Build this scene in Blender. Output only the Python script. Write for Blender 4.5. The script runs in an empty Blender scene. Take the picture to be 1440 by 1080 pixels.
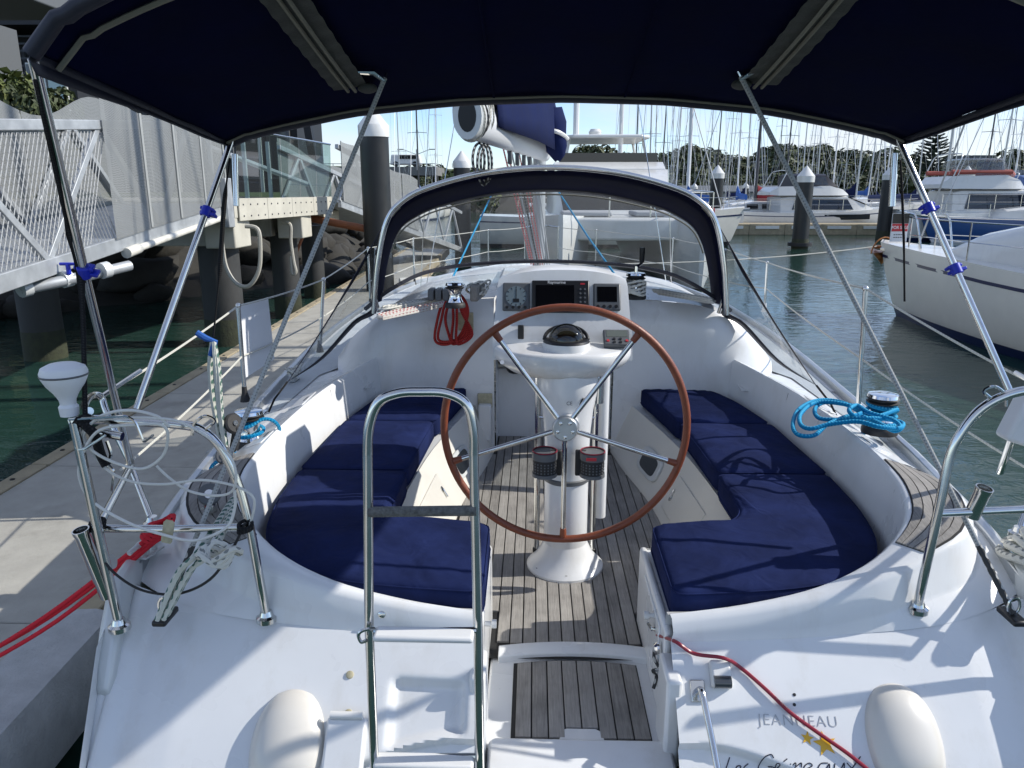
import bpy, bmesh, math, random
from mathutils import Vector, Matrix, noise
R = math.radians
SC = bpy.context.scene
COL = SC.collection
random.seed(7)

# ------------------------------------------------------------------ camera
FPX, PITCH, YAW = 1060.0, R(14.3), R(1.62)
CAM = (-0.14, 0.0, 2.355)
cd = bpy.data.cameras.new('camera')
cam = bpy.data.objects.new('camera', cd)
COL.objects.link(cam)
cam.location = CAM
cam.rotation_euler = (R(90) - PITCH, 0, YAW)
cd.sensor_width = 36
cd.lens = FPX / 1440 * 36
cd.clip_start = 0.05
cd.clip_end = 3000
SC.camera = cam

# ------------------------------------------------------------------ light
SUN_EL, SUN_AZ = R(36), R(6)          # azimuth measured from +X towards +Y
sdir = Vector((math.cos(SUN_EL) * math.cos(SUN_AZ), math.cos(SUN_EL) * math.sin(SUN_AZ), math.sin(SUN_EL)))
sl = bpy.data.lights.new('sun', 'SUN')
sl.energy = 4.0
sl.angle = R(0.53)
sl.color = (1.0, 0.955, 0.88)
so = bpy.data.objects.new('sun', sl)
COL.objects.link(so)
so.rotation_euler = (-sdir).to_track_quat('-Z', 'Y').to_euler()
W = bpy.data.worlds.new('World')
SC.world = W
W.use_nodes = True
nt = W.node_tree
nt.nodes.clear()
def N(t, typ, **kw):
    n = t.nodes.new(typ)
    for k, v in kw.items():
        setattr(n, k, v)
    return n
def setin(n, **kw):
    for k, v in kw.items():
        n.inputs[k].default_value = v
out = N(nt, 'ShaderNodeOutputWorld')
bg = N(nt, 'ShaderNodeBackground')
sky = N(nt, 'ShaderNodeTexSky', sky_type='NISHITA', sun_disc=False, sun_elevation=SUN_EL, sun_rotation=R(90) - SUN_AZ, altitude=0, air_density=0.9, dust_density=0.1, ozone_density=2.5)
tc = N(nt, 'ShaderNodeTexCoord')
mp = N(nt, 'ShaderNodeMapping')
mp.inputs['Scale'].default_value = (2.2, 2.2, 6.5)
n1 = N(nt, 'ShaderNodeTexNoise')
setin(n1, Scale=1.5, Detail=8.0, Roughness=0.58)
cr = N(nt, 'ShaderNodeValToRGB')
cr.color_ramp.elements[0].position = 0.40
cr.color_ramp.elements[1].position = 0.66
mx = N(nt, 'ShaderNodeMix', data_type='RGBA')
mx.inputs[7].default_value = (4.9, 5.0, 5.2, 1)
mul = N(nt, 'ShaderNodeMath', operation='MULTIPLY')
mul.inputs[1].default_value = 0.8
nt.links.new(tc.outputs['Generated'], mp.inputs[0])
nt.links.new(mp.outputs[0], n1.inputs['Vector'])
nt.links.new(n1.outputs[0], cr.inputs[0])
nt.links.new(cr.outputs[0], mul.inputs[0])
nt.links.new(mul.outputs[0], mx.inputs[0])
tint = N(nt, 'ShaderNodeVectorMath', operation='MULTIPLY')
tint.inputs[1].default_value = (0.88, 0.95, 1.09)
nt.links.new(sky.outputs[0], tint.inputs[0])
nt.links.new(tint.outputs[0], mx.inputs[6])
nt.links.new(mx.outputs[2], bg.inputs[0])
bg.inputs[1].default_value = 0.145
nt.links.new(bg.outputs[0], out.inputs[0])
SC.view_settings.view_transform = 'Standard'
SC.view_settings.look = 'None'
SC.view_settings.exposure = 0.36
SC.view_settings.gamma = 1.0
SC.view_settings.use_curve_mapping = False

# ------------------------------------------------------------------ measuring helpers
def ray(px, py):
    a, b = (px - 720) / FPX, (540 - py) / FPX
    f = math.cos(PITCH) + b * math.sin(PITCH)
    u = -math.sin(PITCH) + b * math.cos(PITCH)
    return Vector((a * math.cos(YAW) - f * math.sin(YAW), a * math.sin(YAW) + f * math.cos(YAW), u))
def PY(px, py, y):
    d = ray(px, py)
    return Vector(CAM) + d * ((y - CAM[1]) / d.y)
def PZ(px, py, z):
    d = ray(px, py)
    return Vector(CAM) + d * ((z - CAM[2]) / d.z)

# ------------------------------------------------------------------ materials
MATS = {}
def grime(m, tone, amount, scale):
    t = m.node_tree
    p = t.nodes['Principled BSDF']
    src = p.inputs['Base Color'].links[0].from_socket
    co = t.nodes['Texture Coordinate']
    mp = N(t, 'ShaderNodeMapping'); mp.inputs['Scale'].default_value = (scale, scale * .8, scale * .35)
    nz = N(t, 'ShaderNodeTexNoise'); setin(nz, Scale=3.0, Detail=9.0, Roughness=0.68)
    r = N(t, 'ShaderNodeMapRange'); setin(r, **{'From Min': 0.52, 'From Max': 0.78, 'To Min': 0.0, 'To Max': amount})
    mx = N(t, 'ShaderNodeMix', data_type='RGBA'); mx.inputs[7].default_value = (*tone, 1)
    t.links.new(co.outputs['Object'], mp.inputs[0]); t.links.new(mp.outputs[0], nz.inputs['Vector'])
    t.links.new(nz.outputs[0], r.inputs[0]); t.links.new(r.outputs[0], mx.inputs[0])
    t.links.new(src, mx.inputs[6]); t.links.new(mx.outputs[2], p.inputs['Base Color'])
def pmat(name, col, rough=0.5, metal=0.0, spec=0.5, coat=0.0, bump=0.0, bscale=60.0, var=0.0, vscale=4.0, emit=None, detail=4.0, wear=None, aniso=None):
    m = bpy.data.materials.new(name)
    m.use_nodes = True
    t = m.node_tree
    p = t.nodes['Principled BSDF']
    p.inputs['Base Color'].default_value = (*col, 1)
    p.inputs['Roughness'].default_value = rough
    p.inputs['Metallic'].default_value = metal
    p.inputs['Specular IOR Level'].default_value = spec
    p.inputs['Coat Weight'].default_value = coat
    p.inputs['Coat Roughness'].default_value = 0.08
    co = N(t, 'ShaderNodeTexCoord')
    if var > 0:
        nz = N(t, 'ShaderNodeTexNoise')
        setin(nz, Scale=vscale, Detail=detail, Roughness=0.6)
        t.links.new(co.outputs['Object'], nz.inputs['Vector'])
        mr = N(t, 'ShaderNodeMapRange')
        setin(mr, **{'From Min': 0.3, 'From Max': 0.7, 'To Min': 1 - var, 'To Max': 1 + var})
        t.links.new(nz.outputs[0], mr.inputs[0])
        vm = N(t, 'ShaderNodeVectorMath', operation='SCALE')
        vm.inputs[0].default_value = col
        t.links.new(mr.outputs[0], vm.inputs['Scale'])
        t.links.new(vm.outputs[0], p.inputs['Base Color'])
        mr2 = N(t, 'ShaderNodeMapRange')
        setin(mr2, **{'From Min': 0.3, 'From Max': 0.7, 'To Min': max(0, rough - var * 0.35), 'To Max': min(1, rough + var * 0.45)})
        t.links.new(nz.outputs[0], mr2.inputs[0])
        t.links.new(mr2.outputs[0], p.inputs['Roughness'])
    if bump > 0:
        nb = N(t, 'ShaderNodeTexNoise')
        setin(nb, Scale=bscale, Detail=3.0, Roughness=0.6)
        t.links.new(co.outputs['Object'], nb.inputs['Vector'])
        bp = N(t, 'ShaderNodeBump')
        setin(bp, Strength=bump, Distance=0.01)
        t.links.new(nb.outputs[0], bp.inputs['Height'])
        t.links.new(bp.outputs[0], p.inputs['Normal'])
    if emit:
        p.inputs['Emission Color'].default_value = (*emit, 1)
        p.inputs['Emission Strength'].default_value = 1
    MATS[name] = m
    return m

pmat('gelcoat', (0.70, 0.71, 0.71), 0.28, coat=0.25, var=0.045, vscale=2.2, bump=0.012, bscale=9)
grime(MATS['gelcoat'], (0.42, 0.38, 0.30), 0.30, 2.2)
pmat('gelcoat_warm', (0.66, 0.64, 0.58), 0.3, coat=0.2, var=0.04, vscale=3)
pmat('nonskid', (0.62, 0.64, 0.63), 0.6, bump=0.5, bscale=420, var=0.05)
pmat('side_deck', (0.42, 0.46, 0.48), 0.55, bump=0.4, bscale=380, var=0.07, vscale=6)
pmat('white_plastic', (0.68, 0.68, 0.66), 0.35, var=0.04)
pmat('steel', (0.62, 0.62, 0.60), 0.13, metal=1.0, var=0.08, vscale=12)
pmat('chrome', (0.75, 0.75, 0.74), 0.07, metal=1.0)
pmat('alu', (0.52, 0.54, 0.55), 0.38, metal=0.85, var=0.1, vscale=5, bump=0.03, bscale=40)
pmat('alu_paint', (0.60, 0.62, 0.61), 0.4, metal=0.15, var=0.07, vscale=3)
pmat('mast_alu', (0.44, 0.45, 0.45), 0.35, metal=0.4)
pmat('mast_white', (0.68, 0.69, 0.69), 0.4)
pmat('mast_dark', (0.05, 0.05, 0.055), 0.45)
pmat('mesh_wire', (0.34, 0.35, 0.35), 0.6)
pmat('panel_rib', (0.30, 0.31, 0.30), 0.5, var=0.1)
pmat('weed', (0.035, 0.04, 0.022), 0.9, bump=0.8, bscale=30, var=0.4, vscale=12)
pmat('galv', (0.40, 0.42, 0.43), 0.5, metal=0.45, var=0.16, vscale=6)
pmat('black', (0.008, 0.008, 0.009), 0.4)
pmat('black_gloss', (0.004, 0.004, 0.005), 0.12)
pmat('rubber', (0.015, 0.015, 0.016), 0.6, bump=0.05)
pmat('grey_plastic', (0.10, 0.105, 0.11), 0.45)
pmat('dial', (0.15, 0.19, 0.21), 0.3)
pmat('lcd', (0.10, 0.115, 0.10), 0.2)
pmat('red_plastic', (0.45, 0.03, 0.04), 0.35)
pmat('dark_red', (0.24, 0.012, 0.03), 0.35)
pmat('red_canvas', (0.22, 0.015, 0.025), 0.85, var=0.15)
pmat('navy_canvas', (0.0024, 0.0038, 0.024), 0.95, spec=0.06, bump=0.12, bscale=30, var=0.2, vscale=5)
pmat('navy_trim', (0.010, 0.011, 0.022), 0.5, bump=0.1, bscale=30)
pmat('grey_web', (0.055, 0.058, 0.052), 0.8, bump=0.3, bscale=150, var=0.35, vscale=25)
pmat('grey_grip', (0.16, 0.16, 0.15), 0.7, bump=1.0, bscale=260, var=0.4, vscale=90)
pmat('stitch', (0.20, 0.19, 0.15), 0.85)
pmat('blue_clip', (0.005, 0.02, 0.42), 0.35)
pmat('sail_cover', (0.008, 0.014, 0.058), 0.9, spec=0.1, var=0.15, vscale=5)
pmat('leather', (0.20, 0.052, 0.022), 0.42, bump=0.15, bscale=140, var=0.15, vscale=15)
pmat('caulk', (0.012, 0.012, 0.012), 0.7)
pmat('concrete', (0.35, 0.338, 0.298), 0.9, bump=0.25, bscale=30, var=0.12, vscale=5, detail=8)
pmat('concrete_pale', (0.46, 0.44, 0.37), 0.85, bump=0.15, bscale=20, var=0.12, vscale=3, detail=8)
pmat('timber', (0.32, 0.27, 0.18), 0.85, bump=0.3, bscale=20, var=0.2, vscale=6)
pmat('fender_carpet', (0.40, 0.405, 0.40), 0.95, bump=0.5, bscale=70, var=0.14, vscale=8, detail=8)
grime(MATS['concrete'], (0.13, 0.12, 0.10), 0.55, 0.9)
pmat('pile_black', (0.013, 0.014, 0.014), 0.45, var=0.3, vscale=3, bump=0.05, bscale=20)
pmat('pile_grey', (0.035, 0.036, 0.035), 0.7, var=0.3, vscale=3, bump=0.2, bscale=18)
pmat('pipe_white', (0.62, 0.60, 0.53), 0.45, var=0.08)
pmat('pipe_rust', (0.22, 0.075, 0.03), 0.7, var=0.2)
pmat('hose', (0.40, 0.38, 0.32), 0.5)
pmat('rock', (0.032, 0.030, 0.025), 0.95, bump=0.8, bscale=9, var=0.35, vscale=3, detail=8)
pmat('bronze', (0.35, 0.15, 0.06), 0.3, metal=1.0, var=0.2, vscale=12)
pmat('hull_white', (0.66, 0.66, 0.63), 0.25, coat=0.3, var=0.02)
pmat('hull_cream', (0.70, 0.68, 0.61), 0.3, coat=0.2, var=0.03)
grime(MATS['hull_white'], (0.36, 0.33, 0.26), 0.35, 1.0)
pmat('hull_blue', (0.02, 0.07, 0.22), 0.25, coat=0.3)
pmat('stripe_navy', (0.010, 0.018, 0.07), 0.3)
pmat('tinted', (0.010, 0.012, 0.014), 0.06, spec=0.8)
pmat('smoked', (0.05, 0.055, 0.06), 0.1, spec=0.8)
pmat('light_blue_canvas', (0.10, 0.16, 0.34), 0.8)
pmat('blue_cover', (0.02, 0.10, 0.36), 0.8)
pmat('building_dark', (0.012, 0.013, 0.016), 0.55)
pmat('building_grey', (0.10, 0.11, 0.12), 0.8)
pmat('building_pale', (0.40, 0.40, 0.38), 0.8, var=0.08)
pmat('road_concrete', (0.17, 0.17, 0.16), 0.9, var=0.1)
pmat('roof_red', (0.30, 0.06, 0.045), 0.7)
pmat('bark', (0.055, 0.042, 0.03), 0.95, bump=0.6, bscale=14, var=0.2)
pmat('ground_green', (0.05, 0.065, 0.025), 0.95, var=0.3, vscale=0.1)
pmat('yellow', (0.75, 0.42, 0.02), 0.4)
pmat('ink', (0.012, 0.012, 0.03), 0.4)
pmat('silver_ink', (0.42, 0.43, 0.44), 0.35, metal=0.2)
pmat('white_ink', (0.75, 0.75, 0.75), 0.5)
pmat('sign_white', (0.72, 0.73, 0.74), 0.4)
pmat('sign_red', (0.50, 0.02, 0.03), 0.4)
pmat('sign_shop', (0.02, 0.018, 0.012), 0.4)
pmat('mat_brown', (0.38, 0.25, 0.09), 0.7)
pmat('tan_tag', (0.42, 0.38, 0.25), 0.6, var=0.2, vscale=40)
pmat('cream_fairing', (0.64, 0.61, 0.55), 0.3, coat=0.3, var=0.03)
pmat('cushion_grey', (0.36, 0.37, 0.38), 0.8)
pmat('cable_white', (0.66, 0.65, 0.60), 0.4)

def leafmat(name, c1, c2):
    m = bpy.data.materials.new(name)
    m.use_nodes = True
    t = m.node_tree
    p = t.nodes['Principled BSDF']
    setin(p, Roughness=0.6)
    p.inputs['Specular IOR Level'].default_value = 0.3
    g = N(t, 'ShaderNodeNewGeometry')
    r = N(t, 'ShaderNodeValToRGB')
    r.color_ramp.elements[0].color = (*c1, 1)
    r.color_ramp.elements[1].color = (*c2, 1)
    t.links.new(g.outputs['Random Per Island'], r.inputs[0])
    t.links.new(r.outputs[0], p.inputs['Base Color'])
    MATS[name] = m
leafmat('leaf_dark', (0.022, 0.032, 0.013), (0.075, 0.092, 0.034))
leafmat('leaf_mid', (0.035, 0.055, 0.016), (0.13, 0.15, 0.045))
leafmat('leaf_pine', (0.015, 0.026, 0.018), (0.040, 0.055, 0.034))

def cushion_mat():
    m = pmat('cushion', (0.0125, 0.0195, 0.068), 0.95, spec=0.06, var=0.32, vscale=5, detail=8)
    t = m.node_tree
    p = t.nodes['Principled BSDF']
    p.inputs['Sheen Weight'].default_value = 0.0
    co = t.nodes['Texture Coordinate']
    a = N(t, 'ShaderNodeTexNoise')
    setin(a, Scale=7.0, Detail=2.0, Distortion=1.2)
    b = N(t, 'ShaderNodeTexNoise')
    setin(b, Scale=500.0, Detail=1.0)
    ad = N(t, 'ShaderNodeMath', operation='MULTIPLY_ADD')
    ad.inputs[1].default_value = 0.05
    for q in (a, b):
        t.links.new(co.outputs['Object'], q.inputs['Vector'])
    t.links.new(b.outputs[0], ad.inputs[0])
    t.links.new(a.outputs[0], ad.inputs[2])
    bp = N(t, 'ShaderNodeBump')
    setin(bp, Strength=0.34, Distance=0.03)
    t.links.new(ad.outputs[0], bp.inputs['Height'])
    t.links.new(bp.outputs[0], p.inputs['Normal'])
cushion_mat()

def teak_mat():
    m = bpy.data.materials.new('teak')
    m.use_nodes = True
    t = m.node_tree
    p = t.nodes['Principled BSDF']
    setin(p, Roughness=0.75)
    p.inputs['Specular IOR Level'].default_value = 0.25
    co = N(t, 'ShaderNodeTexCoord')
    oi = N(t, 'ShaderNodeObjectInfo')
    ad = N(t, 'ShaderNodeVectorMath', operation='ADD')
    mp = N(t, 'ShaderNodeMapping')
    mp.inputs['Scale'].default_value = (60, 3.0, 60)
    t.links.new(co.outputs['Object'], ad.inputs[0])
    t.links.new(oi.outputs['Random'], ad.inputs[1])
    t.links.new(ad.outputs[0], mp.inputs[0])
    g = N(t, 'ShaderNodeTexNoise')
    setin(g, Scale=3.0, Detail=6.0, Roughness=0.65)
    t.links.new(mp.outputs[0], g.inputs['Vector'])
    d = N(t, 'ShaderNodeTexNoise')
    setin(d, Scale=6.0, Detail=5.0, Roughness=0.6)
    t.links.new(ad.outputs[0], d.inputs['Vector'])
    r = N(t, 'ShaderNodeValToRGB')
    r.color_ramp.elements[0].color = (0.14, 0.132, 0.122, 1)
    r.color_ramp.elements[1].color = (0.39, 0.37, 0.34, 1)
    r.color_ramp.elements[0].position = 0.28
    r.color_ramp.elements[1].position = 0.72
    mx = N(t, 'ShaderNodeMath', operation='MULTIPLY_ADD')
    mx.inputs[1].default_value = 0.45
    t.links.new(d.outputs[0], mx.inputs[0])
    sc = N(t, 'ShaderNodeMath', operation='MULTIPLY_ADD')
    sc.inputs[1].default_value = 0.55
    t.links.new(g.outputs[0], sc.inputs[0])
    rr = N(t, 'ShaderNodeMapRange')
    setin(rr, **{'To Min': -0.07, 'To Max': 0.07})
    t.links.new(oi.outputs['Random'], rr.inputs[0])
    t.links.new(rr.outputs[0], sc.inputs[2])
    t.links.new(sc.outputs[0], mx.inputs[2])
    t.links.new(mx.outputs[0], r.inputs[0])
    t.links.new(r.outputs[0], p.inputs['Base Color'])
    bp = N(t, 'ShaderNodeBump')
    setin(bp, Strength=0.35, Distance=0.004)
    t.links.new(g.outputs[0], bp.inputs['Height'])
    t.links.new(bp.outputs[0], p.inputs['Normal'])
    MATS['teak'] = m
teak_mat()

def rope_mat(name, c1, c2, thr=0.5, fu=2, fv=90.0):
    """braided rope: flecks that wind round the line; u runs round it, v is metres along it"""
    m = bpy.data.materials.new(name)
    m.use_nodes = True
    t = m.node_tree
    p = t.nodes['Principled BSDF']
    setin(p, Roughness=0.85)
    p.inputs['Specular IOR Level'].default_value = 0.2
    uv = N(t, 'ShaderNodeUVMap')
    sp = N(t, 'ShaderNodeSeparateXYZ')
    t.links.new(uv.outputs[0], sp.inputs[0])
    def wave(sgn):
        a = N(t, 'ShaderNodeMath', operation='MULTIPLY'); a.inputs[1].default_value = 2 * math.pi * fu * sgn
        b = N(t, 'ShaderNodeMath', operation='MULTIPLY_ADD'); b.inputs[1].default_value = 2 * math.pi * fv
        s = N(t, 'ShaderNodeMath', operation='SINE')
        t.links.new(sp.outputs[0], a.inputs[0]); t.links.new(sp.outputs[1], b.inputs[0])
        t.links.new(a.outputs[0], b.inputs[2]); t.links.new(b.outputs[0], s.inputs[0])
        return s
    w1, w2 = wave(1), wave(-1)
    mm = N(t, 'ShaderNodeMath', operation='MULTIPLY')
    t.links.new(w1.outputs[0], mm.inputs[0]); t.links.new(w2.outputs[0], mm.inputs[1])
    st = N(t, 'ShaderNodeMath', operation='GREATER_THAN'); st.inputs[1].default_value = thr
    t.links.new(mm.outputs[0], st.inputs[0])
    mx = N(t, 'ShaderNodeMix', data_type='RGBA')
    mx.inputs[6].default_value = (*c1, 1); mx.inputs[7].default_value = (*c2, 1)
    t.links.new(st.outputs[0], mx.inputs[0])
    t.links.new(mx.outputs[2], p.inputs['Base Color'])
    bp = N(t, 'ShaderNodeBump'); setin(bp, Strength=0.5, Distance=0.002)
    t.links.new(mm.outputs[0], bp.inputs['Height'])
    t.links.new(bp.outputs[0], p.inputs['Normal'])
    MATS[name] = m
rope_mat('rope_white', (0.60, 0.59, 0.53), (0.22, 0.23, 0.22), 0.5, 1, 16)
rope_mat('rope_green', (0.56, 0.57, 0.51), (0.08, 0.16, 0.13), 0.4, 1, 13)
rope_mat('rope_red', (0.40, 0.035, 0.03), (0.20, 0.012, 0.012), 0.3, 1, 40)
rope_mat('rope_bright_red', (0.62, 0.030, 0.045), (0.03, 0.01, 0.01), 0.86, 1, 14)
rope_mat('rope_speckle', (0.52, 0.50, 0.46), (0.32, 0.07, 0.07), 0.45, 1, 16)
rope_mat('rope_pink', (0.52, 0.10, 0.10), (0.55, 0.45, 0.4), 0.4, 2, 18)
rope_mat('rope_blue', (0.0, 0.19, 0.40), (0.06, 0.38, 0.58), 0.3, 1, 36)
rope_mat('rope_grey', (0.42, 0.43, 0.42), (0.25, 0.26, 0.26), 0.45, 2, 45)
rope_mat('rope_black', (0.012, 0.012, 0.013), (0.03, 0.03, 0.03), 0.5, 2, 60)
rope_mat('rope_dark', (0.06, 0.06, 0.06), (0.42, 0.42, 0.40), 0.35, 1, 14)
rope_mat('rope_yellow', (0.50, 0.34, 0.10), (0.25, 0.16, 0.04), 0.5, 2, 30)
rope_mat('rope_plain', (0.55, 0.54, 0.48), (0.42, 0.41, 0.36), 0.3, 1, 30)

def clear_mat(name, tint, refl=0.12, haze=0.06, wob=0.0, rough=0.03):
    m = bpy.data.materials.new(name)
    m.use_nodes = True
    t = m.node_tree
    t.nodes.clear()
    o = N(t, 'ShaderNodeOutputMaterial')
    tr = N(t, 'ShaderNodeBsdfTransparent'); tr.inputs[0].default_value = (*tint, 1)
    gl = N(t, 'ShaderNodeBsdfGlossy'); gl.inputs['Roughness'].default_value = rough
    df = N(t, 'ShaderNodeBsdfDiffuse'); df.inputs[0].default_value = (0.6, 0.62, 0.62, 1)
    fr = N(t, 'ShaderNodeLayerWeight'); fr.inputs[0].default_value = 0.5
    pw = N(t, 'ShaderNodeMath', operation='POWER'); pw.inputs[1].default_value = 4.0
    ad = N(t, 'ShaderNodeMath', operation='MULTIPLY_ADD'); ad.inputs[1].default_value = 0.6; ad.inputs[2].default_value = refl + .02
    t.links.new(fr.outputs['Facing'], pw.inputs[0]); t.links.new(pw.outputs[0], ad.inputs[0])
    m1 = N(t, 'ShaderNodeMixShader'); m1.inputs[0].default_value = haze
    m2 = N(t, 'ShaderNodeMixShader')
    t.links.new(tr.outputs[0], m1.inputs[1]); t.links.new(df.outputs[0], m1.inputs[2])
    t.links.new(ad.outputs[0], m2.inputs[0]); t.links.new(m1.outputs[0], m2.inputs[1]); t.links.new(gl.outputs[0], m2.inputs[2])
    t.links.new(m2.outputs[0], o.inputs[0])
    if wob > 0:
        co = N(t, 'ShaderNodeTexCoord')
        nz = N(t, 'ShaderNodeTexNoise'); setin(nz, Scale=2.6, Detail=2.0, Distortion=1.5)
        t.links.new(co.outputs['Object'], nz.inputs['Vector'])
        bp = N(t, 'ShaderNodeBump'); setin(bp, Strength=wob, Distance=0.12)
        t.links.new(nz.outputs[0], bp.inputs['Height'])
        t.links.new(bp.outputs[0], gl.inputs['Normal'])
    MATS[name] = m
clear_mat('clear_vinyl', (0.84, 0.86, 0.87), 0.03, 0.03, 0.3, 0.05)
clear_mat('wing_vinyl', (0.74, 0.77, 0.78), 0.05, 0.06, 0.22, 0.06)
clear_mat('balustrade_glass', (0.50, 0.66, 0.64), 0.16, 0.02)
clear_mat('dome_glass', (0.28, 0.27, 0.22), 0.05, 0.0)
clear_mat('smoke_vinyl', (0.35, 0.37, 0.42), 0.06, 0.05, 0.4)

def perforated(name, col, period, fac):
    m = pmat(name, col, 0.5, metal=0.3, var=0.07, vscale=1.5)
    t = m.node_tree
    p = t.nodes['Principled BSDF']
    o = t.nodes['Material Output']
    co = t.nodes['Texture Coordinate']
    mp = N(t, 'ShaderNodeMapping'); mp.inputs['Scale'].default_value = (1 / period,) * 3
    t.links.new(co.outputs['UV'], mp.inputs[0])
    fr = N(t, 'ShaderNodeVectorMath', operation='FRACTION')
    t.links.new(mp.outputs[0], fr.inputs[0])
    sb = N(t, 'ShaderNodeVectorMath', operation='SUBTRACT'); sb.inputs[1].default_value = (0.5, 0.5, 0)
    t.links.new(fr.outputs[0], sb.inputs[0])
    ml = N(t, 'ShaderNodeVectorMath', operation='MULTIPLY'); ml.inputs[1].default_value = (1, 1, 0)
    t.links.new(sb.outputs[0], ml.inputs[0])
    ln = N(t, 'ShaderNodeVectorMath', operation='LENGTH')
    t.links.new(ml.outputs[0], ln.inputs[0])
    lt = N(t, 'ShaderNodeMath', operation='LESS_THAN'); lt.inputs[1].default_value = fac
    t.links.new(ln.outputs['Value'], lt.inputs[0])
    tr = N(t, 'ShaderNodeBsdfTransparent')
    mx = N(t, 'ShaderNodeMixShader')
    t.links.new(lt.outputs[0], mx.inputs[0]); t.links.new(p.outputs[0], mx.inputs[1]); t.links.new(tr.outputs[0], mx.inputs[2])
    t.links.new(mx.outputs[0], o.inputs[0])
perforated('perforated_sheet', (0.26, 0.268, 0.262), 0.016, 0.22)
perforated('white_perforated', (0.60, 0.62, 0.61), 0.03, 0.26)

def water_mat():
    m = bpy.data.materials.new('water')
    m.use_nodes = True
    t = m.node_tree
    p = t.nodes['Principled BSDF']
    p.inputs['Base Color'].default_value = (0.016, 0.044, 0.035, 1)
    setin(p, Roughness=0.04, IOR=1.33)
    p.inputs['Specular IOR Level'].default_value = 0.5
    g = N(t, 'ShaderNodeNewGeometry')
    mp = N(t, 'ShaderNodeMapping'); mp.inputs['Scale'].default_value = (0.8, 1.35, 1)
    t.links.new(g.outputs['Position'], mp.inputs[0])
    a = N(t, 'ShaderNodeTexNoise'); setin(a, Scale=3.4, Detail=4.0, Roughness=0.55, Distortion=0.4)
    b = N(t, 'ShaderNodeTexNoise'); setin(b, Scale=0.5, Detail=2.0)
    for q in (a, b):
        t.links.new(mp.outputs[0], q.inputs['Vector'])
    c = N(t, 'ShaderNodeTexNoise'); setin(c, Scale=0.16, Detail=3.0)
    t.links.new(g.outputs['Position'], c.inputs['Vector'])
    cm = N(t, 'ShaderNodeMapRange'); setin(cm, **{'From Min': 0.35, 'From Max': 0.65, 'To Min': 0.25, 'To Max': 1.25})
    t.links.new(c.outputs[0], cm.inputs[0])
    am = N(t, 'ShaderNodeMath', operation='MULTIPLY')
    t.links.new(a.outputs[0], am.inputs[0]); t.links.new(cm.outputs[0], am.inputs[1])
    ad = N(t, 'ShaderNodeMath', operation='MULTIPLY_ADD'); ad.inputs[1].default_value = 1.0
    t.links.new(b.outputs[0], ad.inputs[0]); t.links.new(am.outputs[0], ad.inputs[2])
    bp = N(t, 'ShaderNodeBump'); setin(bp, Strength=0.22, Distance=0.10)
    t.links.new(ad.outputs[0], bp.inputs['Height'])
    t.links.new(bp.outputs[0], p.inputs['Normal'])
    MATS['water'] = m
water_mat()

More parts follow.
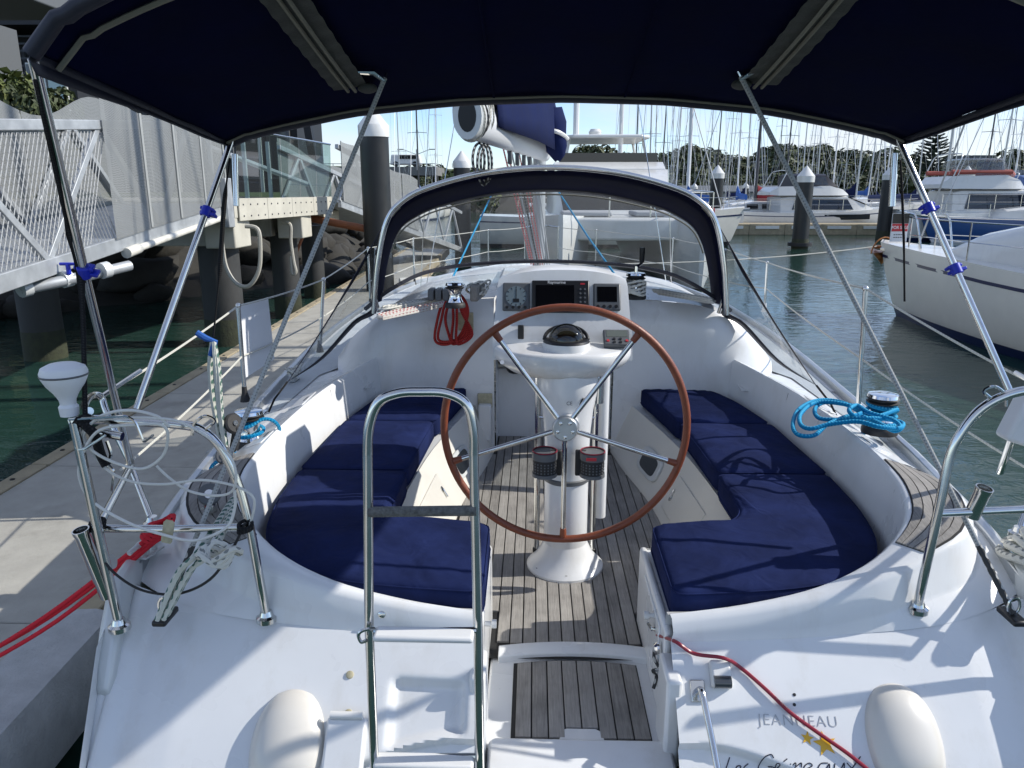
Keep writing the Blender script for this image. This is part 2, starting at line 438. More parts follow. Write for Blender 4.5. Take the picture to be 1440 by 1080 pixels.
# ------------------------------------------------------------------ mesh helpers
class G:
    """collects shapes, then links them as ONE mesh object"""
    def __init__(s):
        s.v, s.f, s.uv = [], [], {}
    def add(s, vs, fs, uvs=None):
        o = len(s.v)
        s.v += [tuple(x) for x in vs]
        for i, f in enumerate(fs):
            if uvs:
                s.uv[len(s.f)] = uvs[i]
            s.f.append(tuple(a + o for a in f))
        return s
    def box(s, c, d, rot=None, top=None):
        """box centred on c with sizes d; top = (sx, sy) scale of the upper face"""
        tx, ty = top or (1, 1)
        vs = []
        for z in (-.5, .5):
            kx, ky = (tx, ty) if z > 0 else (1, 1)
            for x, y in ((-.5, -.5), (.5, -.5), (.5, .5), (-.5, .5)):
                p = Vector((x * d[0] * kx, y * d[1] * ky, z * d[2]))
                if rot: p = rot @ p
                vs.append(p + Vector(c))
        return s.add(vs, [(3, 2, 1, 0), (4, 5, 6, 7), (0, 1, 5, 4), (1, 2, 6, 5), (2, 3, 7, 6), (3, 0, 4, 7)])
    def tube(s, pts, r, n=8, closed=False, cap=True):
        pts = [Vector(p) for p in pts]
        k = len(pts)
        rs = r if isinstance(r, (list, tuple)) else [r] * k
        tang = []
        for i in range(k):
            a = pts[(i - 1) % k] if (closed or i > 0) else pts[i]
            b = pts[(i + 1) % k] if (closed or i < k - 1) else pts[i]
            d = b - a
            tang.append(d.normalized() if d.length > 1e-9 else Vector((0, 0, 1)))
        up = Vector((0, 0, 1)) if abs(tang[0].z) < 0.95 else Vector((1, 0, 0))
        nrm = (up - tang[0] * up.dot(tang[0])).normalized()
        vs, L, ln = [], 0, []
        for i in range(k):
            if i:
                nrm = nrm - tang[i] * nrm.dot(tang[i])
                nrm = nrm.normalized() if nrm.length > 1e-6 else tang[i].orthogonal().normalized()
                L += (pts[i] - pts[i - 1]).length
            ln.append(L)
            bn = tang[i].cross(nrm)
            for j in range(n):
                a = 2 * math.pi * j / n
                vs.append(pts[i] + (nrm * math.cos(a) + bn * math.sin(a)) * rs[i])
        fs, uv = [], []
        for i in range(k if closed else k - 1):
            i2 = (i + 1) % k
            l2 = ln[i2] if i2 else L + (pts[0] - pts[-1]).length
            for j in range(n):
                j2 = (j + 1) % n
                fs.append((i * n + j, i * n + j2, i2 * n + j2, i2 * n + j))
                uv.append(((j / n, ln[i]), ((j + 1) / n, ln[i]), ((j + 1) / n, l2), (j / n, l2)))
        if cap and not closed:
            fs.append(tuple(range(n - 1, -1, -1))); uv.append(((0, 0),) * n)
            fs.append(tuple((k - 1) * n + j for j in range(n))); uv.append(((0, 0),) * n)
        return s.add(vs, fs, uv)
    def lathe(s, prof, c=(0, 0, 0), n=24, mat=None, cap=True):
        """prof = [(radius, height)]; mat turns the z axis"""
        vs = []
        for r, z in prof:
            for j in range(n):
                a = 2 * math.pi * j / n
                p = Vector((r * math.cos(a), r * math.sin(a), z))
                if mat: p = mat @ p
                vs.append(p + Vector(c))
        fs = [(i * n + j, i * n + (j + 1) % n, (i + 1) * n + (j + 1) % n, (i + 1) * n + j) for i in range(len(prof) - 1) for j in range(n)]
        if cap:
            fs.append(tuple(range(n - 1, -1, -1)))
            fs.append(tuple((len(prof) - 1) * n + j for j in range(n)))
        return s.add(vs, fs)
    def prism(s, poly, z0, z1, mat=None):
        k = len(poly)
        vs = [Vector((x, y, z0)) for x, y in poly] + [Vector((x, y, z1)) for x, y in poly]
        if mat: vs = [mat @ p for p in vs]
        fs = [(i, (i + 1) % k, k + (i + 1) % k, k + i) for i in range(k)] + [tuple(range(k - 1, -1, -1)), tuple(range(k, 2 * k))]
        return s.add(vs, fs)
    def loft(s, rows, closed=False, caps=False, flip=False):
        k = len(rows[0])
        vs = [p for r in rows for p in r]
        fs, uv = [], []
        for i in range(len(rows) - 1):
            for j in range(k if closed else k - 1):
                j2 = (j + 1) % k
                q = (i * k + j, i * k + j2, (i + 1) * k + j2, (i + 1) * k + j)
                fs.append(q[::-1] if flip else q)
        if caps:
            fs.append(tuple(range(k))[::-1]); fs.append(tuple((len(rows) - 1) * k + j for j in range(k)))
        return s.add(vs, fs)
    def ball(s, c, r, seg=14, rings=9, half=False):
        r = r if isinstance(r, (list, tuple)) else (r, r, r)
        prof = []
        lo = 0 if half else -math.pi / 2
        rows = []
        for i in range(rings + 1):
            a = lo + (math.pi / 2 - lo) * i / rings
            rows.append([Vector(c) + Vector((max(math.cos(a), .001) * r[0] * math.cos(2 * math.pi * j / seg), max(math.cos(a), .001) * r[1] * math.sin(2 * math.pi * j / seg), math.sin(a) * r[2])) for j in range(seg)])
        return s.loft(rows, closed=True, caps=True)
    def mesh(s, name, smooth=True, sharp=38):
        me = bpy.data.meshes.new(name)
        me.from_pydata(s.v, [], s.f)
        if s.uv:
            l = me.uv_layers.new(name='UVMap')
            for i, p in enumerate(me.polygons):
                if i in s.uv:
                    for q, li in enumerate(p.loop_indices):
                        l.data[li].uv = s.uv[i][q]
        if smooth:
            me.polygons.foreach_set('use_smooth', [True] * len(me.polygons))
            me.set_sharp_from_angle(angle=R(sharp))
        me.update()
        return me
    def ob(s, name, mat, parent=None, smooth=True, bevel=0, seg=2, fix=True, solid=0, subd=0, sharp=38):
        me = s.mesh(name, smooth, sharp)
        if fix:
            bm = bmesh.new(); bm.from_mesh(me)
            bmesh.ops.recalc_face_normals(bm, faces=bm.faces)
            bm.to_mesh(me); bm.free()
        me.materials.append(MATS[mat])
        o = bpy.data.objects.new(name, me)
        COL.objects.link(o)
        if parent: o.parent = parent
        if solid:
            q = o.modifiers.new('thick', 'SOLIDIFY'); q.thickness = abs(solid); q.offset = -1 if solid > 0 else 1
        if bevel:
            q = o.modifiers.new('bevel', 'BEVEL'); q.width = bevel; q.segments = seg; q.limit_method = 'ANGLE'; q.angle_limit = R(35)
        if subd:
            q = o.modifiers.new('sub', 'SUBSURF'); q.levels = q.render_levels = subd
        return o

def spl(pts, n=8, closed=False):
    """Catmull-Rom through the points"""
    P = [Vector(p) for p in pts]
    k = len(P)
    outp = []
    for i in range(k if closed else k - 1):
        if closed:
            a, b, c, d = P[(i - 1) % k], P[i], P[(i + 1) % k], P[(i + 2) % k]
        else:
            a, b, c, d = P[max(i - 1, 0)], P[i], P[i + 1], P[min(i + 2, k - 1)]
        for j in range(n):
            t = j / n
            outp.append(0.5 * (2 * b + (c - a) * t + (2 * a - 5 * b + 4 * c - d) * t * t + (3 * b - a - 3 * c + d) * t ** 3))
    if not closed: outp.append(P[-1])
    return outp
def rnd(pts, r, n=6):
    """polyline with its corners rounded to radius r"""
    P = [Vector(p) for p in pts]
    o = [P[0]]
    for i in range(1, len(P) - 1):
        a, b, c = P[i - 1], P[i], P[i + 1]
        u, w = (a - b), (c - b)
        q = min(r, u.length * .48, w.length * .48)
        p0, p2 = b + u.normalized() * q, b + w.normalized() * q
        for j in range(n + 1):
            t = j / n
            o.append(p0 * (1 - t) ** 2 + b * 2 * t * (1 - t) + p2 * t * t)
    o.append(P[-1])
    return o
def lerp(tab, x):
    if x <= tab[0][0]: return tab[0][1]
    for (a, u), (b, w) in zip(tab, tab[1:]):
        if x <= b: return u + (w - u) * (x - a) / (b - a)
    return tab[-1][1]
def sm(a, b, x):
    t = max(0, min(1, (x - a) / (b - a)))
    return t * t * (3 - 2 * t)
def tag(o, label, cat, group=None, kind=None):
    o['label'] = label; o['category'] = cat
    if group: o['group'] = group
    if kind: o['kind'] = kind
    return o
def struct(o):
    o['kind'] = 'structure'
    return o
def empty(name, loc=(0, 0, 0), rz=0.0, sc=1.0):
    o = bpy.data.objects.new(name, None)
    COL.objects.link(o)
    o.location = loc; o.rotation_euler = (0, 0, rz); o.scale = (sc, sc, sc)
    o.empty_display_size = 0.1
    return o
def thing(name, label, cat, loc=(0, 0, 0), rz=0.0, group=None, sc=1.0):
    return tag(empty(name, loc, rz, sc), label, cat, group)
def kids(o):
    return [c for c in CH.get(o.name, [])]
CH = {}
def dup(o, parent=None):
    """a copy of a thing with copies of its parts and sub-parts (mesh data shared)"""
    c = o.copy(); COL.objects.link(c)
    if parent: c.parent = parent
    for ch in [x for x in bpy.data.objects if x.parent == o]:
        dup(ch, c)
    return c
def text_mesh(txt, size, mat, shear=0.0, depth=0.0015, bold=0.0, space=1.0):
    cu = bpy.data.curves.new('lettering', 'FONT')
    cu.body = txt; cu.size = size; cu.shear = shear; cu.extrude = depth; cu.offset = bold; cu.space_character = space
    cu.align_x = 'CENTER'; cu.align_y = 'CENTER'
    o = bpy.data.objects.new('lettering_source', cu)
    COL.objects.link(o)
    dg = bpy.context.evaluated_depsgraph_get()
    me = bpy.data.meshes.new_from_object(o.evaluated_get(dg))
    bpy.data.objects.remove(o); bpy.data.curves.remove(cu)
    me.materials.clear(); me.materials.append(MATS[mat])
    return me
def text(txt, size, mat, M, parent, name='lettering', **kw):
    o = bpy.data.objects.new(name, text_mesh(txt, size, mat, **kw))
    COL.objects.link(o)
    if parent: o.parent = parent
    o.matrix_local = M
    return o
def frame(o, x, n):
    """matrix with its origin at o, its X along x and its Z along the normal n"""
    x = Vector(x).normalized(); n = Vector(n).normalized()
    y = n.cross(x).normalized(); x = y.cross(n)
    M = Matrix((x, y, n)).transposed().to_4x4()
    M.translation = Vector(o)
    return M
# ------------------------------------------------------------------ water
g = G(); g.add([(-900, -900, 0), (900, -900, 0), (900, 900, 0), (-900, 900, 0)], [(0, 1, 2, 3)])
struct(g.ob('water', 'water', smooth=False))

# ================================================================== the yacht the camera stands on
SOLE, SEAT, CUSH = 0.62, 0.95, 1.07
YT = thing('sailing_yacht', 'white sailing yacht with blue canopies, wooden wheel and teak cockpit, in the foreground', 'sailing yacht')
XT = [(1.6, 1.42), (2.2, 1.53), (2.7, 1.585), (3.4, 1.665), (4.3, 1.76), (5.5, 1.87), (6.7, 1.95), (8.5, 2.0), (10.5, 1.8), (12.3, 1.15), (13.4, .55), (14.1, .05)]
ZT = [(1.6, 1.0), (2.2, 1.03), (2.7, 1.11), (3.4, 1.14), (6, 1.15), (10, 1.11), (14, 1.10)]
xt = lambda y: lerp(XT, y)
zt = lambda y: lerp(ZT, y)

# --- hull sides
for s in (-1, 1):
    rows = []
    for y in [1.55, 1.8, 2.05, 2.3, 2.7, 3.2, 3.8, 4.5, 5.5, 6.7, 8, 9.5, 10.8, 12, 13, 13.6, 14.1]:
        x, z = xt(y), zt(y)
        f = 1 - .25 * sm(9, 14, y)
        zz = z if y > 2.1 else z - (2.1 - y) * 1.08
        rows.append([(s * x, y, zz), (s * (x + .015), y, zz * .72), (s * x * .99, y, zz * .4), (s * x * .94 * f, y, .05), (s * x * .8 * f, y + .0, -.35)])
    G().loft(rows).ob('hull_side', 'gelcoat', YT)
    # aluminium toe rail and rubbing strip
    rows = []
    for i in range(60):
        y = 2.22 + (14.0 - 2.22) * i / 59
        x, z = xt(y), zt(y)
        rows.append([(s * (x - .045), y, z + .0), (s * (x - .04), y, z + .045), (s * (x - .015), y, z + .05), (s * (x + .012), y, z + .03), (s * (x + .012), y, z - .03)])
    G().loft(rows, closed=True, caps=True).ob('toe_rail', 'alu', YT, bevel=.004)
# --- coaming mouldings, side decks
PATH = [(1.12, 5.0), (1.20, 4.5), (1.26, 4.0), (1.275, 3.4), (1.255, 3.0), (1.215, 2.73), (1.135, 2.52), (.99, 2.385), (.79, 2.315), (.55, 2.285), (.31, 2.27)]
HT = [1.28, 1.28, 1.28, 1.28, 1.28, 1.27, 1.24, 1.17, 1.10, 1.05, 1.02]
WT = [.11, .11, .11, .115, .15, .19, .17, .085, .055, .05, .05]
DP = [(1.85, 5.0, 1.14), (1.78, 4.5, 1.14), (1.73, 4.0, 1.14), (1.665, 3.4, 1.14), (1.62, 2.98, 1.125), (1.585, 2.62, 1.10), (1.545, 2.38, 1.05), (1.25, 2.235, .995), (.85, 2.19, .965), (.57, 2.17, .955), (.31, 2.16, .95)]
OT = [1.165] * 5 + [1.15, 1.09, 1.045, 1.0, .985, .98]
def dense(tab, n=5):
    return spl([p if len(p) == 3 else (*p, 0) for p in tab], n)
pth, dpt = dense(PATH), dense(DP)
hw = [p.x for p in spl([(a, b, c) for a, b, c in zip(HT, WT, OT)], 5)]
hwo = spl([(a, b, c) for a, b, c in zip(HT, WT, OT)], 5)
for s in (-1, 1):
    rows, deck = [], []
    TOPS = []
    for i, p in enumerate(pth):
        a, b = pth[max(i - 1, 0)], pth[min(i + 1, len(pth) - 1)]
        t = (b - a).normalized()
        n = Vector((-t.y, t.x, 0))
        h, w, oz = hwo[i]
        if n.dot(Vector((1, -.6, 0))) < 0: n = -n
        B = p + Vector((0, 0, .90))
        M1 = p + n * .012 + Vector((0, 0, SEAT + .05))
        T0 = p + n * .042 + Vector((0, 0, h - .014))
        T1 = p + n * .058 + Vector((0, 0, h))
        sl_ = .045 * (1 - sm(18, 26, i))
        T2 = p + n * (.058 + w) + Vector((0, 0, h - .004 - sl_))
        T3 = p + n * (.074 + w) + Vector((0, 0, h - .020 - sl_))
        O = p + n * (.10 + w) + Vector((0, 0, oz))
        D = dpt[i]
        if O.x > D.x - .02 and i < 32: O.x = D.x - .03
        if i > 32 and O.y < D.y + .005: O.y = D.y + .005
        if i >= 28:
            k_ = sm(28, 34, i)
            for q_, m_ in ((T2, .03), (T3, .02), (O, .008)):
                q_.y = max(q_.y, D.y + m_) * k_ + q_.y * (1 - k_)
        TOPS.append((T1.copy(), T2.copy()))
        f = lambda q: (s * q.x, q.y, q.z)
        rows.append([f(q) for q in (B, M1, T0, T1, T2, T3, O, O + (D - O) * .12 + Vector((0, 0, -.004)), D)])
    G().loft(rows).ob('coaming', 'gelcoat', YT, sharp=50)
    # non-skid insert on the side deck
    rows = []
    for i in range(24):
        y = 2.95 + 9.0 * i / 23
        xi = 1.55 if y < 5 else max(.05, min(1.5, xt(y) - .45))
        rows.append([(s * (xi + .03), y, zt(y) + .012), (s * (xt(y) - .075), y, zt(y) + .010)])
    G().loft(rows).ob('side_deck', 'side_deck', YT)
    G().loft([[(s * (x), y, zt(y) + .003) for x in (max(0, xt(y) - .62), xt(y) - .02)] for y in [4.6, 5.5, 6.7, 8.5, 10.5, 12.3, 13.4, 14.0]]).ob('deck', 'gelcoat', YT)

# --- transom, sculpted as one grid per side
def transom(x, u):
    """x athwart (>0), u 0..1 down the slope"""
    top = Vector((x, lerp([(.3, 2.16), (.57, 2.17), (.85, 2.19), (1.25, 2.235), (1.52, 2.33)], x), lerp([(.3, .95), (.57, .955), (.85, .965), (1.25, .995), (1.52, 1.03)], x)))
    bot = Vector((min(x, 1.46), 1.58, .26))
    p = top.lerp(bot, u)
    p.y -= .05 * math.sin(u * math.pi) * (1 - .3 * u)
    return p
for s in (-1, 1):
    rows = []
    for i in range(111):
        u = i / 110
        r = []
        for j in range(91):
            x = .31 + (1.525 - .31) * j / 90
            p = transom(x, u)
            d = 0
            # raised shoulder above, recess below for the name and the moulded covers
            edge = .30 + .30 * sm(.35, 1.22, x)
            d -= .032 * sm(edge, edge + .018, u) * (1 - sm(1.25, 1.29, x))
            if s < 0:
                d -= .030 * sm(.12, .16, u) * sm(.34, .36, x) * (1 - sm(.56, .585, x)) * (1 - sm(edge - .03, edge, u))
            # the outer edge rolls up into a rounded bulwark
            d += .045 * sm(1.40, 1.475, x) - .06 * sm(1.485, 1.525, x)
            p += Vector((0, -.75, .66)) * d
            r.append((s * p.x, p.y, p.z))
        rows.append(r)
    G().loft(rows).ob('transom', 'gelcoat', YT, sharp=60)
    # cap casting on the end of the toe rail
    rows = []
    for y, wd, ht in ((2.46, .024, .035), (2.36, .032, .05), (2.25, .036, .055), (2.14, .036, .05), (2.06, .032, .04), (2.02, .02, .02)):
        zc = zt(y) + .012 - max(0, 2.24 - y) * .95; xc = xt(y) - .012
        rows.append([(s * (xc + wd * a), y - .3 * b * ht, zc + b * ht) for a, b in ((-1, -.8), (-1, .5), (-.6, .95), (.3, 1), (.9, .6), (1, -.8))])
    G().loft(rows, closed=True, caps=True).ob('rail_end_casting', 'alu_paint', YT, bevel=.006)
    q = [(s * (xt(y) - .004), y, zt(y) - .045 - (2.2 - y) * 1.06) for y in (2.16, 1.95, 1.8, 1.65, 1.55)]
    G().tube(spl(q, 4), .024, 12).ob('quarter_rubbing_strake', 'gelcoat', YT)

# --- seats, locker fronts, gate
SF = [(.52, 5.0), (.60, 4.6), (.70, 4.0), (.745, 3.4), (.745, 3.05), (.73, 2.93), (.67, 2.85), (.55, 2.82), (.32, 2.82)]
BF = [(.40, 4.95), (.44, 4.6), (.54, 4.0), (.565, 3.4), (.565, 3.05), (.56, 2.95), (.52, 2.88), (.45, 2.85), (.305, 2.84)]
for s in (-1, 1):
    a, b = dense(SF, 4), dense(BF, 4)
    f = lambda q, z: (s * q.x, q.y, z)
    G().loft([[f(u, SEAT), f(u.lerp(w, .06), SEAT - .02), f(u.lerp(w, .9), SOLE + .03), f(w, SOLE + .012), f(w, SOLE - .05)] for u, w in zip(a, b)]).ob('locker_front', 'gelcoat_warm', YT, sharp=50)
    rows = []
    m = len(pth) - 1
    for i, p in enumerate(pth):
        k = i / m * (len(a) - 1)
        k0 = int(k); q = a[k0].lerp(a[min(k0 + 1, len(a) - 1)], k - k0)
        rows.append([f(p + Vector((.0, -.0, 0)), SEAT - .006), f(q, SEAT - .006)])
    G().loft(rows).ob('seat_top', 'gelcoat', YT)
    # gate cheek (the inboard end of the aft locker) with its sill
    xg = .305
    G().box((s * (xg + .012), 2.53, .60), (.03, .62, .70)).ob('gate_cheek', 'gelcoat', YT, bevel=.012)
    G().box((s * (xg + .002), 2.12, .52), (.05, .16, .74)).ob('gate_post', 'gelcoat', YT, bevel=.012)
# --- forward bulkhead
TOPB = [(.40, 4.94, 1.69), (.60, 4.93, 1.68), (.82, 4.92, 1.665), (1.02, 4.92, 1.63), (1.18, 4.95, 1.56), (1.31, 5.0, 1.47), (1.42, 5.08, 1.37), (1.52, 5.2, 1.25)]
BOTB = [(.40, 4.97, .55), (.60, 4.97, .55), (.80, 4.96, .55), (.98, 4.93, .55), (1.10, 4.88, .60), (1.20, 4.84, .70), (1.32, 4.84, .9), (1.44, 4.90, 1.1)]
ta, tb = spl(TOPB, 5), spl(BOTB, 5)
for s in (-1, 1):
    rows = []
    for u, w in zip(ta, tb):
        r = []
        for k in range(13):
            t = k / 12
            q = w.lerp(u, t)
            q.y += -.03 * math.sin(t * math.pi) + .06 * sm(.86, 1.0, t) ** 2
            q.z -= .02 * sm(.85, 1, t)
            r.append((s * q.x, q.y, q.z))
        rows.append(r)
    G().loft(rows).ob('bulkhead', 'gelcoat', YT, sharp=60)
    # coach roof: ledge behind the bulkhead, then the trunk
    rows = []
    for i, u in enumerate(ta):
        y2 = 5.7
        q = Vector((u.x * .99, u.y + .10, u.z - .02))
        rows.append([(s * q.x, q.y, q.z), (s * q.x * .99, q.y + .3, q.z + .025), (s * q.x * .97, 6.25, q.z + .05 - .05 * (i / len(ta))), (s * q.x * .96, 6.6, q.z - .03), (s * q.x * .90, 8.9, 1.2 + (q.z - 1.2) * .60), (s * q.x * .75, 10.5, 1.2 + (q.z - 1.2) * .35), (s * q.x * .5, 11.4, 1.22)])
    G().loft(rows).ob('coach_roof', 'gelcoat', YT, sharp=60)
    G().loft([[(s * .39, y, z) for z in (.55, 1.2, 1.66)] for y in (4.95, 5.3)]).ob('companionway_jamb', 'gelcoat', YT)
G().add([(-.4, 5.04, 1.68), (.4, 5.04, 1.68), (.4, 6.25, 1.74), (-.4, 6.25, 1.74)], [(0, 1, 2, 3)]).add([(-.4, 6.25, 1.74), (.4, 6.25, 1.74), (.4, 8.9, 1.52), (-.4, 8.9, 1.52)], [(0, 1, 2, 3)]).box((0, 5.65, 1.73), (.78, 1.1, .05)).ob('sliding_hatch', 'gelcoat', YT, bevel=.02)
G().box((0, 5.30, .85), (.80, .05, .55)).ob('washboard', 'gelcoat', YT, bevel=.008)
G().box((0, 5.6, 1.40), (.80, .04, .62)).ob('companionway_dark_panel', 'black', YT)  # solid black panel, stands in for the shade inside the cabin
G().box((-.25, 5.2, 1.19), (.16, .12, .17)).ob('dark_bag', 'black', YT, bevel=.05, seg=3)
# --- teak sole, one plank at a time
G().add([(-.57, 2.55, SOLE - .006), (.57, 2.55, SOLE - .006), (.57, 5.3, SOLE - .006), (-.57, 5.3, SOLE - .006)], [(0, 1, 2, 3)]).ob('sole_caulking', 'caulk', YT)
NP, PW = 21, .0522
for i in range(NP):
    x = (i - (NP - 1) / 2) * PW + .01
    y0 = 2.625 + .035 * (abs(x - .02) / .3) ** 2 if abs(x) < .302 else 2.88
    y1 = 5.25 if abs(x) < .37 else 4.86
    x = x
    wd = PW - .0052
    g = G()
    g.box((0, 0, 0), (wd, y1 - y0, .012))
    o = g.ob('teak_plank', 'teak', YT, bevel=.0012, seg=1)
    o.location = (x, (y0 + y1) / 2, SOLE - .004)
# --- gate sill and the teak grating step aft of it
lip = [(-.265 + .59 * t, 2.585 + .035 * (1 - (2 * t - 1) ** 2), SOLE + .006) for t in [i / 16 for i in range(17)]]
G().loft([[(x, y - .05, z - .03), (x, y - .05, z + .004), (x, y - .03, z + .014), (x, y + .012, z + .014), (x, y + .018, z - .004)] for x, y, z in lip], caps=True).ob('gate_sill', 'gelcoat', YT, bevel=.004)
G().add([(-.275, 2.05, .575), (.335, 2.05, .575), (.335, 2.6, .60), (-.275, 2.6, .60)], [(0, 1, 2, 3)]).ob('step_well', 'gelcoat', YT)
st = G().prism([(-.296, 2.08), (.32, 2.08), (.31, 2.30), (.31, 2.60), (.19, 2.615), (.03, 2.625), (-.13, 2.615), (-.296, 2.60), (-.296, 2.30)], .56, .604).ob('boarding_step', 'gelcoat', YT, bevel=.01)
yc = lambda x: 2.555 - .45 * (x - .03) ** 2
G().prism([(-.205, 2.115), (.262, 2.115), (.262, yc(.262))] + [(.262 - .467 * k / 12, yc(.262 - .467 * k / 12)) for k in range(1, 12)] + [(-.205, yc(-.205))], .604, .6065).ob('step_caulking', 'caulk', st)
for i in range(8):
    x = -.168 + i * .0565
    cx = x + .004
    y0 = 2.175 if abs(cx - .03) < .075 else 2.125
    hw_ = .0258
    o = G().prism([(-hw_, y0 - 2.3), (hw_, y0 - 2.3), (hw_, yc(cx + hw_) - 2.3 - .009), (-hw_, yc(cx - hw_) - 2.3 - .009)], -.004, .004).ob('teak_plank', 'teak', st, bevel=.001, seg=1)
    o.location = (cx, 2.3, .6085)
G().prism([(x, y) for x, y in [(-.045, 2.11), (.105, 2.11), (.10, 2.155), (.08, 2.17), (-.02, 2.17), (-.04, 2.155)]], .604, .612).ob('step_handhold', 'gelcoat', st, bevel=.004)
# --- hinged box across the gate, in front of the camera
G().prism([(-.276, 1.72), (.315, 1.72), (.315, 2.085), (.295, 2.10), (-.256, 2.10), (-.276, 2.085)], .30, .632).ob('transom_seat', 'gelcoat', YT, bevel=.02, seg=3)
# --- mast, boom, standing rigging
G().tube([(-.08, 8.95, 1.2), (-.08, 8.95, 17.5)], .072, 14).ob('mast', 'mast_alu', YT)
bA, bB = PY(657, 163, 4.25), Vector((-.02, 8.85, 2.80))
d = (bB - bA).normalized()
bm_ = frame(bA, (d.y, -d.x, 0), d)
ell = [(.075 * math.cos(a), .115 * math.sin(a)) for a in [2 * math.pi * i / 20 for i in range(20)]]
boom = G().prism(ell, 0, (bB - bA).length, bm_).ob('boom', 'mast_white', YT)
G().prism([(x * .66, y * .72) for x, y in ell], -.004, .02, bm_).ob('boom_end_dark_plate', 'black', boom)  # solid black plate, paints the shade of the hollow boom end
G().prism([(x * 1.06, y * 1.05) for x, y in ell], -.002, .10, bm_).ob('boom_end_casting', 'alu_paint', boom)
for k in range(7):
    q = bA + d * (.06 + .05 * k)
    r = [q + bm_.to_3x3() @ Vector((.085 * math.cos(a) * (1 + .1 * random.random()), .125 * math.sin(a) - .008 * k, .05 * math.sin(a + k))) for a in [2 * math.pi * i / 16 for i in range(16)]]
    G().tube(spl(r, 2, True), .006, 6, True).ob('reefing_line', 'rope_dark' if k % 3 == 1 else 'rope_plain', boom)
for k, (t, dz) in enumerate([(.35, .19), (.5, .24), (.62, .22)]):
    q = bA + d * t + Vector((0, 0, -.12))
    lp = [q + Vector((.035 * math.sin(a), .03 * math.cos(a * 2), -dz / 2 + dz / 2 * math.cos(a))) for a in [2 * math.pi * i / 12 for i in range(12)]]
    G().tube(spl(lp, 2, True), .008, 6, True).ob('reefing_shackle', 'rope_dark', boom)
for k in range(4):
    q = bA + d * (1.7 + .45 * k) + Vector((0, 0, -.16))
    G().box(q, (.035, .05, .10)).box(q + Vector((0, 0, -.10)), (.03, .04, .06)).ob('mainsheet_block', 'grey_plastic', boom, bevel=.01)
# sail in its blue cover on the boom
rows = []
for i in range(22):
    t = .55 + 3.75 * i / 21
    h = .18 + .50 * sm(.2, 3.4, t) - .05 * sm(3.9, 4.3, t)
    wd = .085 + .09 * sm(.2, 2.5, t)
    c = bA + d * t
    r = []
    for j in range(17):
        a = -1.0 + 2 * j / 16
        px_ = wd * math.sin(a * math.pi * .5) * (1 + .12 * math.sin(5 * t + 2 * a) * (1 - abs(a)))
        pz = -.02 + (h + .08) * max(0, math.cos(a * math.pi * .5)) ** .8 + .03 * math.sin(7 * t + a * 4) * (1 - a * a)
        r.append(c + Vector((px_, 0, pz)))
    rows.append(r)
sc_ = G().loft(rows, caps=False).ob('sail_cover', 'sail_cover', YT, solid=.006, sharp=80)
G().tube(spl([PY(750, 190, 8.2), PY(757, 185, 8.0), PY(772, 183, 7.95), PY(788, 187, 8.0), PY(798, 195, 8.2)], 5), .022, 8).ob('cover_hem', 'white_plastic', sc_)
hang = []
for py_, x0, x1, dp in ((150, 742, 792, .22), (170, 748, 796, .24), (188, 752, 797, .22), (204, 760, 797, .16), (216, 772, 794, .10), (224, 780, 788, .03)):
    a, b = PY(x0, py_, 8.2), PY(x1, py_ + 2, 8.2)
    c = (a + b) / 2; w = (b.x - a.x) / 2
    hang.append([c + Vector((w * math.cos(q) * (1 + .08 * math.sin(3 * q + py_)), dp * math.sin(q), .02 * math.sin(2 * q))) for q in [2 * math.pi * k / 14 for k in range(14)]])
G().loft(hang, closed=True, caps=True).ob('sail_bunt', 'sail_cover', YT, sharp=80)
for k in range(9):
    a, b = PY(747 + 3.2 * k, 372, 8.75), PY(721 + 4.6 * k, 264, 8.8)
    G().tube([a, b, b + (b - a) * 2.5], .009 if k < 4 else .007, 6).ob('halyard', ['rope_pink', 'rope_pink', 'rope_grey', 'rope_dark'][k % 4] if k < 7 else 'rope_grey', YT)
for s in (-1, 1):
    G().tube([(s * 1.45, 8.7, 1.2), (s * .9, 8.8, 8.5), (s * .05, 8.95, 16.5)], .005, 5).ob('shroud', 'steel', YT)
    G().tube([(s * 1.35, 8.3, 1.2), (s * .05, 8.9, 8)], .005, 5).ob('shroud', 'steel', YT)
G().tube([PY(632, 400, 6.5), PY(660, 340, 7.5), PY(697, 262, 8.9)], .009, 6).ob('spinnaker_line', 'rope_blue', YT)
G().tube([PY(866, 388, 6.5), PY(826, 332, 7.5), PY(783, 266, 8.9)], .009, 6).ob('spinnaker_line', 'rope_blue', YT)
from mathutils.bvhtree import BVHTree
def bvh_of(names):
    vs, fs = [], []
    for o in bpy.data.objects:
        if o.type == 'MESH' and o.name.split('.')[0] in names and o.parent == YT:
            k = len(vs)
            vs += [v.co.copy() for v in o.data.vertices]
            fs += [tuple(k + i for i in p.vertices) for p in o.data.polygons]
    return BVHTree.FromPolygons(vs, fs)
BT = bvh_of({'transom'})
BC = bvh_of({'coaming', 'transom', 'seat_top', 'bulkhead', 'coach_roof', 'deck', 'side_deck', 'locker_front', 'gate_cheek', 'gate_post'})
def hit(px, py, tree=None, lift=0.0):
    p, n, i, d = (tree or BC).ray_cast(Vector(CAM), ray(px, py).normalized())
    if p is None:
        return PZ(px, py, 1.0), Vector((0, -.6, .8))
    if n.dot(ray(px, py)) > 0: n = -n
    return p + n * lift, n
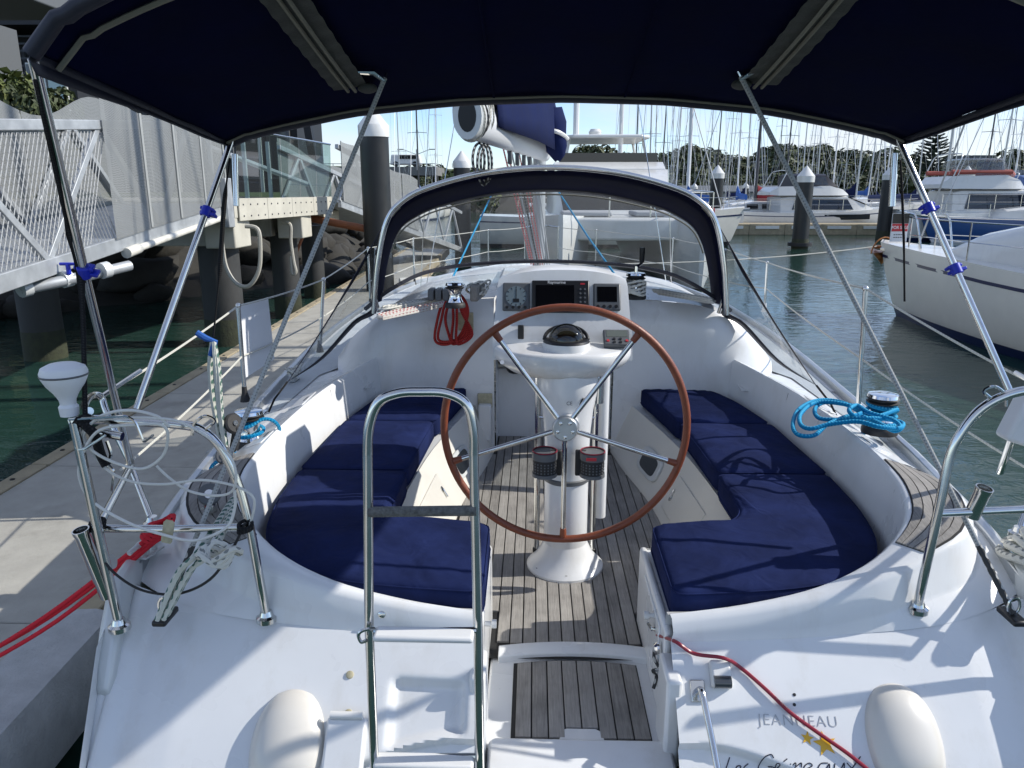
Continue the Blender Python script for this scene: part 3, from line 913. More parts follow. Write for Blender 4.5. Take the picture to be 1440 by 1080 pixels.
# --- teak patches on the quarters
for s in (-1, 1):
    seg = TOPS[20:34]
    across = lambda k, t: seg[k][0].lerp(seg[k][1], t)
    m = len(seg)
    def row(k, t0, t1, z):
        a, b = across(k, t0), across(k, t1)
        return [(s * a.x, a.y, a.z + z - .004), (s * a.x, a.y, a.z + z), (s * b.x, b.y, b.z + z), (s * b.x, b.y, b.z + z - .004)]
    pad = G().loft([row(k, .03, .97, .003) for k in range(m)], caps=True).ob('quarter_pad', 'caulk', YT)
    for q in range(5):
        t0, t1 = .06 + .176 * q, .06 + .176 * q + .155
        G().loft([row(k, t0, t1, .007) for k in range(0 if q < 4 else 1, m)], caps=True).ob('teak_plank', 'teak', pad)

# ------------------------------------------------------------------ dodger (spray hood)
AH = [(1.055, 1.64), (1.02, 1.93), (.955, 2.18), (.86, 2.295), (.70, 2.375), (.38, 2.455), (0, 2.485)]
BH = [(1.24, 1.56), (1.18, 1.86), (1.09, 2.09), (.94, 2.205), (.74, 2.28), (.38, 2.355), (0, 2.38)]
CHB = [(1.27, 5.22, 1.55), (1.16, 5.45, 1.64), (1.00, 5.75, 1.72), (.84, 5.95, 1.755), (.64, 6.1, 1.775), (.32, 6.2, 1.79), (0, 6.22, 1.795)]
OX = -.045
def arch(H, y):
    h = [(-a + OX, y, z) for a, z in H] + [(a + OX, y, z) for a, z in H[-2::-1]]
    return spl(h, 6)
aA, aB = arch(AH, 4.50), arch(BH, 5.62)
aM = arch([(a * .5 + b * .5 + .015, z * .5 + w * .5 + .025) for (a, z), (b, w) in zip(AH, BH)], 5.06)
aC = spl([(-a + OX, y, z) for a, y, z in CHB] + [(a + OX, y, z) for a, y, z in CHB[-2::-1]], 6)
DG = empty('dodger'); DG.parent = YT
G().loft([aA, aM, aB]).ob('canopy', 'navy_canvas', DG, solid=.006)
mid = [b.lerp(c, .5) + Vector((0, .035, .035)) for b, c in zip(aB, aC)]
q1 = [b.lerp(m, .09) for b, m in zip(aB, mid)]
G().loft([aB, q1]).ob('window_border', 'navy_trim', DG, solid=.003)
G().loft([q1, mid, [m.lerp(c, .5) + Vector((0, .012, .012)) for m, c in zip(mid, aC)], aC]).ob('front_window', 'clear_vinyl', DG)
G().tube([p + Vector((0, -.02, .006)) for p in aA], .016, 10).ob('rear_bow', 'steel', DG)
G().tube([p + Vector((0, .03, -.02)) for p in q1[8:-8]], .006, 6).ob('window_seam', 'stitch', DG)
G().tube([p + Vector((0, 0, .01)) for p in aC], .016, 6).ob('window_foot', 'navy_trim', DG)
for s in (-1, 1):
    a = spl([(s * 1.05 + OX, 4.62, 2.02), (s * 1.075 + OX, 4.68, 1.86), (s * 1.12 + OX, 4.80, 1.74), (s * 1.10 + OX, 4.85, 1.60)], 6)
    G().tube(a, .0145, 10).ob('hood_strut', 'steel', DG)
    # clear wing running back to the coaming
    tip = Vector((s * 1.50 + OX, 4.15, 1.30))
    outer = spl([(s * .93 + OX, 4.50, 2.245), (s * 1.09 + OX, 4.45, 1.98), (s * 1.29 + OX, 4.33, 1.64), tip], 8)
    inner = spl([(s * .97 + OX, 4.53, 2.20), (s * 1.075 + OX, 4.66, 1.92), (s * 1.13 + OX, 4.95, 1.60), (s * 1.28 + OX, 4.96, 1.50), (s * 1.44 + OX, 4.70, 1.32), tip + Vector((0, .03, 0))], 5)
    k = len(inner)
    ou = [outer[min(len(outer) - 1, int(i / (k - 1) * (len(outer) - 1)))] for i in range(k)]
    rows = [[o.lerp(i_, t) + Vector((s * .05 * math.sin(math.pi * t) * math.sin(math.pi * n / (k - 1)), 0, 0)) for n, (o, i_) in enumerate(zip(ou, inner))] for t in (0, .12, .4, .7, .9, 1)]
    G().loft(rows[1:5]).ob('side_window', 'wing_vinyl', DG)
    G().loft(rows[:2]).ob('wing_border', 'navy_trim', DG, solid=.004)
    G().loft(rows[4:]).ob('wing_border', 'navy_trim', DG, solid=.004)
    G().tube([tip, tip + Vector((s * .04, -.12, -.07)), tip + Vector((s * .06, -.17, -.13))], .006, 6).ob('tie_down', 'rope_black', DG)
for i in (-1, 1):
    G().tube([(i * .06 + OX, 4.49, 2.48), (i * .02 + OX, 4.48, 2.475)], .007, 6).ob('bow_clamp', 'chrome', DG)
    G().tube([aA[j] + Vector((0, .02, -.012)) for j in (range(14, 18) if i < 0 else range(len(aA) - 18, len(aA) - 14))], .006, 6).ob('webbing_strap', 'stitch', DG)

# ------------------------------------------------------------------ bimini
BM = empty('bimini'); BM.parent = YT
BX = -.036
F0 = [(0, 2.716), (.40, 2.705), (.80, 2.668), (1.08, 2.615), (1.24, 2.58), (1.315, 2.55)]
F1 = [(0, 3.00), (.40, 2.985), (.80, 2.93), (1.08, 2.83), (1.24, 2.76), (1.315, 2.68)]
def bim(x, y):
    t = (3.10 - y) / 1.18
    a = abs(x - BX)
    return lerp(F0, a) * (1 - t) + lerp(F1, a) * t - .018 * math.sin(max(0, min(1, t)) * math.pi) * (1 - (a / 1.3) ** 2)
xs = [p.x for p in spl([(-1.315, 0, 0), (-1.24, 0, 0), (-1.08, 0, 0), (-.8, 0, 0), (-.4, 0, 0), (0, 0, 0), (.4, 0, 0), (.8, 0, 0), (1.08, 0, 0), (1.24, 0, 0), (1.315, 0, 0)], 5)]
def bz(x, y):
    """smoothed height of the canopy"""
    return sum(bim(x + k * .05, y) for k in (-1, 0, 1)) / 3 if abs(x - BX) < 1.24 else bim(x, y)
ys = [3.10, 3.0, 2.85, 2.65, 2.45, 2.3, 2.15, 2.0, 1.92]
G().loft([[(x + BX, y, bz(x + BX, y) + .006 * math.sin(x * 13 + y * 5) * math.sin(y * 9) + .008 * noise.noise(Vector((x * 3, y * 4, 2))) * (1 - min(1, abs(x) / 1.315) ** 4)) for x in xs] for y in ys]).ob('canopy', 'navy_canvas', BM, solid=-.006, sharp=80)
G().tube([(x + BX, 3.115, bz(x + BX, 3.1) - .004) for x in xs], .021, 10).ob('hem', 'navy_trim', BM)
G().tube([(x + BX, 3.075, bz(x + BX, 3.07) - .012) for x in xs], .005, 5).ob('hem_stitching', 'stitch', BM)
G().tube([(x + BX, 1.92, bz(x + BX, 1.92) - .004) for x in xs], .021, 10).ob('hem', 'navy_trim', BM)
G().tube([(x + BX, 2.02, bz(x + BX, 2.02) - .014) for x in xs], [.008] * len(xs), 5).ob('hem_stitching', 'stitch', BM)
for s in (-1, 1):
    e = [(s * 1.315 + BX, y, bz(s * 1.315 + BX, y)) for y in ys]
    G().loft([[(x, y, z + .004) for x, y, z in e], [(x + s * .010, y, z - .015) for x, y, z in e], [(x - s * .004, y, z - .022 - .022 * (3.1 - y) - .004 * math.sin(y * 7)) for x, y, z in e]]).ob('valance', 'navy_trim', BM, solid=.004)
    # zipped slots for the split backstay
    xa = s * .70 + BX - .04
    rows = [[(xa + u * .06 + s * .03 * (3 - y), y, bz(xa + u * .075, y) - .026 - .003 * math.sin(y * 75 + 2 * u)) for u in (-1, -.5, 0, .5, 1)] for y in [2.79 - .02 * i for i in range(48)]]
    G().loft(rows).ob('zip_panel', 'grey_web', BM, sharp=80)
    for u in (-.012, .014):
        G().tube([(xa + u + s * .03 * (3 - y), y, bz(xa, y) - .036) for y in [2.80 - .04 * i for i in range(24)]], .006, 5).ob('zip', 'stitch', BM)
    G().ball((xa - s * .05, 2.80, bz(xa, 2.8) - .025), (.035, .04, .018)).ob('zip_flap', 'grey_web', BM)
    # bows
    G().tube(rnd([(s * 1.295 + BX, 3.10, 2.50), (s * 1.30 + BX, 3.08, 2.30)], .05), .0125, 10).ob('bow_end', 'steel', BM)
for xs_ in (-.26, .24):
    G().tube([(xs_ + BX, y, bz(xs_ + BX, y) - .008) for y in [3.08 - .04 * i for i in range(29)]], .004, 5).ob('seam', 'navy_canvas', BM)
# ------------------------------------------------------------------ pushpit, one side traced then mirrored
PR = .0145
def mir(pts, s):
    return [Vector(p) if s < 0 else Vector((-p[0] + .075, p[1], p[2])) for p in pts]
pA = hit(375, 868)[0]
yb = pA.y - .02
top = [pA, PY(366, 820, yb), PY(352, 745, yb), PY(336, 685, yb + .01), PY(312, 632, yb + .01), PY(284, 605, yb + .01), PY(250, 597, yb + .01), PY(180, 592, yb), PY(122, 590, yb)]
cor = PY(104, 594, 2.12)
pB = hit(168, 880)[0]
fw = [cor + Vector((.02, .05, .02)), PY(118, 572, 2.45), PY(128, 557, 2.78), PY(142, 558, 2.86), PY(152, 585, 2.84), PY(185, 655, 2.80)]
fbase = PZ(215, 735, 1.13)
J = PY(184, 655, 2.80)
for s in (-1, 1):
    P_ = empty('pushpit'); P_.parent = YT
    tp = mir(top, s) + mir([cor], s)
    if s > 0:
        h0 = hit(1290, 855)[0]; yr = h0.y - .02
        tp = [h0, PY(1297, 820, yr), PY(1319, 722, yr), PY(1335, 645, yr + .01), PY(1351, 610, yr + .01), PY(1374, 580, yr + .01), PY(1405, 560, yr + .01), PY(1445, 549, yr + .01), PY(1520, 546, yr), PY(1575, 550, yr)]
    G().tube(spl(tp, 6), PR, 12).ob('rail', 'steel', P_)
    G().tube(mir([cor, pB], s), PR, 12).ob('post', 'steel', P_)
    G().tube(spl(mir(fw, s), 6), PR * .9, 12).ob('side_rail', 'steel', P_)
    G().tube(mir([J, fbase], s), PR * .9, 12).ob('leg', 'steel', P_)
    G().tube(mir([J, PY(140, 738, 2.2)], s), PR * .9, 12).ob('brace', 'steel', P_)
    G().tube(rnd(mir([PY(133, 728, 2.17), PY(137, 743, 2.18), PY(240, 744, 2.2), PY(352, 741, 2.2)], s) if s < 0 else [PY(1585, 712, yr), PY(1440, 716, yr), PY(1319, 722, yr)], .02), PR * .9, 12).ob('lower_rail', 'steel', P_)
    for b in (pA, pB, fbase):
        q = mir([b], s)[0]
        if s > 0 and b is pA: q = tp[0]
        G().lathe([(.034, -.012), (.034, .004), (.024, .010), (.018, .026)], q, 16).ob('base_flange', 'steel', P_)
    q = mir([PY(290, 607, 2.18)], s)[0] if s < 0 else PY(1395, 566, yr + .01)
    G().tube(spl([q + Vector((0, 0, .01)), q + Vector((-.03 * s, 0, .035)), q + Vector((.0, 0, .05)), q + Vector((.035 * s, 0, .025)), q + Vector((.045 * s, 0, -.012))], 4), .005, 6).ob('eye', 'steel', P_)
    # rod holder
    a, b = (PY(113, 745, 2.12), PY(152, 838, 2.16)) if s < 0 else (PY(1385, 686, yr - .01), PY(1366, 726, yr + .01))
    ax = (b - a).normalized()
    Mx = frame(a, ax.orthogonal(), ax).to_3x3()
    rh = G().lathe([(.022, 0), (.026, 0), (.026, .01), (.0235, .02), (.0235, (b - a).length), (.019, (b - a).length), (.019, .02)], a, 20, Mx, cap=False).ob('rod_holder', 'steel', P_)
    G().lathe([(.0185, .03), (.0185, .032)], a, 16, Mx).ob('rod_holder_bottom', 'black', rh)
    if s < 0:
        G().tube([PY(133, 792, 2.15), PY(152, 792, 2.17)], .013, 10).ob('clamp', 'steel', P_)
        G().lathe([(.024, -.006), (.024, .006)], PY(156, 790, 2.17), 16, Matrix.Rotation(R(75), 3, 'Y')).ob('clamp_plate', 'steel', P_)
# cap fitting bases and the bimini poles
for s in (-1, 1):
    def mm(p): return Vector(p) if s < 0 else Vector((-p[0] + 2 * BX, p[1], p[2]))
    a0, a1 = PY(47, 84, 1.95), J
    b0, b1 = Vector((-1.30 + BX - .005, 3.10, 2.55)), PY(192, 575, 2.60)
    G().tube([mm(a0), mm(a1) + Vector((0, 0, .01))], .0135, 12).ob('pole', 'steel', BM)
    if s > 0: b1 = Vector((2 * BX - PY(1424, 560, 2.65).x, 2.65, PY(1424, 560, 2.65).z))
    G().tube([mm(b0), mm(b1)], .0125, 12).ob('pole', 'steel', BM)
    G().tube(spl([PY(323, 222, 3.1), PY(315, 290, 3.1), PY(309, 380, 3.1), PY(300, 474, 3.07)] if s < 0 else [PY(1266, 225, 3.1), PY(1268, 260, 3.12), PY(1271, 340, 3.15), PY(1272, 424, 3.1)], 5), [.004] * 4 + [.010 if s < 0 else .005] * 7 + [.004] * 5, 6).ob('strap', 'rope_black', BM)
    G().tube(spl([mm(a0) + Vector((-.01 * s, -.02, -.05)), mm(a0.lerp(a1, .28)) + Vector((s * .01, -.01, 0)), mm(a0.lerp(a1, .42)) + Vector((s * .005, -.02, 0)), mm(PY(120, 590, 2.15))], 5), [.006] * 6 + [.013] * 5 + [.008] * 5, 6).ob('strap', 'rope_black', BM)
    for base, end, t in ((b0, b1, .28), (b0, b1, .52), (a0, a1, .40)):
        if s < 0 and base is b0 and t > .5: continue
        if s > 0 and base is a0: continue
        q = mm(base.lerp(end, t))
        ax = (mm(end) - mm(base)).normalized()
        g = G()
        M3 = frame(q, (1, 0, 0), ax)
        for dx, dz, wx in ((0, -.012, .055), (.008, .006, .062)):
            g.box(M3 @ Vector((dx, -.008, dz)), (wx, .03, .012), M3.to_3x3())
        g.lathe([(.020, -.02), (.020, .02)], q, 12, M3.to_3x3())
        g.ob('pole_clip', 'blue_clip', BM, bevel=.003)
# split backstay through the slots in the bimini
for s, e, t in ((-1, PZ(232, 862, 1.03), PY(541, 110, 2.76)), (1, PZ(1424, 862, 1.05), PY(1042, 108, 2.76))):
    up = t + (t - e).normalized() * 1.5
    bs = G().tube([e + (t - e) * .12, t], .0085, 8).ob('backstay_leg', 'rope_grey', YT)
    G().tube([t, up, (0, 6.0, 12)], .005, 6).ob('backstay_wire', 'steel', bs)
    G().tube([e, e + (t - e) * .12], .010, 8).ob('backstay_tail', 'rope_dark', bs)
    G().tube([t + Vector((0, 0, -.01)), t + Vector((s * .03, -.05, .012)), t + Vector((s * .08, -.07, .010))], [.007, .010, .007], 8).ob('backstay_toggle', 'chrome', bs)
    G().box(e + Vector((s * -.0, 0, -.012)), (.045, .10, .02)).ob('pad_eye', 'black', bs, bevel=.006)
    G().tube([e + Vector((.018 * math.cos(a), 0, .025 + .03 * math.sin(a))) for a in [2 * math.pi * i / 12 for i in range(12)]], .005, 6, True).ob('shackle', 'steel', bs)
# ------------------------------------------------------------------ stanchions and lifelines
def stanchion(base, topp, sleeve=False):
    st_ = G().tube([base, topp], .0125, 10).ob('stanchion', 'steel', YT)
    G().ball(topp, .017, 10, 6).ob('cap', 'steel', st_)
    G().lathe([(.03, 0), (.026, .02), (.017, .05), (.014, .09)], base + Vector((0, 0, -.01)), 12).ob('socket', 'white_plastic' if sleeve else 'rubber', st_)
    return st_
sL = [PZ(345, 562, 1.17), PZ(450, 493, 1.17)]
tL = [Vector((sL[0].x - .02, sL[0].y, 1.80)), Vector((sL[1].x - .02, sL[1].y, 1.80))]
tL = [PY(335, 430, sL[0].y), PY(455, 393, sL[1].y)]
sR = [PZ(1206, 588, 1.17), PZ(1075, 437, 1.17)]
tR = [PY(1217, 406, sR[0].y), PY(1079, 369, sR[1].y)]
for b, t in zip(sL, tL): stanchion(b, t)
for k, (b, t) in enumerate(zip(sR, tR)): stanchion(b, t, True)
far = {-1: [(-1.95, 8.3, 1.76), (-1.78, 10.4, 1.74), (-.9, 12.8, 1.74), (-.3, 13.8, 1.74)], 1: [(1.95, 8.6, 1.76), (1.76, 10.5, 1.74), (.9, 12.8, 1.74), (.3, 13.8, 1.74)]}
for s, tt, bb, st0 in ((-1, tL, sL, fw[3]), (1, tR, sR, Vector((-fw[3][0] + .075, fw[3][1], fw[3][2])))):
    for p in far[s]:
        stanchion(Vector((p[0], p[1], zt(p[1]))), Vector(p))
    def sag(pts, k):
        o_ = []
        for a, b in zip(pts, pts[1:]):
            for j in range(8):
                t = j / 8
                o_.append(Vector(a).lerp(Vector(b), t) - Vector((0, 0, k * 4 * t * (1 - t))))
        return o_ + [Vector(pts[-1])]
    up_ = [st0, *tt, *far[s]]
    lo_ = [st0 + Vector((s * -.01, .05, -.33))] + [b.lerp(t, .47) for b, t in zip(bb, tt)] + [Vector(p) - Vector((0, 0, .36)) for p in far[s]]
    G().tube(sag(up_, .012), .0058, 6).ob('lifeline', 'rope_plain', YT)
    G().tube(sag(lo_, .015), .0058, 6).ob('lifeline', 'rope_plain', YT)
    G().tube([up_[0], up_[0].lerp(up_[1], .22)], .010, 8).ob('lifeline_tensioner', 'steel', YT)
G().tube(spl([(-.3, 13.8, 1.74), (0, 14.15, 1.76), (.3, 13.8, 1.74)], 6), .014, 8).ob('pulpit', 'steel', YT)

# ------------------------------------------------------------------ winches
def winch(c, sc=1.0, handle=False):
    w = empty('winch'); w.parent = YT; w.location = c; w.scale = (sc,) * 3
    G().lathe([(.075, 0), (.075, .02), (.066, .035), (.058, .04)], n=28).ob('base', 'rubber', w)
    G().lathe([(.060, .04), (.050, .06), (.044, .085), (.046, .11), (.056, .13), (.062, .135)], n=28).ob('drum', 'chrome', w)
    G().lathe([(.064, .137), (.068, .142), (.054, .148), (.054, .153), (.068, .158), (.064, .163)], n=28).ob('jaws', 'rubber', w)
    G().lathe([(.066, .163), (.062, .176), (.03, .182), (.012, .180)], n=28).ob('top', 'chrome', w)
    G().box((.055, .03, .158), (.03, .05, .012)).ob('feeder_arm', 'chrome', w, bevel=.004)
    if handle:
        G().tube([(0, 0, .18), (0, 0, .215), (.02, .03, .225), (.05, .10, .235)], [.012, .012, .009, .009], 8).ob('handle', 'chrome', w)
        G().tube([(.05, .10, .235), (.05, .10, .25), (.05, .10, .34)], [.012, .018, .020], 10).ob('grip', 'black', w)
    return w
wl = winch(PZ(354, 628, 1.20))
wr = winch(PZ(1236, 608, 1.20), 1.12)
winch(PZ(640, 432, 1.71), .8)
winch(PZ(893, 420, 1.70), .92, True)
g = G()
for k in range(4): g.box(PZ(606, 422, 1.72) + Vector((.045 * k, .05, .03)), (.036, .12, .07))
g.ob('rope_clutch', 'grey_plastic', YT, bevel=.008)
G().box(PZ(672, 420, 1.70) + Vector((0, 0, .05)), (.05, .28, .10), Matrix.Rotation(R(-6), 3, 'Z')).ob('cabin_side_trim', 'teak', YT, bevel=.01)
# turning blocks on the quarter and the mooring cleats
for p in (PZ(296, 712, 1.27), PZ(318, 655, 1.22)):
    b = empty('turning_block'); b.parent = YT; b.location = p
    M3 = Matrix.Rotation(R(60), 3, 'X') @ Matrix.Rotation(R(20), 3, 'Y')
    G().lathe([(.038, -.014), (.040, 0), (.038, .014)], (0, 0, .045), 20, M3).ob('cheek', 'grey_plastic', b, bevel=.004)
    G().lathe([(.016, -.02), (.016, .02)], (0, 0, .045), 14, M3).ob('sheave', 'steel', b)
    G().tube([(0, 0, -.02), (0, 0, .01)], .022, 12).ob('foot', 'steel', b)
def cleat(c, rz, L=.15):
    b = empty('cleat'); b.parent = YT; b.location = c; b.rotation_euler = (0, 0, rz)
    G().tube(spl([(-L / 2, 0, .048), (-L / 4, 0, .055), (0, 0, .055), (L / 4, 0, .055), (L / 2, 0, .048)], 4), [.009] * 4 + [.012] * 9 + [.009] * 4, 10).ob('horns', 'alu_paint', b)
    G().tube([(-.02, 0, 0), (-.02, 0, .05)], .011, 8).tube([(.02, 0, 0), (.02, 0, .05)], .011, 8).ob('legs', 'alu_paint', b)
    G().box((0, 0, .004), (.10, .04, .008)).ob('foot', 'alu_paint', b, bevel=.002)
    return b
cleat(PZ(350, 810, 1.06), R(70), .12)
cleat(PZ(1312, 800, 1.08), R(110), .14)
cleat(PZ(212, 778, 1.11), R(78), .2)
cleat(Vector((-1.70, 4.75, 1.16)), R(88), .16)
g = G()
for k in range(5):
    g.tube([Vector((-1.70, 4.75, 1.21)) + Vector((.035 * math.cos(a + k), .07 * math.sin(a), .012 * math.sin(2 * a + k) + .008 * k)) for a in [2 * math.pi * i / 14 for i in range(14)]], .008, 6, True)
tag(g.ob('mooring_line', 'rope_white'), 'small knot of white line on the side deck cleat beside the dodger', 'rope')

# ------------------------------------------------------------------ steering pedestal, wheel, instrument pod
PD = empty('steering_pedestal', (.02, 3.30, SOLE)); PD.parent = YT
G().lathe([(.182, -.01), (.182, .012), (.165, .03), (.14, .055), (.120, .09), (.106, .12), (.102, .13)], n=40).ob('base', 'gelcoat', PD)
G().lathe([(.102, .12), (.102, .62)], n=40).ob('column', 'gelcoat', PD)
G().lathe([(.103, .44), (.109, .445), (.109, .46), (.103, .465)], n=40).ob('collar', 'grey_plastic', PD)
G().lathe([(.103, .60), (.106, .68), (.116, .78), (.131, .86), (.135, .90), (.13, .965)], n=40).ob('cone', 'gelcoat', PD)
for a in (35, 90 + 55, 270, 215, 325):
    G().lathe([(.012, .0), (.012, .008), (.006, .010)], (.155 * math.cos(R(a)), .155 * math.sin(R(a)), .022), 10).ob('bolt', 'steel', PD)
for s in (-1, 1):
    G().tube([(s * .135, .07, .03), (s * .135, .07, .95)], .0135, 10).ob('guard_post', 'steel', PD)
    G().tube([(s * .135, .07, .02), (s * .135, .07, .05)], .02, 10).ob('post_foot', 'black', PD)
    G().tube([(s * .135, .07, .72), (s * .05, .03, .72)], .008, 8).ob('cross_bar', 'steel', PD)
G().tube([(.17, .12, .20), (.17, .12, .95)], .03, 12).ob('cable_conduit', 'gelcoat', PD)
G().tube([(.145, .03, .80), (.145, .03, .92)], .02, 10).ob('lock_knob', 'steel', PD)
G().tube([(0, 0, .745), (0, -.16, .745)], .045, 16).ob('axle_boss', 'gelcoat', PD)
G().tube([(.03, -.1, .80), (.065, -.12, .86)], .008, 8).ob('brake_lever', 'black', PD)
text('CE', .022, 'ink', Matrix.Translation((0, -.148, .845)) @ Matrix.Rotation(R(80), 4, 'X'), PD, 'approval_mark')
WL = empty('steering_wheel', (.0, 3.10, 1.372)); WL.parent = YT
RW = .521
rim = [(RW * math.cos(a), 0, RW * math.sin(a)) for a in [2 * math.pi * i / 96 for i in range(96)]]
G().tube(rim, .0165, 14, True).ob('rim', 'leather', WL)
hb = Matrix.Rotation(R(90), 3, 'X')
G().lathe([(.0, -.02), (.03, -.02), (.052, -.012), (.056, .0), (.056, .018), (.05, .026), (.0, .026)], n=32, mat=hb, cap=False).ob('hub', 'alu', WL)
for k in range(5):
    a = R(-90 + 72 * k)
    dx, dz = math.cos(a), math.sin(a)
    G().tube([(dx * .04, .0, dz * .04), (dx * .475, 0, dz * .475)], .0115, 12).ob('spoke', 'steel', WL)
    G().tube([(dx * .468, 0, dz * .468), (dx * .508, 0, dz * .508)], [.0135, .016], 12).ob('spoke_sleeve', 'leather', WL)
    a += R(36)
    G().lathe([(.008, 0), (.008, .006), (.004, .008)], (.034 * math.cos(a + R(36)), -.026, .034 * math.sin(a + R(36))), 8, hb).ob('hub_bolt', 'steel', WL)
PO = empty('instrument_pod', (-.0112, 0, .1884), 0, .92); PO.parent = YT
def halfoval(w, yb, yf, n=14, ex=2.6):
    o_ = []
    for i in range(2 * n + 1):
        t = -1 + i / n
        o_.append((w * t, yb + (yf - yb) * max(0, 1 - abs(t) ** ex) ** (1 / 1.6)))
    return o_
so1 = halfoval(.345, 3.68, 3.40)
rows = []
for z, k, dy in ((1.50, .80, .05), (1.535, .93, .02), (1.553, .97, .008), (1.575, 1.0, 0), (1.605, 1.0, .0), (1.618, .985, .006), (1.622, .95, .015), (1.636, .60, .14)):
    rows.append([((x) * k + .005, max(y + dy, 3.40) if k < .9 else y + dy, z) for x, y in so1])
G().loft(rows, caps=True).ob('shelf', 'gelcoat', PO, sharp=50)
fr_ = [(-.345, 3.66, 1.60), (-.345, 3.665, 1.66), (-.335, 3.72, 1.74), (-.322, 3.80, 1.90), (-.318, 3.83, 1.925)]
prof = []
for x in [i / 12 for i in range(-12, 13)]:
    crown = .055 * (1 - abs(x) ** 2.6)
    wz = lambda w: w * x + .005
    prof.append([(wz(.345), 3.64, 1.55), (wz(.345), 3.655, 1.64), (wz(.342), 3.675, 1.70), (wz(.335), 3.71, 1.755), (wz(.325), 3.775, 1.90 + crown * .4), (wz(.318), 3.80, 1.93 + crown * .85), (wz(.30), 3.86, 1.94 + crown), (wz(.29), 4.10, 1.92 + crown * .8), (wz(.27), 4.16, 1.86), (wz(.26), 4.1, 1.55)])
G().loft(prof, caps=True).ob('console', 'gelcoat', PO, sharp=45)
# instruments lie on the sloping face
pn = Vector((0, -.145, .065)).normalized()
px_ = Vector((1, 0, 0)); py_ = pn.cross(px_).normalized()
pn = Vector((0, -(1.90 - 1.755), (3.775 - 3.71))).normalized()
pup = Vector((0, .065, .145)).normalized()
def inst(cx, cz, w, h, name, mat, d=.018):
    t = (cz - 1.755) / .145
    c = Vector((cx, 3.71 + .065 * t, cz))
    M3 = Matrix((Vector((1, 0, 0)), pup, pn)).transposed()
    e = empty(name, c); e.parent = PO
    e.matrix_local = Matrix.Translation(c) @ M3.to_4x4()
    return e
ip = inst(-.225, 1.845, .13, .13, 'wind_display', 'grey_plastic')
G().box((0, 0, .008), (.135, .145, .022)).ob('casing', 'grey_plastic', ip, bevel=.008)
g = G().lathe([(.052, .0195), (.052, .021)], n=32)
dl = g.ob('dial', 'dial', ip)
g = G()
for k in range(12):
    a = 2 * math.pi * k / 12
    g.box((.045 * math.cos(a), .045 * math.sin(a), .0215), (.010, .003, .001), Matrix.Rotation(a, 3, 'Z'))
g.box((0, .012, .022), (.003, .05, .001)).box((0, -.022, .0217), (.03, .018, .001))
for k in range(4): g.lathe([(.008, .019), (.008, .022)], (-.045 + .03 * k, -.057, 0), 10)
g.ob('needle_and_marks', 'black', ip, smooth=False)
ip = inst(-.005, 1.845, .26, .16, 'chart_plotter', 'black')
G().box((0, 0, .014), (.285, .162, .03)).ob('casing', 'black', ip, bevel=.006)
G().box((-.028, -.004, .0293), (.19, .118, .001)).ob('screen', 'black_gloss', ip, smooth=False)
g = G()
for r_ in range(5):
    for c_ in range(2): g.lathe([(.0055, .029), (.005, .032)], (.098 + .022 * c_, .035 - .022 * r_, 0), 8)
g.ob('keypad', 'grey_plastic', ip)
G().box((.109, .062, .0295), (.022, .008, .001)).ob('keypad_mark', 'red_plastic', ip, smooth=False)
text('Raymarine', .021, 'white_ink', Matrix.Translation((-.02, .069, .0292)), ip, 'lettering', depth=.0004)
ip = inst(.225, 1.845, .13, .13, 'pilot_display', 'grey_plastic')
G().box((0, 0, .008), (.135, .140, .022)).ob('casing', 'grey_plastic', ip, bevel=.008)
G().box((0, .012, .0195), (.098, .078, .001)).ob('screen', 'black_gloss', ip, smooth=False)
g = G()
for k in range(4): g.lathe([(.009, .019), (.008, .022)], (-.045 + .03 * k, -.05, 0), 10)
g.ob('buttons', 'black', ip)
# compass
cp = empty('compass', (.02, 3.555, 1.615)); cp.parent = PO
G().lathe([(.105, -.03), (.117, .01), (.112, .044)], n=36).ob('bowl', 'gelcoat', cp)
G().lathe([(.110, .044), (.112, .046), (.108, .055), (.090, .057)], n=36).ob('bezel', 'black', cp)
G().ball((0, 0, .052), (.086, .086, .080), 32, 12, True).ob('dome', 'dome_glass', cp)
G().lathe([(.07, .058), (.07, .066), (.05, .072)], n=28).ob('card', 'black', cp)
G().tube([(-.105 * math.cos(a), .03 + .1 * math.sin(a) * .6, .05 + .055 * math.sin(a)) for a in [math.pi * i / 16 for i in range(17)]], .009, 8).ob('hood', 'black', cp)
# autopilot head and a dark clip on the shelf
ah = empty('autopilot_head', (.265, 3.60, 1.665)); ah.parent = PO
ah.rotation_euler = (R(32), 0, 0)
G().box((0, 0, 0), (.130, .110, .03)).ob('casing', 'grey_plastic', ah, bevel=.007)
G().box((0, .022, .0155), (.10, .045, .002)).ob('screen', 'lcd', ah, smooth=False)
for k in range(4):
    for r_ in range(1 if k in (0, 3) else 2):
        G().lathe([(.008, .015), (.007, .019)], (-.045 + .03 * k, -.028 + (.012 if (r_ == 0 and k in (1, 2)) else (-.010 if k in (1, 2) else 0)), 0), 12).ob('button', 'red_plastic' if k in (0, 3) else 'black', ah)
G().box((-.20, 3.665, 1.685), (.03, .02, .07)).ob('handset_clip', 'black', PO, bevel=.005)
G().lathe([(.010, 0), (.010, .006)], (-.285, 3.47, 1.575), 12, Matrix.Rotation(R(70), 3, 'X')).ob('screw', 'steel', PO)
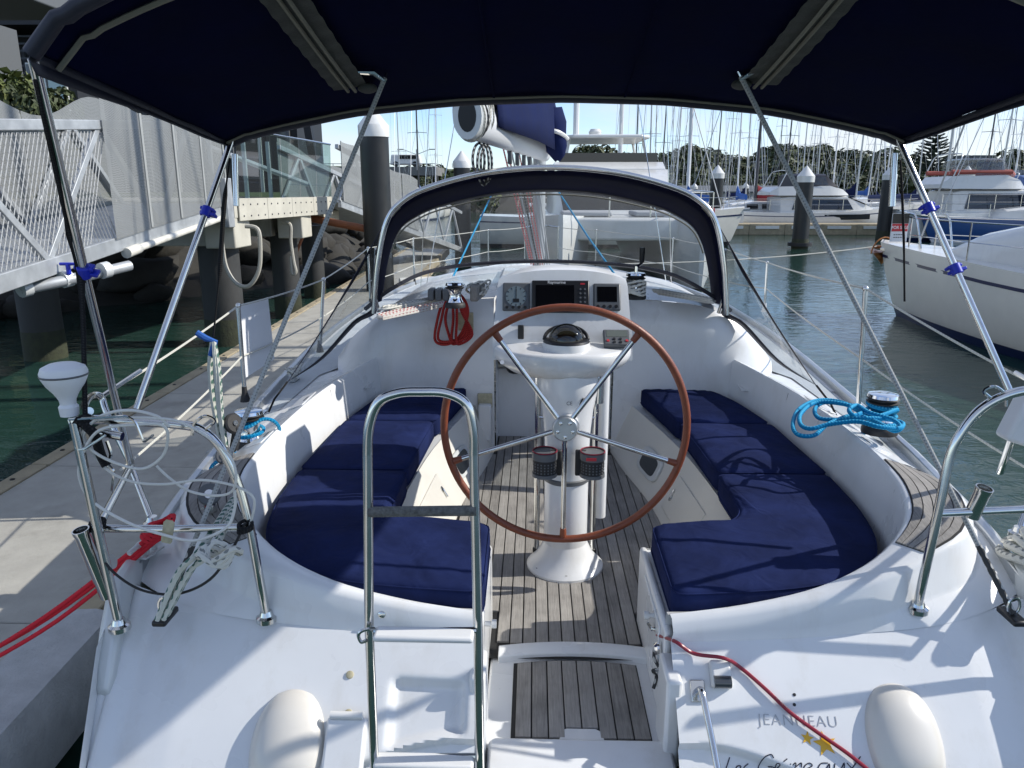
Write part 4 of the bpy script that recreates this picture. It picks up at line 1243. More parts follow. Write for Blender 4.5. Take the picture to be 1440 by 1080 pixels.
# ------------------------------------------------------------------ boarding ladder
LA = empty('boarding_ladder'); LA.parent = YT
lp = [PY(530, 1160, 1.72), PY(519, 880, 1.75), PY(517, 640, 1.78), PY(519, 600, 1.78), PY(532, 566, 1.78), PY(560, 553, 1.78), PY(592, 551, 1.78), PY(628, 553, 1.78), PY(655, 568, 1.78), PY(665, 602, 1.78), PY(666, 640, 1.78), PY(672, 880, 1.75), PY(676, 1160, 1.72)]
G().tube([lp[0], lp[1]] + spl(lp[2:11], 8) + lp[11:], .0125, 14).ob('side_rail', 'steel', LA)
G().tube([PY(518, 720, 1.765), PY(670, 718, 1.765)], .0135, 12).ob('grip_rung', 'grey_grip', LA)
for yy in (887, 1064):
    a, b = PY(526, yy, 1.74), PY(670, yy - 1, 1.74)
    G().tube([a, b], .008, 8).ob('rung', 'steel', LA)
    G().box((a + b) / 2 + Vector((0, -.02, .0)), ((b - a).length * .96, .055, .018)).ob('tread', 'white_plastic', LA, bevel=.008, seg=3)
q = PY(505, 890, 1.74)
G().tube(spl([PY(527, 884, 1.73), PY(512, 886, 1.72), PY(504, 893, 1.72), PY(508, 903, 1.72), PY(516, 900, 1.72)], 5), .005, 6).ob('hook', 'steel', LA)
# ------------------------------------------------------------------ fittings on the transom
# the two moulded covers
for cx_, cy_ in ((1270, 1032), (405, 1040)):
    p, n = hit(cx_, cy_, BT)
    xx = Vector((1, 0, 0)); M = frame(p - n * .012, xx, n)
    rows = []
    for i in range(15):
        v = -1 + 2 * i / 14
        wd = .115 * (1 - abs((v + .15) / 1.16) ** 2.2) ** .5 if abs((v + .15) / 1.16) < 1 else 0.004
        hgt = .07 * max(0, 1 - (abs(v)) ** 2.4) ** .6
        rows.append([M @ Vector((wd * math.cos(a), .15 * v, hgt * math.sin(a) + .0)) for a in [math.pi * j / 16 for j in range(17)]])
    G().loft(rows).ob('moulded_cover', 'cream_fairing', YT, sharp=80)
# stern light, grab bar, screw heads
p, n = hit(1013, 955, BT); M = frame(p, (1, 0, 0), n)
sl_ = empty('stern_light'); sl_.parent = YT; sl_.matrix_local = M
G().box((0, .012, .012), (.066, .085, .03)).ob('housing', 'white_plastic', sl_, bevel=.01, seg=3)
G().tube([(-.026, -.012, .02), (.026, -.012, .02)], .019, 14).ob('lens', 'smoked', sl_)
p, n = hit(981, 972, BT); M = frame(p, (1, 0, 0), n)
gb = empty('grab_bar'); gb.parent = YT; gb.matrix_local = M
G().box((0, 0, .004), (.045, .065, .01)).ob('foot_plate', 'steel', gb, bevel=.003)
G().tube(spl([(0, 0, .005), (0, -.004, .045), (.002, -.03, .062), (.02, -.2, .06), (.04, -.42, .05)], 6), .0105, 12).ob('bar', 'steel', gb)
for q in ((1117, 977), (1117, 991)):
    p, n = hit(*q, BT)
    G().lathe([(.005, -.002), (.005, .0015)], p, 10, frame(p, (1, 0, 0), n).to_3x3()).ob('screw_hole', 'black', YT)
for q in ((492, 949), (490, 1003), (537, 864)):
    p, n = hit(*q)
    G().lathe([(.013, -.002), (.012, .004), (.008, .006)], p, 14, frame(p, (1, 0, 0), n).to_3x3()).ob('screw_cap', 'steel' if q[0] > 500 else 'tan_tag', YT)
p, n = hit(486, 1050, BT); M = frame(p, (1, 0, 0), n)
lk = empty('ladder_hatch'); lk.parent = YT; lk.matrix_local = M
G().box((0, -.04, .012), (.125, .24, .03)).ob('lid', 'gelcoat', lk, bevel=.01)
G().tube([(-.05, .085, .03), (.05, .085, .03)], .012, 10).ob('hinge', 'white_plastic', lk)
# maker's name, gold stars and the yacht's name, lettered on the transom
p, n = hit(1122, 1014, BT, .001); pr_, _ = hit(1180, 1016, BT, .001)
M = frame(p, pr_ - p, n)
text('JEANNEAU', .046, 'silver_ink', M, YT, 'maker_name', depth=.0006, space=1.12, bold=-.0009)
for cx_, cy_, r_ in ((1135, 1038, .020), (1160, 1046, .036)):
    p, n = hit(cx_, cy_, BT, .0012)
    M = frame(p, pr_ - hit(1122, 1014, BT, .001)[0], n)
    rot = R(12 if r_ < .03 else -8)
    pts = [((r_ if i % 2 == 0 else r_ * .42) * math.sin(math.pi * i / 5 + rot), (r_ if i % 2 == 0 else r_ * .42) * math.cos(math.pi * i / 5 + rot)) for i in range(10)]
    G().prism(pts, -.0005, .0008, M).ob('gold_star', 'yellow', YT, smooth=False)
STR = [[(1026, 1065), (1021, 1080), (1014, 1094)], [(1014, 1094), (1020, 1097), (1031, 1092), (1036, 1084)], [(1036, 1086), (1042, 1078), (1036, 1078), (1033, 1090), (1044, 1092)], [(1052, 1074), (1046, 1080), (1052, 1086), (1046, 1094), (1038, 1092)],
       [(1088, 1066), (1084, 1061), (1074, 1066), (1066, 1080), (1068, 1094), (1082, 1092), (1090, 1080), (1080, 1078)], [(1093, 1080), (1097, 1075), (1092, 1074), (1090, 1086), (1104, 1088)], [(1102, 1071), (1107, 1067)],
       [(1112, 1074), (1108, 1090)], [(1110, 1080), (1118, 1073), (1119, 1077), (1116, 1090)], [(1117, 1080), (1126, 1073), (1127, 1077), (1124, 1090)], [(1132, 1082), (1142, 1077), (1138, 1073), (1131, 1078), (1131, 1088), (1145, 1087)],
       [(1164, 1073), (1154, 1074), (1150, 1084), (1158, 1088), (1166, 1074), (1166, 1088)], [(1174, 1074), (1173, 1086), (1180, 1086), (1187, 1073), (1186, 1088)], [(1191, 1073), (1199, 1082), (1206, 1090)], [(1210, 1064), (1200, 1078), (1190, 1092)]]
g = G()
for st_ in STR:
    q = spl([hit(a, b, BT, .001)[0] for a, b in st_], 5)
    g.tube(q, .0017, 5)
g.ob('yacht_name', 'ink', YT)
# details on the starboard gate post: latches, catch, cord
for q, m_, r_ in (((711, 822), 'white_plastic', .014), ((914, 822), 'white_plastic', .014)):
    s = -1 if q[0] < 800 else 1
    c = Vector((s * .30, 2.33 if s < 0 else 2.40, .90))
    G().tube([c, c + Vector((-s * .022, 0, 0)), c + Vector((-s * .024, 0, 0)), c + Vector((-s * .04, 0, 0))], [.009, .009, .015, .015], 12).ob('fender_button', m_, YT)
G().tube([(.30, 2.36, .87), (.285, 2.36, .87), (.278, 2.40, .868)], .007, 8).ob('turn_latch', 'steel', YT)
G().lathe([(.022, -.004), (.022, .004), (.012, .012)], (.288, 2.26, .86), 14, Matrix.Rotation(R(-90), 3, 'Y')).ob('snap_socket', 'chrome', YT)
G().box((.300, 2.48, .80), (.008, .36, .24)).ob('cheek_door', 'gelcoat', YT, bevel=.004)
# locker front details (starboard): opening port, hasp, recessed cubby; the port side has hasps too
def lockpt(y, z, s=1):
    t = (SEAT - z) / (SEAT - SOLE)
    a = lerp([(p[1], p[0]) for p in SF[3::-1][::1]][::-1][::-1] if False else sorted([(p[1], p[0]) for p in SF[:5]]), y)
    b = lerp(sorted([(p[1], p[0]) for p in BF[:5]]), y)
    return Vector((s * (a * (1 - t) + b * t), y, z))
for s in (1, -1):
    for y, z, w, h, nm in ((4.28, .775, .34, .155, 'opening_port'), (3.62, .77, .50, .20, 'locker_lid')):
        c = lockpt(y, z, s); u = (lockpt(y + .1, z, s) - c).normalized(); v = (lockpt(y, z + .05, s) - c).normalized()
        n = u.cross(v); n = n if n.x * s < 0 else -n
        M = frame(c, u, n)
        e = empty(nm); e.parent = YT; e.matrix_local = M
        if nm == 'opening_port':
            rr = [(w / 2 * (abs(math.cos(a)) ** .5) * (1 if math.cos(a) > 0 else -1), h / 2 * (abs(math.sin(a)) ** .5) * (1 if math.sin(a) > 0 else -1)) for a in [2 * math.pi * i / 28 for i in range(28)]]
            G().prism(rr, -.004, .014).ob('frame', 'alu_paint', e, bevel=.005)
            G().prism([(x * .74, y_ * .70) for x, y_ in rr], .010, .0155).ob('glass', 'tinted', e, smooth=False)
        else:
            G().box((0, 0, .0), (w, h, .012)).ob('panel', 'gelcoat_warm', e, bevel=.012, seg=3)
            G().lathe([(.018, .004), (.018, .010), (.012, .012)], (w * .38, .02, 0), 14).ob('finger_ring', 'steel', e)
            G().tube([(w * .38, .02, .012), (w * .38, -.03, .014)], .005, 6).ob('hasp', 'steel', e)
    c = lockpt(3.18, .76, s)
    G().box(c + Vector((s * .004, 0, 0)), (.02, .20, .18), Matrix.Rotation(s * R(26), 3, 'Y')).ob('cubby', 'gelcoat_warm', YT, bevel=.01)
# coaming panel joints
for s in (-1, 1):
    for y in (4.15, 2.98):
        i = min(range(len(pth)), key=lambda k: abs(pth[k].y - y))
        p = pth[i]
        G().tube([(s * (p.x + .016), y, 1.01), (s * (p.x + .042), y - .03, 1.262)], .0032, 5).ob('panel_joint', 'grey_plastic', YT)
    for y in (3.9, 3.28):
        x = s * 1.40
        M3 = Matrix.Rotation(s * R(21), 3, 'Y')
        G().box((s * 1.385, y, 1.2595), (.085, .26, .006), M3).ob('coaming_lid', 'gelcoat', YT, bevel=.003)
        G().box((s * 1.365, y, 1.2705), (.012, .075, .003), M3).ob('lid_latch', 'grey_plastic', YT)
# bulkhead details: extinguisher bracket, plate behind the red bag, shackle hook
c = PY(682, 590, 4.90)
br = empty('handle_holder', c); br.parent = YT
G().box((0, 0, -.02), (.085, .05, .26), top=(1.05, 1.1)).ob('pocket', 'white_plastic', br, bevel=.012)
G().box((0, .02, .13), (.10, .012, .10)).ob('backing', 'tan_tag', br, bevel=.006)
G().box(PY(655, 452, 4.87), (.10, .012, .12)).ob('backing_plate', 'tan_tag', YT, bevel=.003)

# ================================================================== loose things aboard
def cushion(poly, label, piping=True):
    k = len(poly)
    P2 = [Vector((x, y, 0)) for x, y in poly]
    cen = sum(P2, Vector()) / k
    inset = lambda d: [p + (cen - p).normalized() * d for p in P2]
    rows = []
    z0 = SEAT + .002
    for d, z in ((.02, z0), (.004, z0 + .012), (0, z0 + .05), (.001, z0 + .092), (.008, z0 + .108), (.025, z0 + .117)):
        rows.append([(p.x, p.y, z) for p in inset(d)])
    g = G().loft(rows, closed=True)
    n0 = len(g.v)
    # a gently domed, puckered top built as rings towards the centre line
    rings = [rows[-1]]
    for t in (.08, .2, .4, .65):
        rings.append([((1 - t) * x + t * cen.x, (1 - t) * y + t * cen.y, z0 + .117 + .012 * sm(0, .4, t) + .0028 * math.sin(i * 2.1) * (1 - sm(.05, .3, t)) + .0035 * noise.noise(Vector((x * 6, y * 6, t * 3)))) for i, (x, y, _) in enumerate(rows[0])])
    g.loft(rings, closed=True)
    g.add([(cen.x, cen.y, z0 + .130)] + list(rings[-1]), [(0, 1 + i, 1 + (i + 1) % k) for i in range(k)])
    g.add(rows[0], [tuple(range(k))])
    o = g.ob('seat_cushion', 'cushion', fix=True, sharp=70)
    bm = bmesh.new(); bm.from_mesh(o.data)
    bmesh.ops.remove_doubles(bm, verts=bm.verts, dist=.0005)
    bmesh.ops.recalc_face_normals(bm, faces=bm.faces)
    bm.to_mesh(o.data); bm.free()
    for p in o.data.polygons: p.use_smooth = True
    tag(o, label, 'cushion', 'cushions on the cockpit seats')
    q = inset(.004)
    t = G().tube([(p.x, p.y, z0 + .106) for p in q], .0035, 5, True).tube([(p.x, p.y, z0 + .022) for p in P2], .003, 5, True).ob('piping', 'cushion', o)
    return o
def rpoly(pts, r, n=5):
    P = [Vector((x, y, 0)) for x, y in pts]
    k = len(P); o_ = []
    for i in range(k):
        a, b, c = P[i - 1], P[i], P[(i + 1) % k]
        rr = r[i] if isinstance(r, (list, tuple)) else r
        u, w = a - b, c - b
        q = min(rr, u.length * .48, w.length * .48)
        p0, p2 = b + u.normalized() * q, b + w.normalized() * q
        for j in range(n + 1):
            t = j / n
            o_.append(p0 * (1 - t) ** 2 + b * 2 * t * (1 - t) + p2 * t * t)
    # even out the spacing
    L = [0]
    for i in range(len(o_)): L.append(L[-1] + (o_[(i + 1) % len(o_)] - o_[i]).length)
    m = max(60, int(L[-1] / .03)); res = []
    for j in range(m):
        d = L[-1] * j / m
        i = max(k2 for k2 in range(len(o_)) if L[k2] <= d + 1e-9)
        t = (d - L[i]) / max(1e-9, L[i + 1] - L[i])
        v = o_[i].lerp(o_[(i + 1) % len(o_)], t)
        res.append((v.x, v.y))
    return res
for s, sd in ((-1, 'port'), (1, 'starboard')):
    xi = .30 if s < 0 else .33
    poly = rpoly([(s * .735, 3.385), (s * 1.258, 3.385), (s * 1.245, 3.0), (s * 1.20, 2.73), (s * 1.12, 2.53), (s * .98, 2.395), (s * .78, 2.32), (s * .55, 2.285), (s * xi, 2.265), (s * (xi + .005), 2.80), (s * .56, 2.815), (s * .68, 2.86), (s * .735, 2.96)], [.05, .03, .1, .1, .1, .1, .1, .1, .05, .05, .05, .06, .06])
    cushion(poly, f'big L-shaped blue seat cushion in the aft {sd} corner behind the wheel')
    cushion(rpoly([(s * .71, 4.185), (s * 1.235, 4.185), (s * 1.262, 3.40), (s * .74, 3.40)], [.03, .03, .03, .05]), f'middle blue cushion of the {sd} seat, in front of the L-shaped one')
    cushion(rpoly([(s * .58, 4.99), (s * 1.06, 4.96), (s * 1.16, 4.66), (s * 1.23, 4.20), (s * .70, 4.20)], [.06, .12, .1, .03, .04]), f'foremost blue cushion of the {sd} seat, against the white bulkhead')

# cup holders strapped to the pedestal
ch0 = None
for k, cx_ in enumerate((-.085, .125)):
    e = thing('cup_holder', ['black cup holder with red rim, left of the lower wheel spoke', 'black cup holder with red label, right of the lower wheel spoke'][k], 'cup holder', (cx_, 3.135, 1.20), group='cup holders on the steering pedestal')
    G().lathe([(.050, -.055), (.054, .055), (.049, .055), (.046, -.05)], n=24).ob('cup', 'rubber', e)
    G().lathe([(.056, .02), (.0565, .052), (.0545, .052)], n=24).ob('band', 'grey_plastic', e)
    G().tube([(.0535 * math.cos(a), .0535 * math.sin(a), .056) for a in [2 * math.pi * i / 24 for i in range(24)]], .0028, 6, True).ob('rim', 'dark_red', e)
    G().lathe([(.052, -.062), (.056, -.060), (.055, -.045), (.050, -.045)], n=24).ob('base', 'grey_plastic', e)
    g = G()
    for r_ in range(4):
        for c_ in range(9):
            a = math.pi * (1.12 + .76 * c_ / 8)
            g.box((.0525 * math.cos(a), .0525 * math.sin(a), -.035 + .013 * r_), (.003, .006, .006), Matrix.Rotation(a, 3, 'Z'))
    g.ob('mesh_openings', 'grey_plastic', e)
    G().box((.05 * (1 if k == 0 else -1), .015, -.005), (.05, .02, .12)).ob('bracket', 'rubber', e, bevel=.006)
    if k: G().box((-.01, -.0575, .036), (.045, .003, .014)).ob('label_patch', 'red_plastic', e, bevel=.002)

# blue sheets on the primary winches
def loops(pts, r, mat, name, label, cat='rope', group=None, n=8, sides=8):
    return tag(G().tube(spl(pts, n), r, sides).ob(name, mat), label, cat, group)
wc = Vector(wr.location)
pts = []
for k in range(52):
    a = k * .55
    pts.append(wc + Vector((.066 * math.cos(a), .066 * math.sin(a), .165 - .0034 * k)))
def wp(px, py, dz=0): return PZ(px, py, 1.335 + dz)
path_ = [wp(1262, 577), wp(1225, 586, .02), wp(1185, 566), wp(1150, 563), wp(1124, 575), wp(1115, 596, -.01), wp(1122, 611, -.03), wp(1145, 612, -.03), wp(1165, 596), wp(1200, 584, .02), wp(1230, 592, .02), wp(1258, 606, .01), wp(1270, 596, .01), wp(1250, 590, .02), wp(1215, 588, .03), wp(1180, 590, .01), wp(1152, 588), wp(1146, 575, .01), wp(1160, 566, .02), wp(1190, 569, .03), wp(1206, 572, .035), wp(1212, 580, .03), wp(1200, 584, .04), wp(1194, 576, .05), wp(1205, 570, .05), wp(1222, 580, .04), wp(1255, 590, .03), wp(1266, 602, .02), wp(1235, 600, .04), wp(1205, 593, .045), wp(1165, 597, .02), wp(1140, 603, 0), wp(1126, 597, 0), wp(1126, 582, .02), wp(1145, 567, .03), wp(1175, 566, .04), wp(1210, 575, .03)]
loops(pts + path_, .0098, 'rope_blue', 'sheet', 'bright blue rope heaped and looped on the starboard winch', sides=10)
wc = Vector(wl.location)
pts = [wc + Vector((.060 * math.cos(k * .55 + 2), .060 * math.sin(k * .55 + 2), .045 + .0042 * k)) for k in range(18)]
pts += [wc + Vector((.07, -.02, .14)), wc + Vector((.115, .0, .125)), wc + Vector((.125, .03, .07)), wc + Vector((.08, -.01, .03)), wc + Vector((.02, -.09, .02)), wc + Vector((-.08, -.25, .0)), PZ(300, 690, 1.16), PZ(275, 730, 1.15)]
loops(pts, .0085, 'rope_blue', 'sheet', 'bright blue rope wound round the port winch by the swivel block')

# red halyard tails hanging in a hank on the bulkhead
pts = []
rr_ = random.Random(3)
def hp(px, py, d=0): return PY(px, py, 4.88 - d)
for k in range(5):
    x0 = 622 + 5 * k; x1 = 652 - 2 * k
    dpx = [0, -6, 4, 9, 14][k]
    jx = lambda: rr_.uniform(-4, 4)
    pts += [hp(x0, 425, .06 + .01 * k), hp(x0 - 5 + dpx * .3 + jx(), 450 + jx(), .05 + .012 * k), hp(613 + k * 7 + jx(), 478 - (k % 3) * 4 + jx(), .04 + .01 * k), hp(630 + k * 4, 484 - (k % 2) * 4, .04 + .01 * k), hp(648 + k * 4, 470, .05 + .01 * k), hp(x1 + 6, 440, .06 + .01 * k), hp(x1, 420, .06 + .012 * k), hp(640, 412, .04 + .01 * k)]
loops(pts, .0092, 'rope_red', 'halyard_tail', 'dark red rope hanging in long loops from the cabin top winch', n=6)
def flaked(ends, z, r, mat, label, n, seed):
    """lines flaked back and forth between two points of the ledge"""
    q = random.Random(seed); a, b = [PZ(*e, z) for e in ends]
    d = (b - a).normalized(); sd_ = Vector((-d.y, d.x, 0)); L_ = (b - a).length
    pts = []
    for k in range(n):
        o = sd_ * (.018 * (k % 4) + q.uniform(-.006, .006)) + Vector((0, 0, .010 * (k // 4) + .004 * (k % 2)))
        fr, to = (q.uniform(0, .12), q.uniform(.85, 1.0)) if k % 2 == 0 else (q.uniform(.85, 1.0), q.uniform(0, .12))
        for t in (0, .35, .65, 1): pts.append(a + d * L_ * (fr + (to - fr) * t) + o + sd_ * q.uniform(-.006, .006))
    return loops(pts, r, mat, 'halyard_tail', label, n=5, sides=6)
flaked(((535, 449), (625, 430)), 1.695, .0075, 'rope_speckle', 'speckled white and red rope lying along the port cabin top edge', 8, 4)
flaked(((540, 437), (630, 420)), 1.70, .0068, 'rope_white', 'flecked grey white rope behind the red and white one on the cabin top', 8, 6)
flaked(((918, 412), (1000, 426)), 1.705, .0068, 'rope_white', 'flecked white rope flaked along the starboard cabin top edge', 10, 5)
g = G()
for k in range(5): g.tube([PZ(893, 412, 1.74) + Vector((.062 * math.cos(a), .062 * math.sin(a), .018 * k + .01 * math.sin(2 * a + k))) for a in [2 * math.pi * i / 16 for i in range(16)]], .008, 6, True)
tag(g.ob('halyard_wrap', 'rope_white'), 'white rope wrapped round the winch with the black handle', 'rope')
g = G()
for k in range(5):
    c = PZ(667, 408, 1.76) + Vector((.012 * k, .01 * k, .006 * k))
    g.tube(spl([c + Vector((.05 * math.cos(a + k), .04 * math.sin(a * 2 + k), .03 * math.sin(a))) for a in [2 * math.pi * i / 8 for i in range(8)]], 3, True), .007, 6, True)
tag(g.ob('line_bundle', 'rope_white'), 'tangle of silvery white line beside the instrument pod, next to the red rope', 'rope')

# the rest of the lines on the port quarter
def strands(a, b, mid, n, r, spread, mat, name, label, sd=1):
    g = G(); q = random.Random(sd)
    for k in range(n):
        off = Vector((q.uniform(-1, 1), q.uniform(-1, 1), q.uniform(-.3, .3))) * spread
        g.tube(spl([Vector(a) + off * .25] + [Vector(m) + off * (1 if i % 2 == 0 else .8) for i, m in enumerate(mid)] + [Vector(b) + off * .5], 6), r, 6)
    return tag(g.ob(name, mat), label, 'rope')
hy = 3.05
strands(PY(300, 480, hy), PY(318, 640, hy), [PY(302, 520, hy), PY(307, 580, hy)], 9, .0085, .035, 'rope_green', 'rope_hank', 'green flecked white rope hank hanging from the port lifeline')
G().tube([PY(277, 468, hy), PY(290, 476, hy), PY(302, 480, hy), PY(297, 500, hy)], .014, 8).ob('hank_tie', 'blue_cover', bpy.data.objects['rope_hank'])
strands(PZ(330, 700, 1.28), PZ(228, 868, 1.05), [PZ(292, 770, 1.29), PZ(262, 800, 1.22)], 7, .0085, .03, 'rope_green', 'rope_tail', 'green and white rope tails draped over the quarter by the backstay', 4)
g = G()
for k in range(4): g.tube(spl([PZ(302, 783, 1.29) + Vector((.05 * math.cos(a) + .01 * k, .035 * math.sin(a), .02 * math.sin(2 * a + k) + .006 * k)) for a in [2 * math.pi * i / 8 for i in range(8)]], 3, True), .0085, 6, True)
tag(g.ob('rope_knot', 'rope_white'), 'bunched knot of cream rope on the teak quarter pad, beside the pushpit foot', 'rope')
strands(PY(322, 640, 3.0), PZ(290, 715, 1.25), [PY(308, 690, 2.85)], 4, .0075, .03, 'rope_green', 'sheet_tail', 'green flecked line led from the swivel block to the turning block', 6)
sb = thing('swivel_block', 'black ratchet block standing on the rail beside the port winch', 'block', PZ(329, 605, 1.36))
G().lathe([(.038, -.012), (.045, -.006), (.045, .006), (.038, .012)], (0, 0, .03), 22, Matrix.Rotation(R(70), 3, 'Y') @ Matrix.Rotation(R(25), 3, 'X')).ob('cheek', 'rubber', sb)
G().box((0, .01, -.04), (.03, .05, .12), Matrix.Rotation(R(15), 3, 'Y')).ob('body', 'rubber', sb, bevel=.01)
G().lathe([(.012, -.017), (.012, .017)], (0, 0, .03), 12, Matrix.Rotation(R(70), 3, 'Y') @ Matrix.Rotation(R(25), 3, 'X')).ob('pin', 'steel', sb)
# red mooring line to the pontoon
g = G()
a = PZ(214, 772, 1.15)
for k, (dx, dz) in enumerate(((0, 0), (-.018, .012), (.028, -.004))):
    e = Vector((-2.55 + .03 * k, 2.25 - .02 * k, .52))
    g.tube(spl([a + Vector((dx * .4, 0, dz + .03)), a.lerp(e, .35) + Vector((dx * .6, 0, dz - .03)), a.lerp(e, .7) + Vector((dx * .5, 0, -.02)), e], 6), .0078, 8)
for k in range(4): g.tube([a + Vector((.03 * math.cos(q) + .01 * k, .06 * math.sin(q) + .03, .045 + .012 * k + .01 * math.sin(q * 2))) for q in [2 * math.pi * i / 14 for i in range(14)]], .0095, 8, True)
tag(g.ob('mooring_line', 'rope_bright_red'), 'bright red mooring line doubled from the stern cleat to the pontoon', 'mooring line')
g = G()
c = Vector((1.58, 2.42, 1.10))
for k in range(6): g.tube(spl([c + Vector((.07 * math.cos(q) + .012 * k, .13 * math.sin(q) - .02 * k, .035 + .02 * k + .02 * math.sin(q * 2 + k))) for q in [2 * math.pi * i / 9 for i in range(9)]], 3, True), .014, 8, True)
tag(g.ob('mooring_line', 'rope_white'), 'thick white rope coiled on the starboard quarter cleat, beside the pushpit', 'mooring line')
# white cable looped over the port pushpit
def cb(px, py, d=0): return PY(px, py, 2.16 + d)
cab = [cb(350, 745, .02), cb(358, 706, .0), cb(345, 690), cb(318, 680), cb(280, 675), cb(230, 681), cb(185, 677), cb(150, 660), cb(125, 628), cb(118, 605), cb(135, 592, -.02), cb(170, 588, -.03), cb(215, 588, -.04), cb(255, 594, -.03), cb(300, 620, -.02), cb(325, 645, -.02), cb(332, 672, -.02), cb(325, 692, 0), cb(300, 697, .02), cb(265, 690, .03), cb(238, 672, .05), cb(220, 655, .05)]
cab2 = [cb(238, 600, -.03), cb(220, 585, -.04), cb(180, 577, -.04), cb(140, 586, -.04), cb(118, 612, -.03), cb(128, 632, -.03), cb(160, 650, -.02), cb(200, 659, -.02), cb(228, 642, -.02), cb(236, 615, -.03), cb(228, 598, -.04), cb(195, 597, -.05), cb(140, 605, -.05), cb(116, 640, -.04), cb(112, 672, -.04), cb(130, 705, -.04), cb(180, 735, -.05), cb(230, 752, -.05), cb(275, 760, -.05), cb(318, 742, -.04), cb(330, 715, -.03), cb(330, 690, -.03)]
o = tag(G().tube(spl(cab, 8), .0042, 7).tube(spl(cab2, 8), .0046, 7).ob('coiled_cable', 'cable_white'), 'white electric cable hanging in big loops from the port pushpit', 'cable')
tag(G().tube(spl([PY(130, 745, 2.13), cb(139, 775, -.04), cb(160, 805, -.05), cb(200, 830, -.05), cb(250, 835, -.05), cb(295, 815, -.04), cb(325, 775, -.02), cb(345, 735)], 7), .0045, 6).ob('shock_cord', 'rubber'), 'thin black cord slung in an arc below the pushpit rail', 'cord')
for n_, (px_, py_) in enumerate(((137, 735), (345, 738))):
    g = G()
    for k in range(3): g.tube([cb(px_, py_ + 4 * k, .0) + Vector((.021 * math.cos(q), .021 * math.sin(q), .006 * math.sin(q + k))) for q in [2 * math.pi * i / 12 for i in range(12)]], .006, 6, True)
    tag(g.ob('lashing', 'rope_black'), ['black lashing round the pushpit post beside the rod holder', 'black lashing round the inner pushpit post beside the blue cushion'][n_], 'lashing')
tg = tag(G().prism([(-.013, -.036), (.013, -.036), (.017, -.03), (.017, .03), (.01, .038), (-.01, .038), (-.017, .03), (-.017, -.03)], -.002, .002, frame(cb(236, 748, -.03), (1, .1, -.2), (0, -1, .15))).ob('cable_tag', 'tan_tag'), 'small speckled tan tag hanging on the pushpit lower rail', 'tag')
# overboard light in its wire rack
ol = thing('overboard_light', 'white bulb-shaped safety light upside down on the port pushpit corner', 'safety light', PY(97, 575, 2.16))
G().lathe([(.026, -.02), (.028, .008), (.022, .016), (.024, .03), (.034, .05), (.052, .075), (.064, .10), (.066, .115), (.060, .130), (.040, .140), (.0, .143)], n=28, cap=False).ob('bulb', 'sign_white', ol)
G().lathe([(.0660, .104), (.0672, .107), (.0660, .110)], n=28, cap=False).ob('seam', 'grey_plastic', ol)
wk = thing('wire_rack', 'bent stainless wire rack on top of the port pushpit, holding the bulb light', 'rack', (0, 0, 0))
G().tube(rnd([cb(97, 590, -.04), cb(178, 585, -.08), cb(190, 592, -.08), cb(202, 622, -.08), cb(215, 612, 0)], .012), .0042, 6).ob('wire', 'steel', wk)
G().tube(rnd([cb(97, 590, -.04), cb(108, 632, -.05), cb(118, 632, -.05), cb(148, 612, -.05)], .012), .0042, 6).ob('wire', 'steel', wk)
G().tube([cb(140, 608, .02), cb(172, 614, .02)], .014, 10).ob('tube', 'steel', wk)
G().tube(spl([cb(116, 592, -.03), cb(122, 600, -.04), cb(133, 612, -.03), cb(142, 640, .0), cb(150, 655, 0)], 4), [.03, .022, .016, .012] + [.014] * 13, 8).ob('strap', 'rope_black', wk)
G().tube(spl([cb(150, 620, .02), cb(156, 640, .02), cb(150, 650, .02), cb(160, 665, .02), cb(158, 690, .03)], 6), .006, 6).ob('chain', 'steel', wk)
# sale board on the port lifeline
c0, c1, c2, c3 = PY(332, 432, sL[0].y + .03), PY(377, 418, sL[0].y + .50), PY(386, 505, sL[0].y + .48), PY(346, 531, sL[0].y + .03)
n = (c1 - c0).cross(c3 - c0).normalized()
bd = tag(G().add([c0, c1, c2, c3] + [p + n * .004 for p in (c0, c1, c2, c3)], [(0, 1, 2, 3), (7, 6, 5, 4), (0, 4, 5, 1), (1, 5, 6, 2), (2, 6, 7, 3), (3, 7, 4, 0)]).ob('sale_board', 'sign_white', smooth=False), 'plain white back of a sale board tied to the port lifeline', 'sign')
outw = n if n.x < 0 else -n
Mf = frame((c0 + c2) / 2 + outw * .008, (c1 - c0) * (-1), outw)
text('FOR SALE', .085, 'sign_red', Mf, bd, 'lettering', depth=.0005)
# white cover box on the starboard pushpit, and the red power lead
vb = tag(G().box(PY(1440, 590, 2.55), (.10, .08, .17), Matrix.Rotation(R(18), 3, 'Y')).ob('white_case', 'sign_white', bevel=.015, seg=3), 'white plastic case hung outside the starboard pushpit, at the right edge', 'case')
ld = [(.300, 2.34, .86), hit(948, 903, lift=.012)[0], hit(975, 920, BT, .010)[0], hit(1013, 930, BT, .045)[0], hit(1040, 940, BT, .012)[0], hit(1075, 970, BT, .012)[0], hit(1110, 1003, BT, .012)[0], hit(1150, 1032, BT, .012)[0], hit(1190, 1060, BT, .012)[0], hit(1230, 1092, BT, .012)[0]]
tag(G().tube(spl(ld, 8), .0062, 8).ob('power_lead', 'dark_red'), 'thin dark red lead running across the white transom', 'cable')
tag(G().tube(spl([(.292, 2.32, .84), (.285, 2.30, .80), (.30, 2.28, .77), (.28, 2.28, .76), (.295, 2.29, .73), (.285, 2.28, .69)], 6), .006, 6).ob('lanyard', 'rope_dark'), 'short flecked lanyard knotted on the gate post, beside the teak step', 'rope')
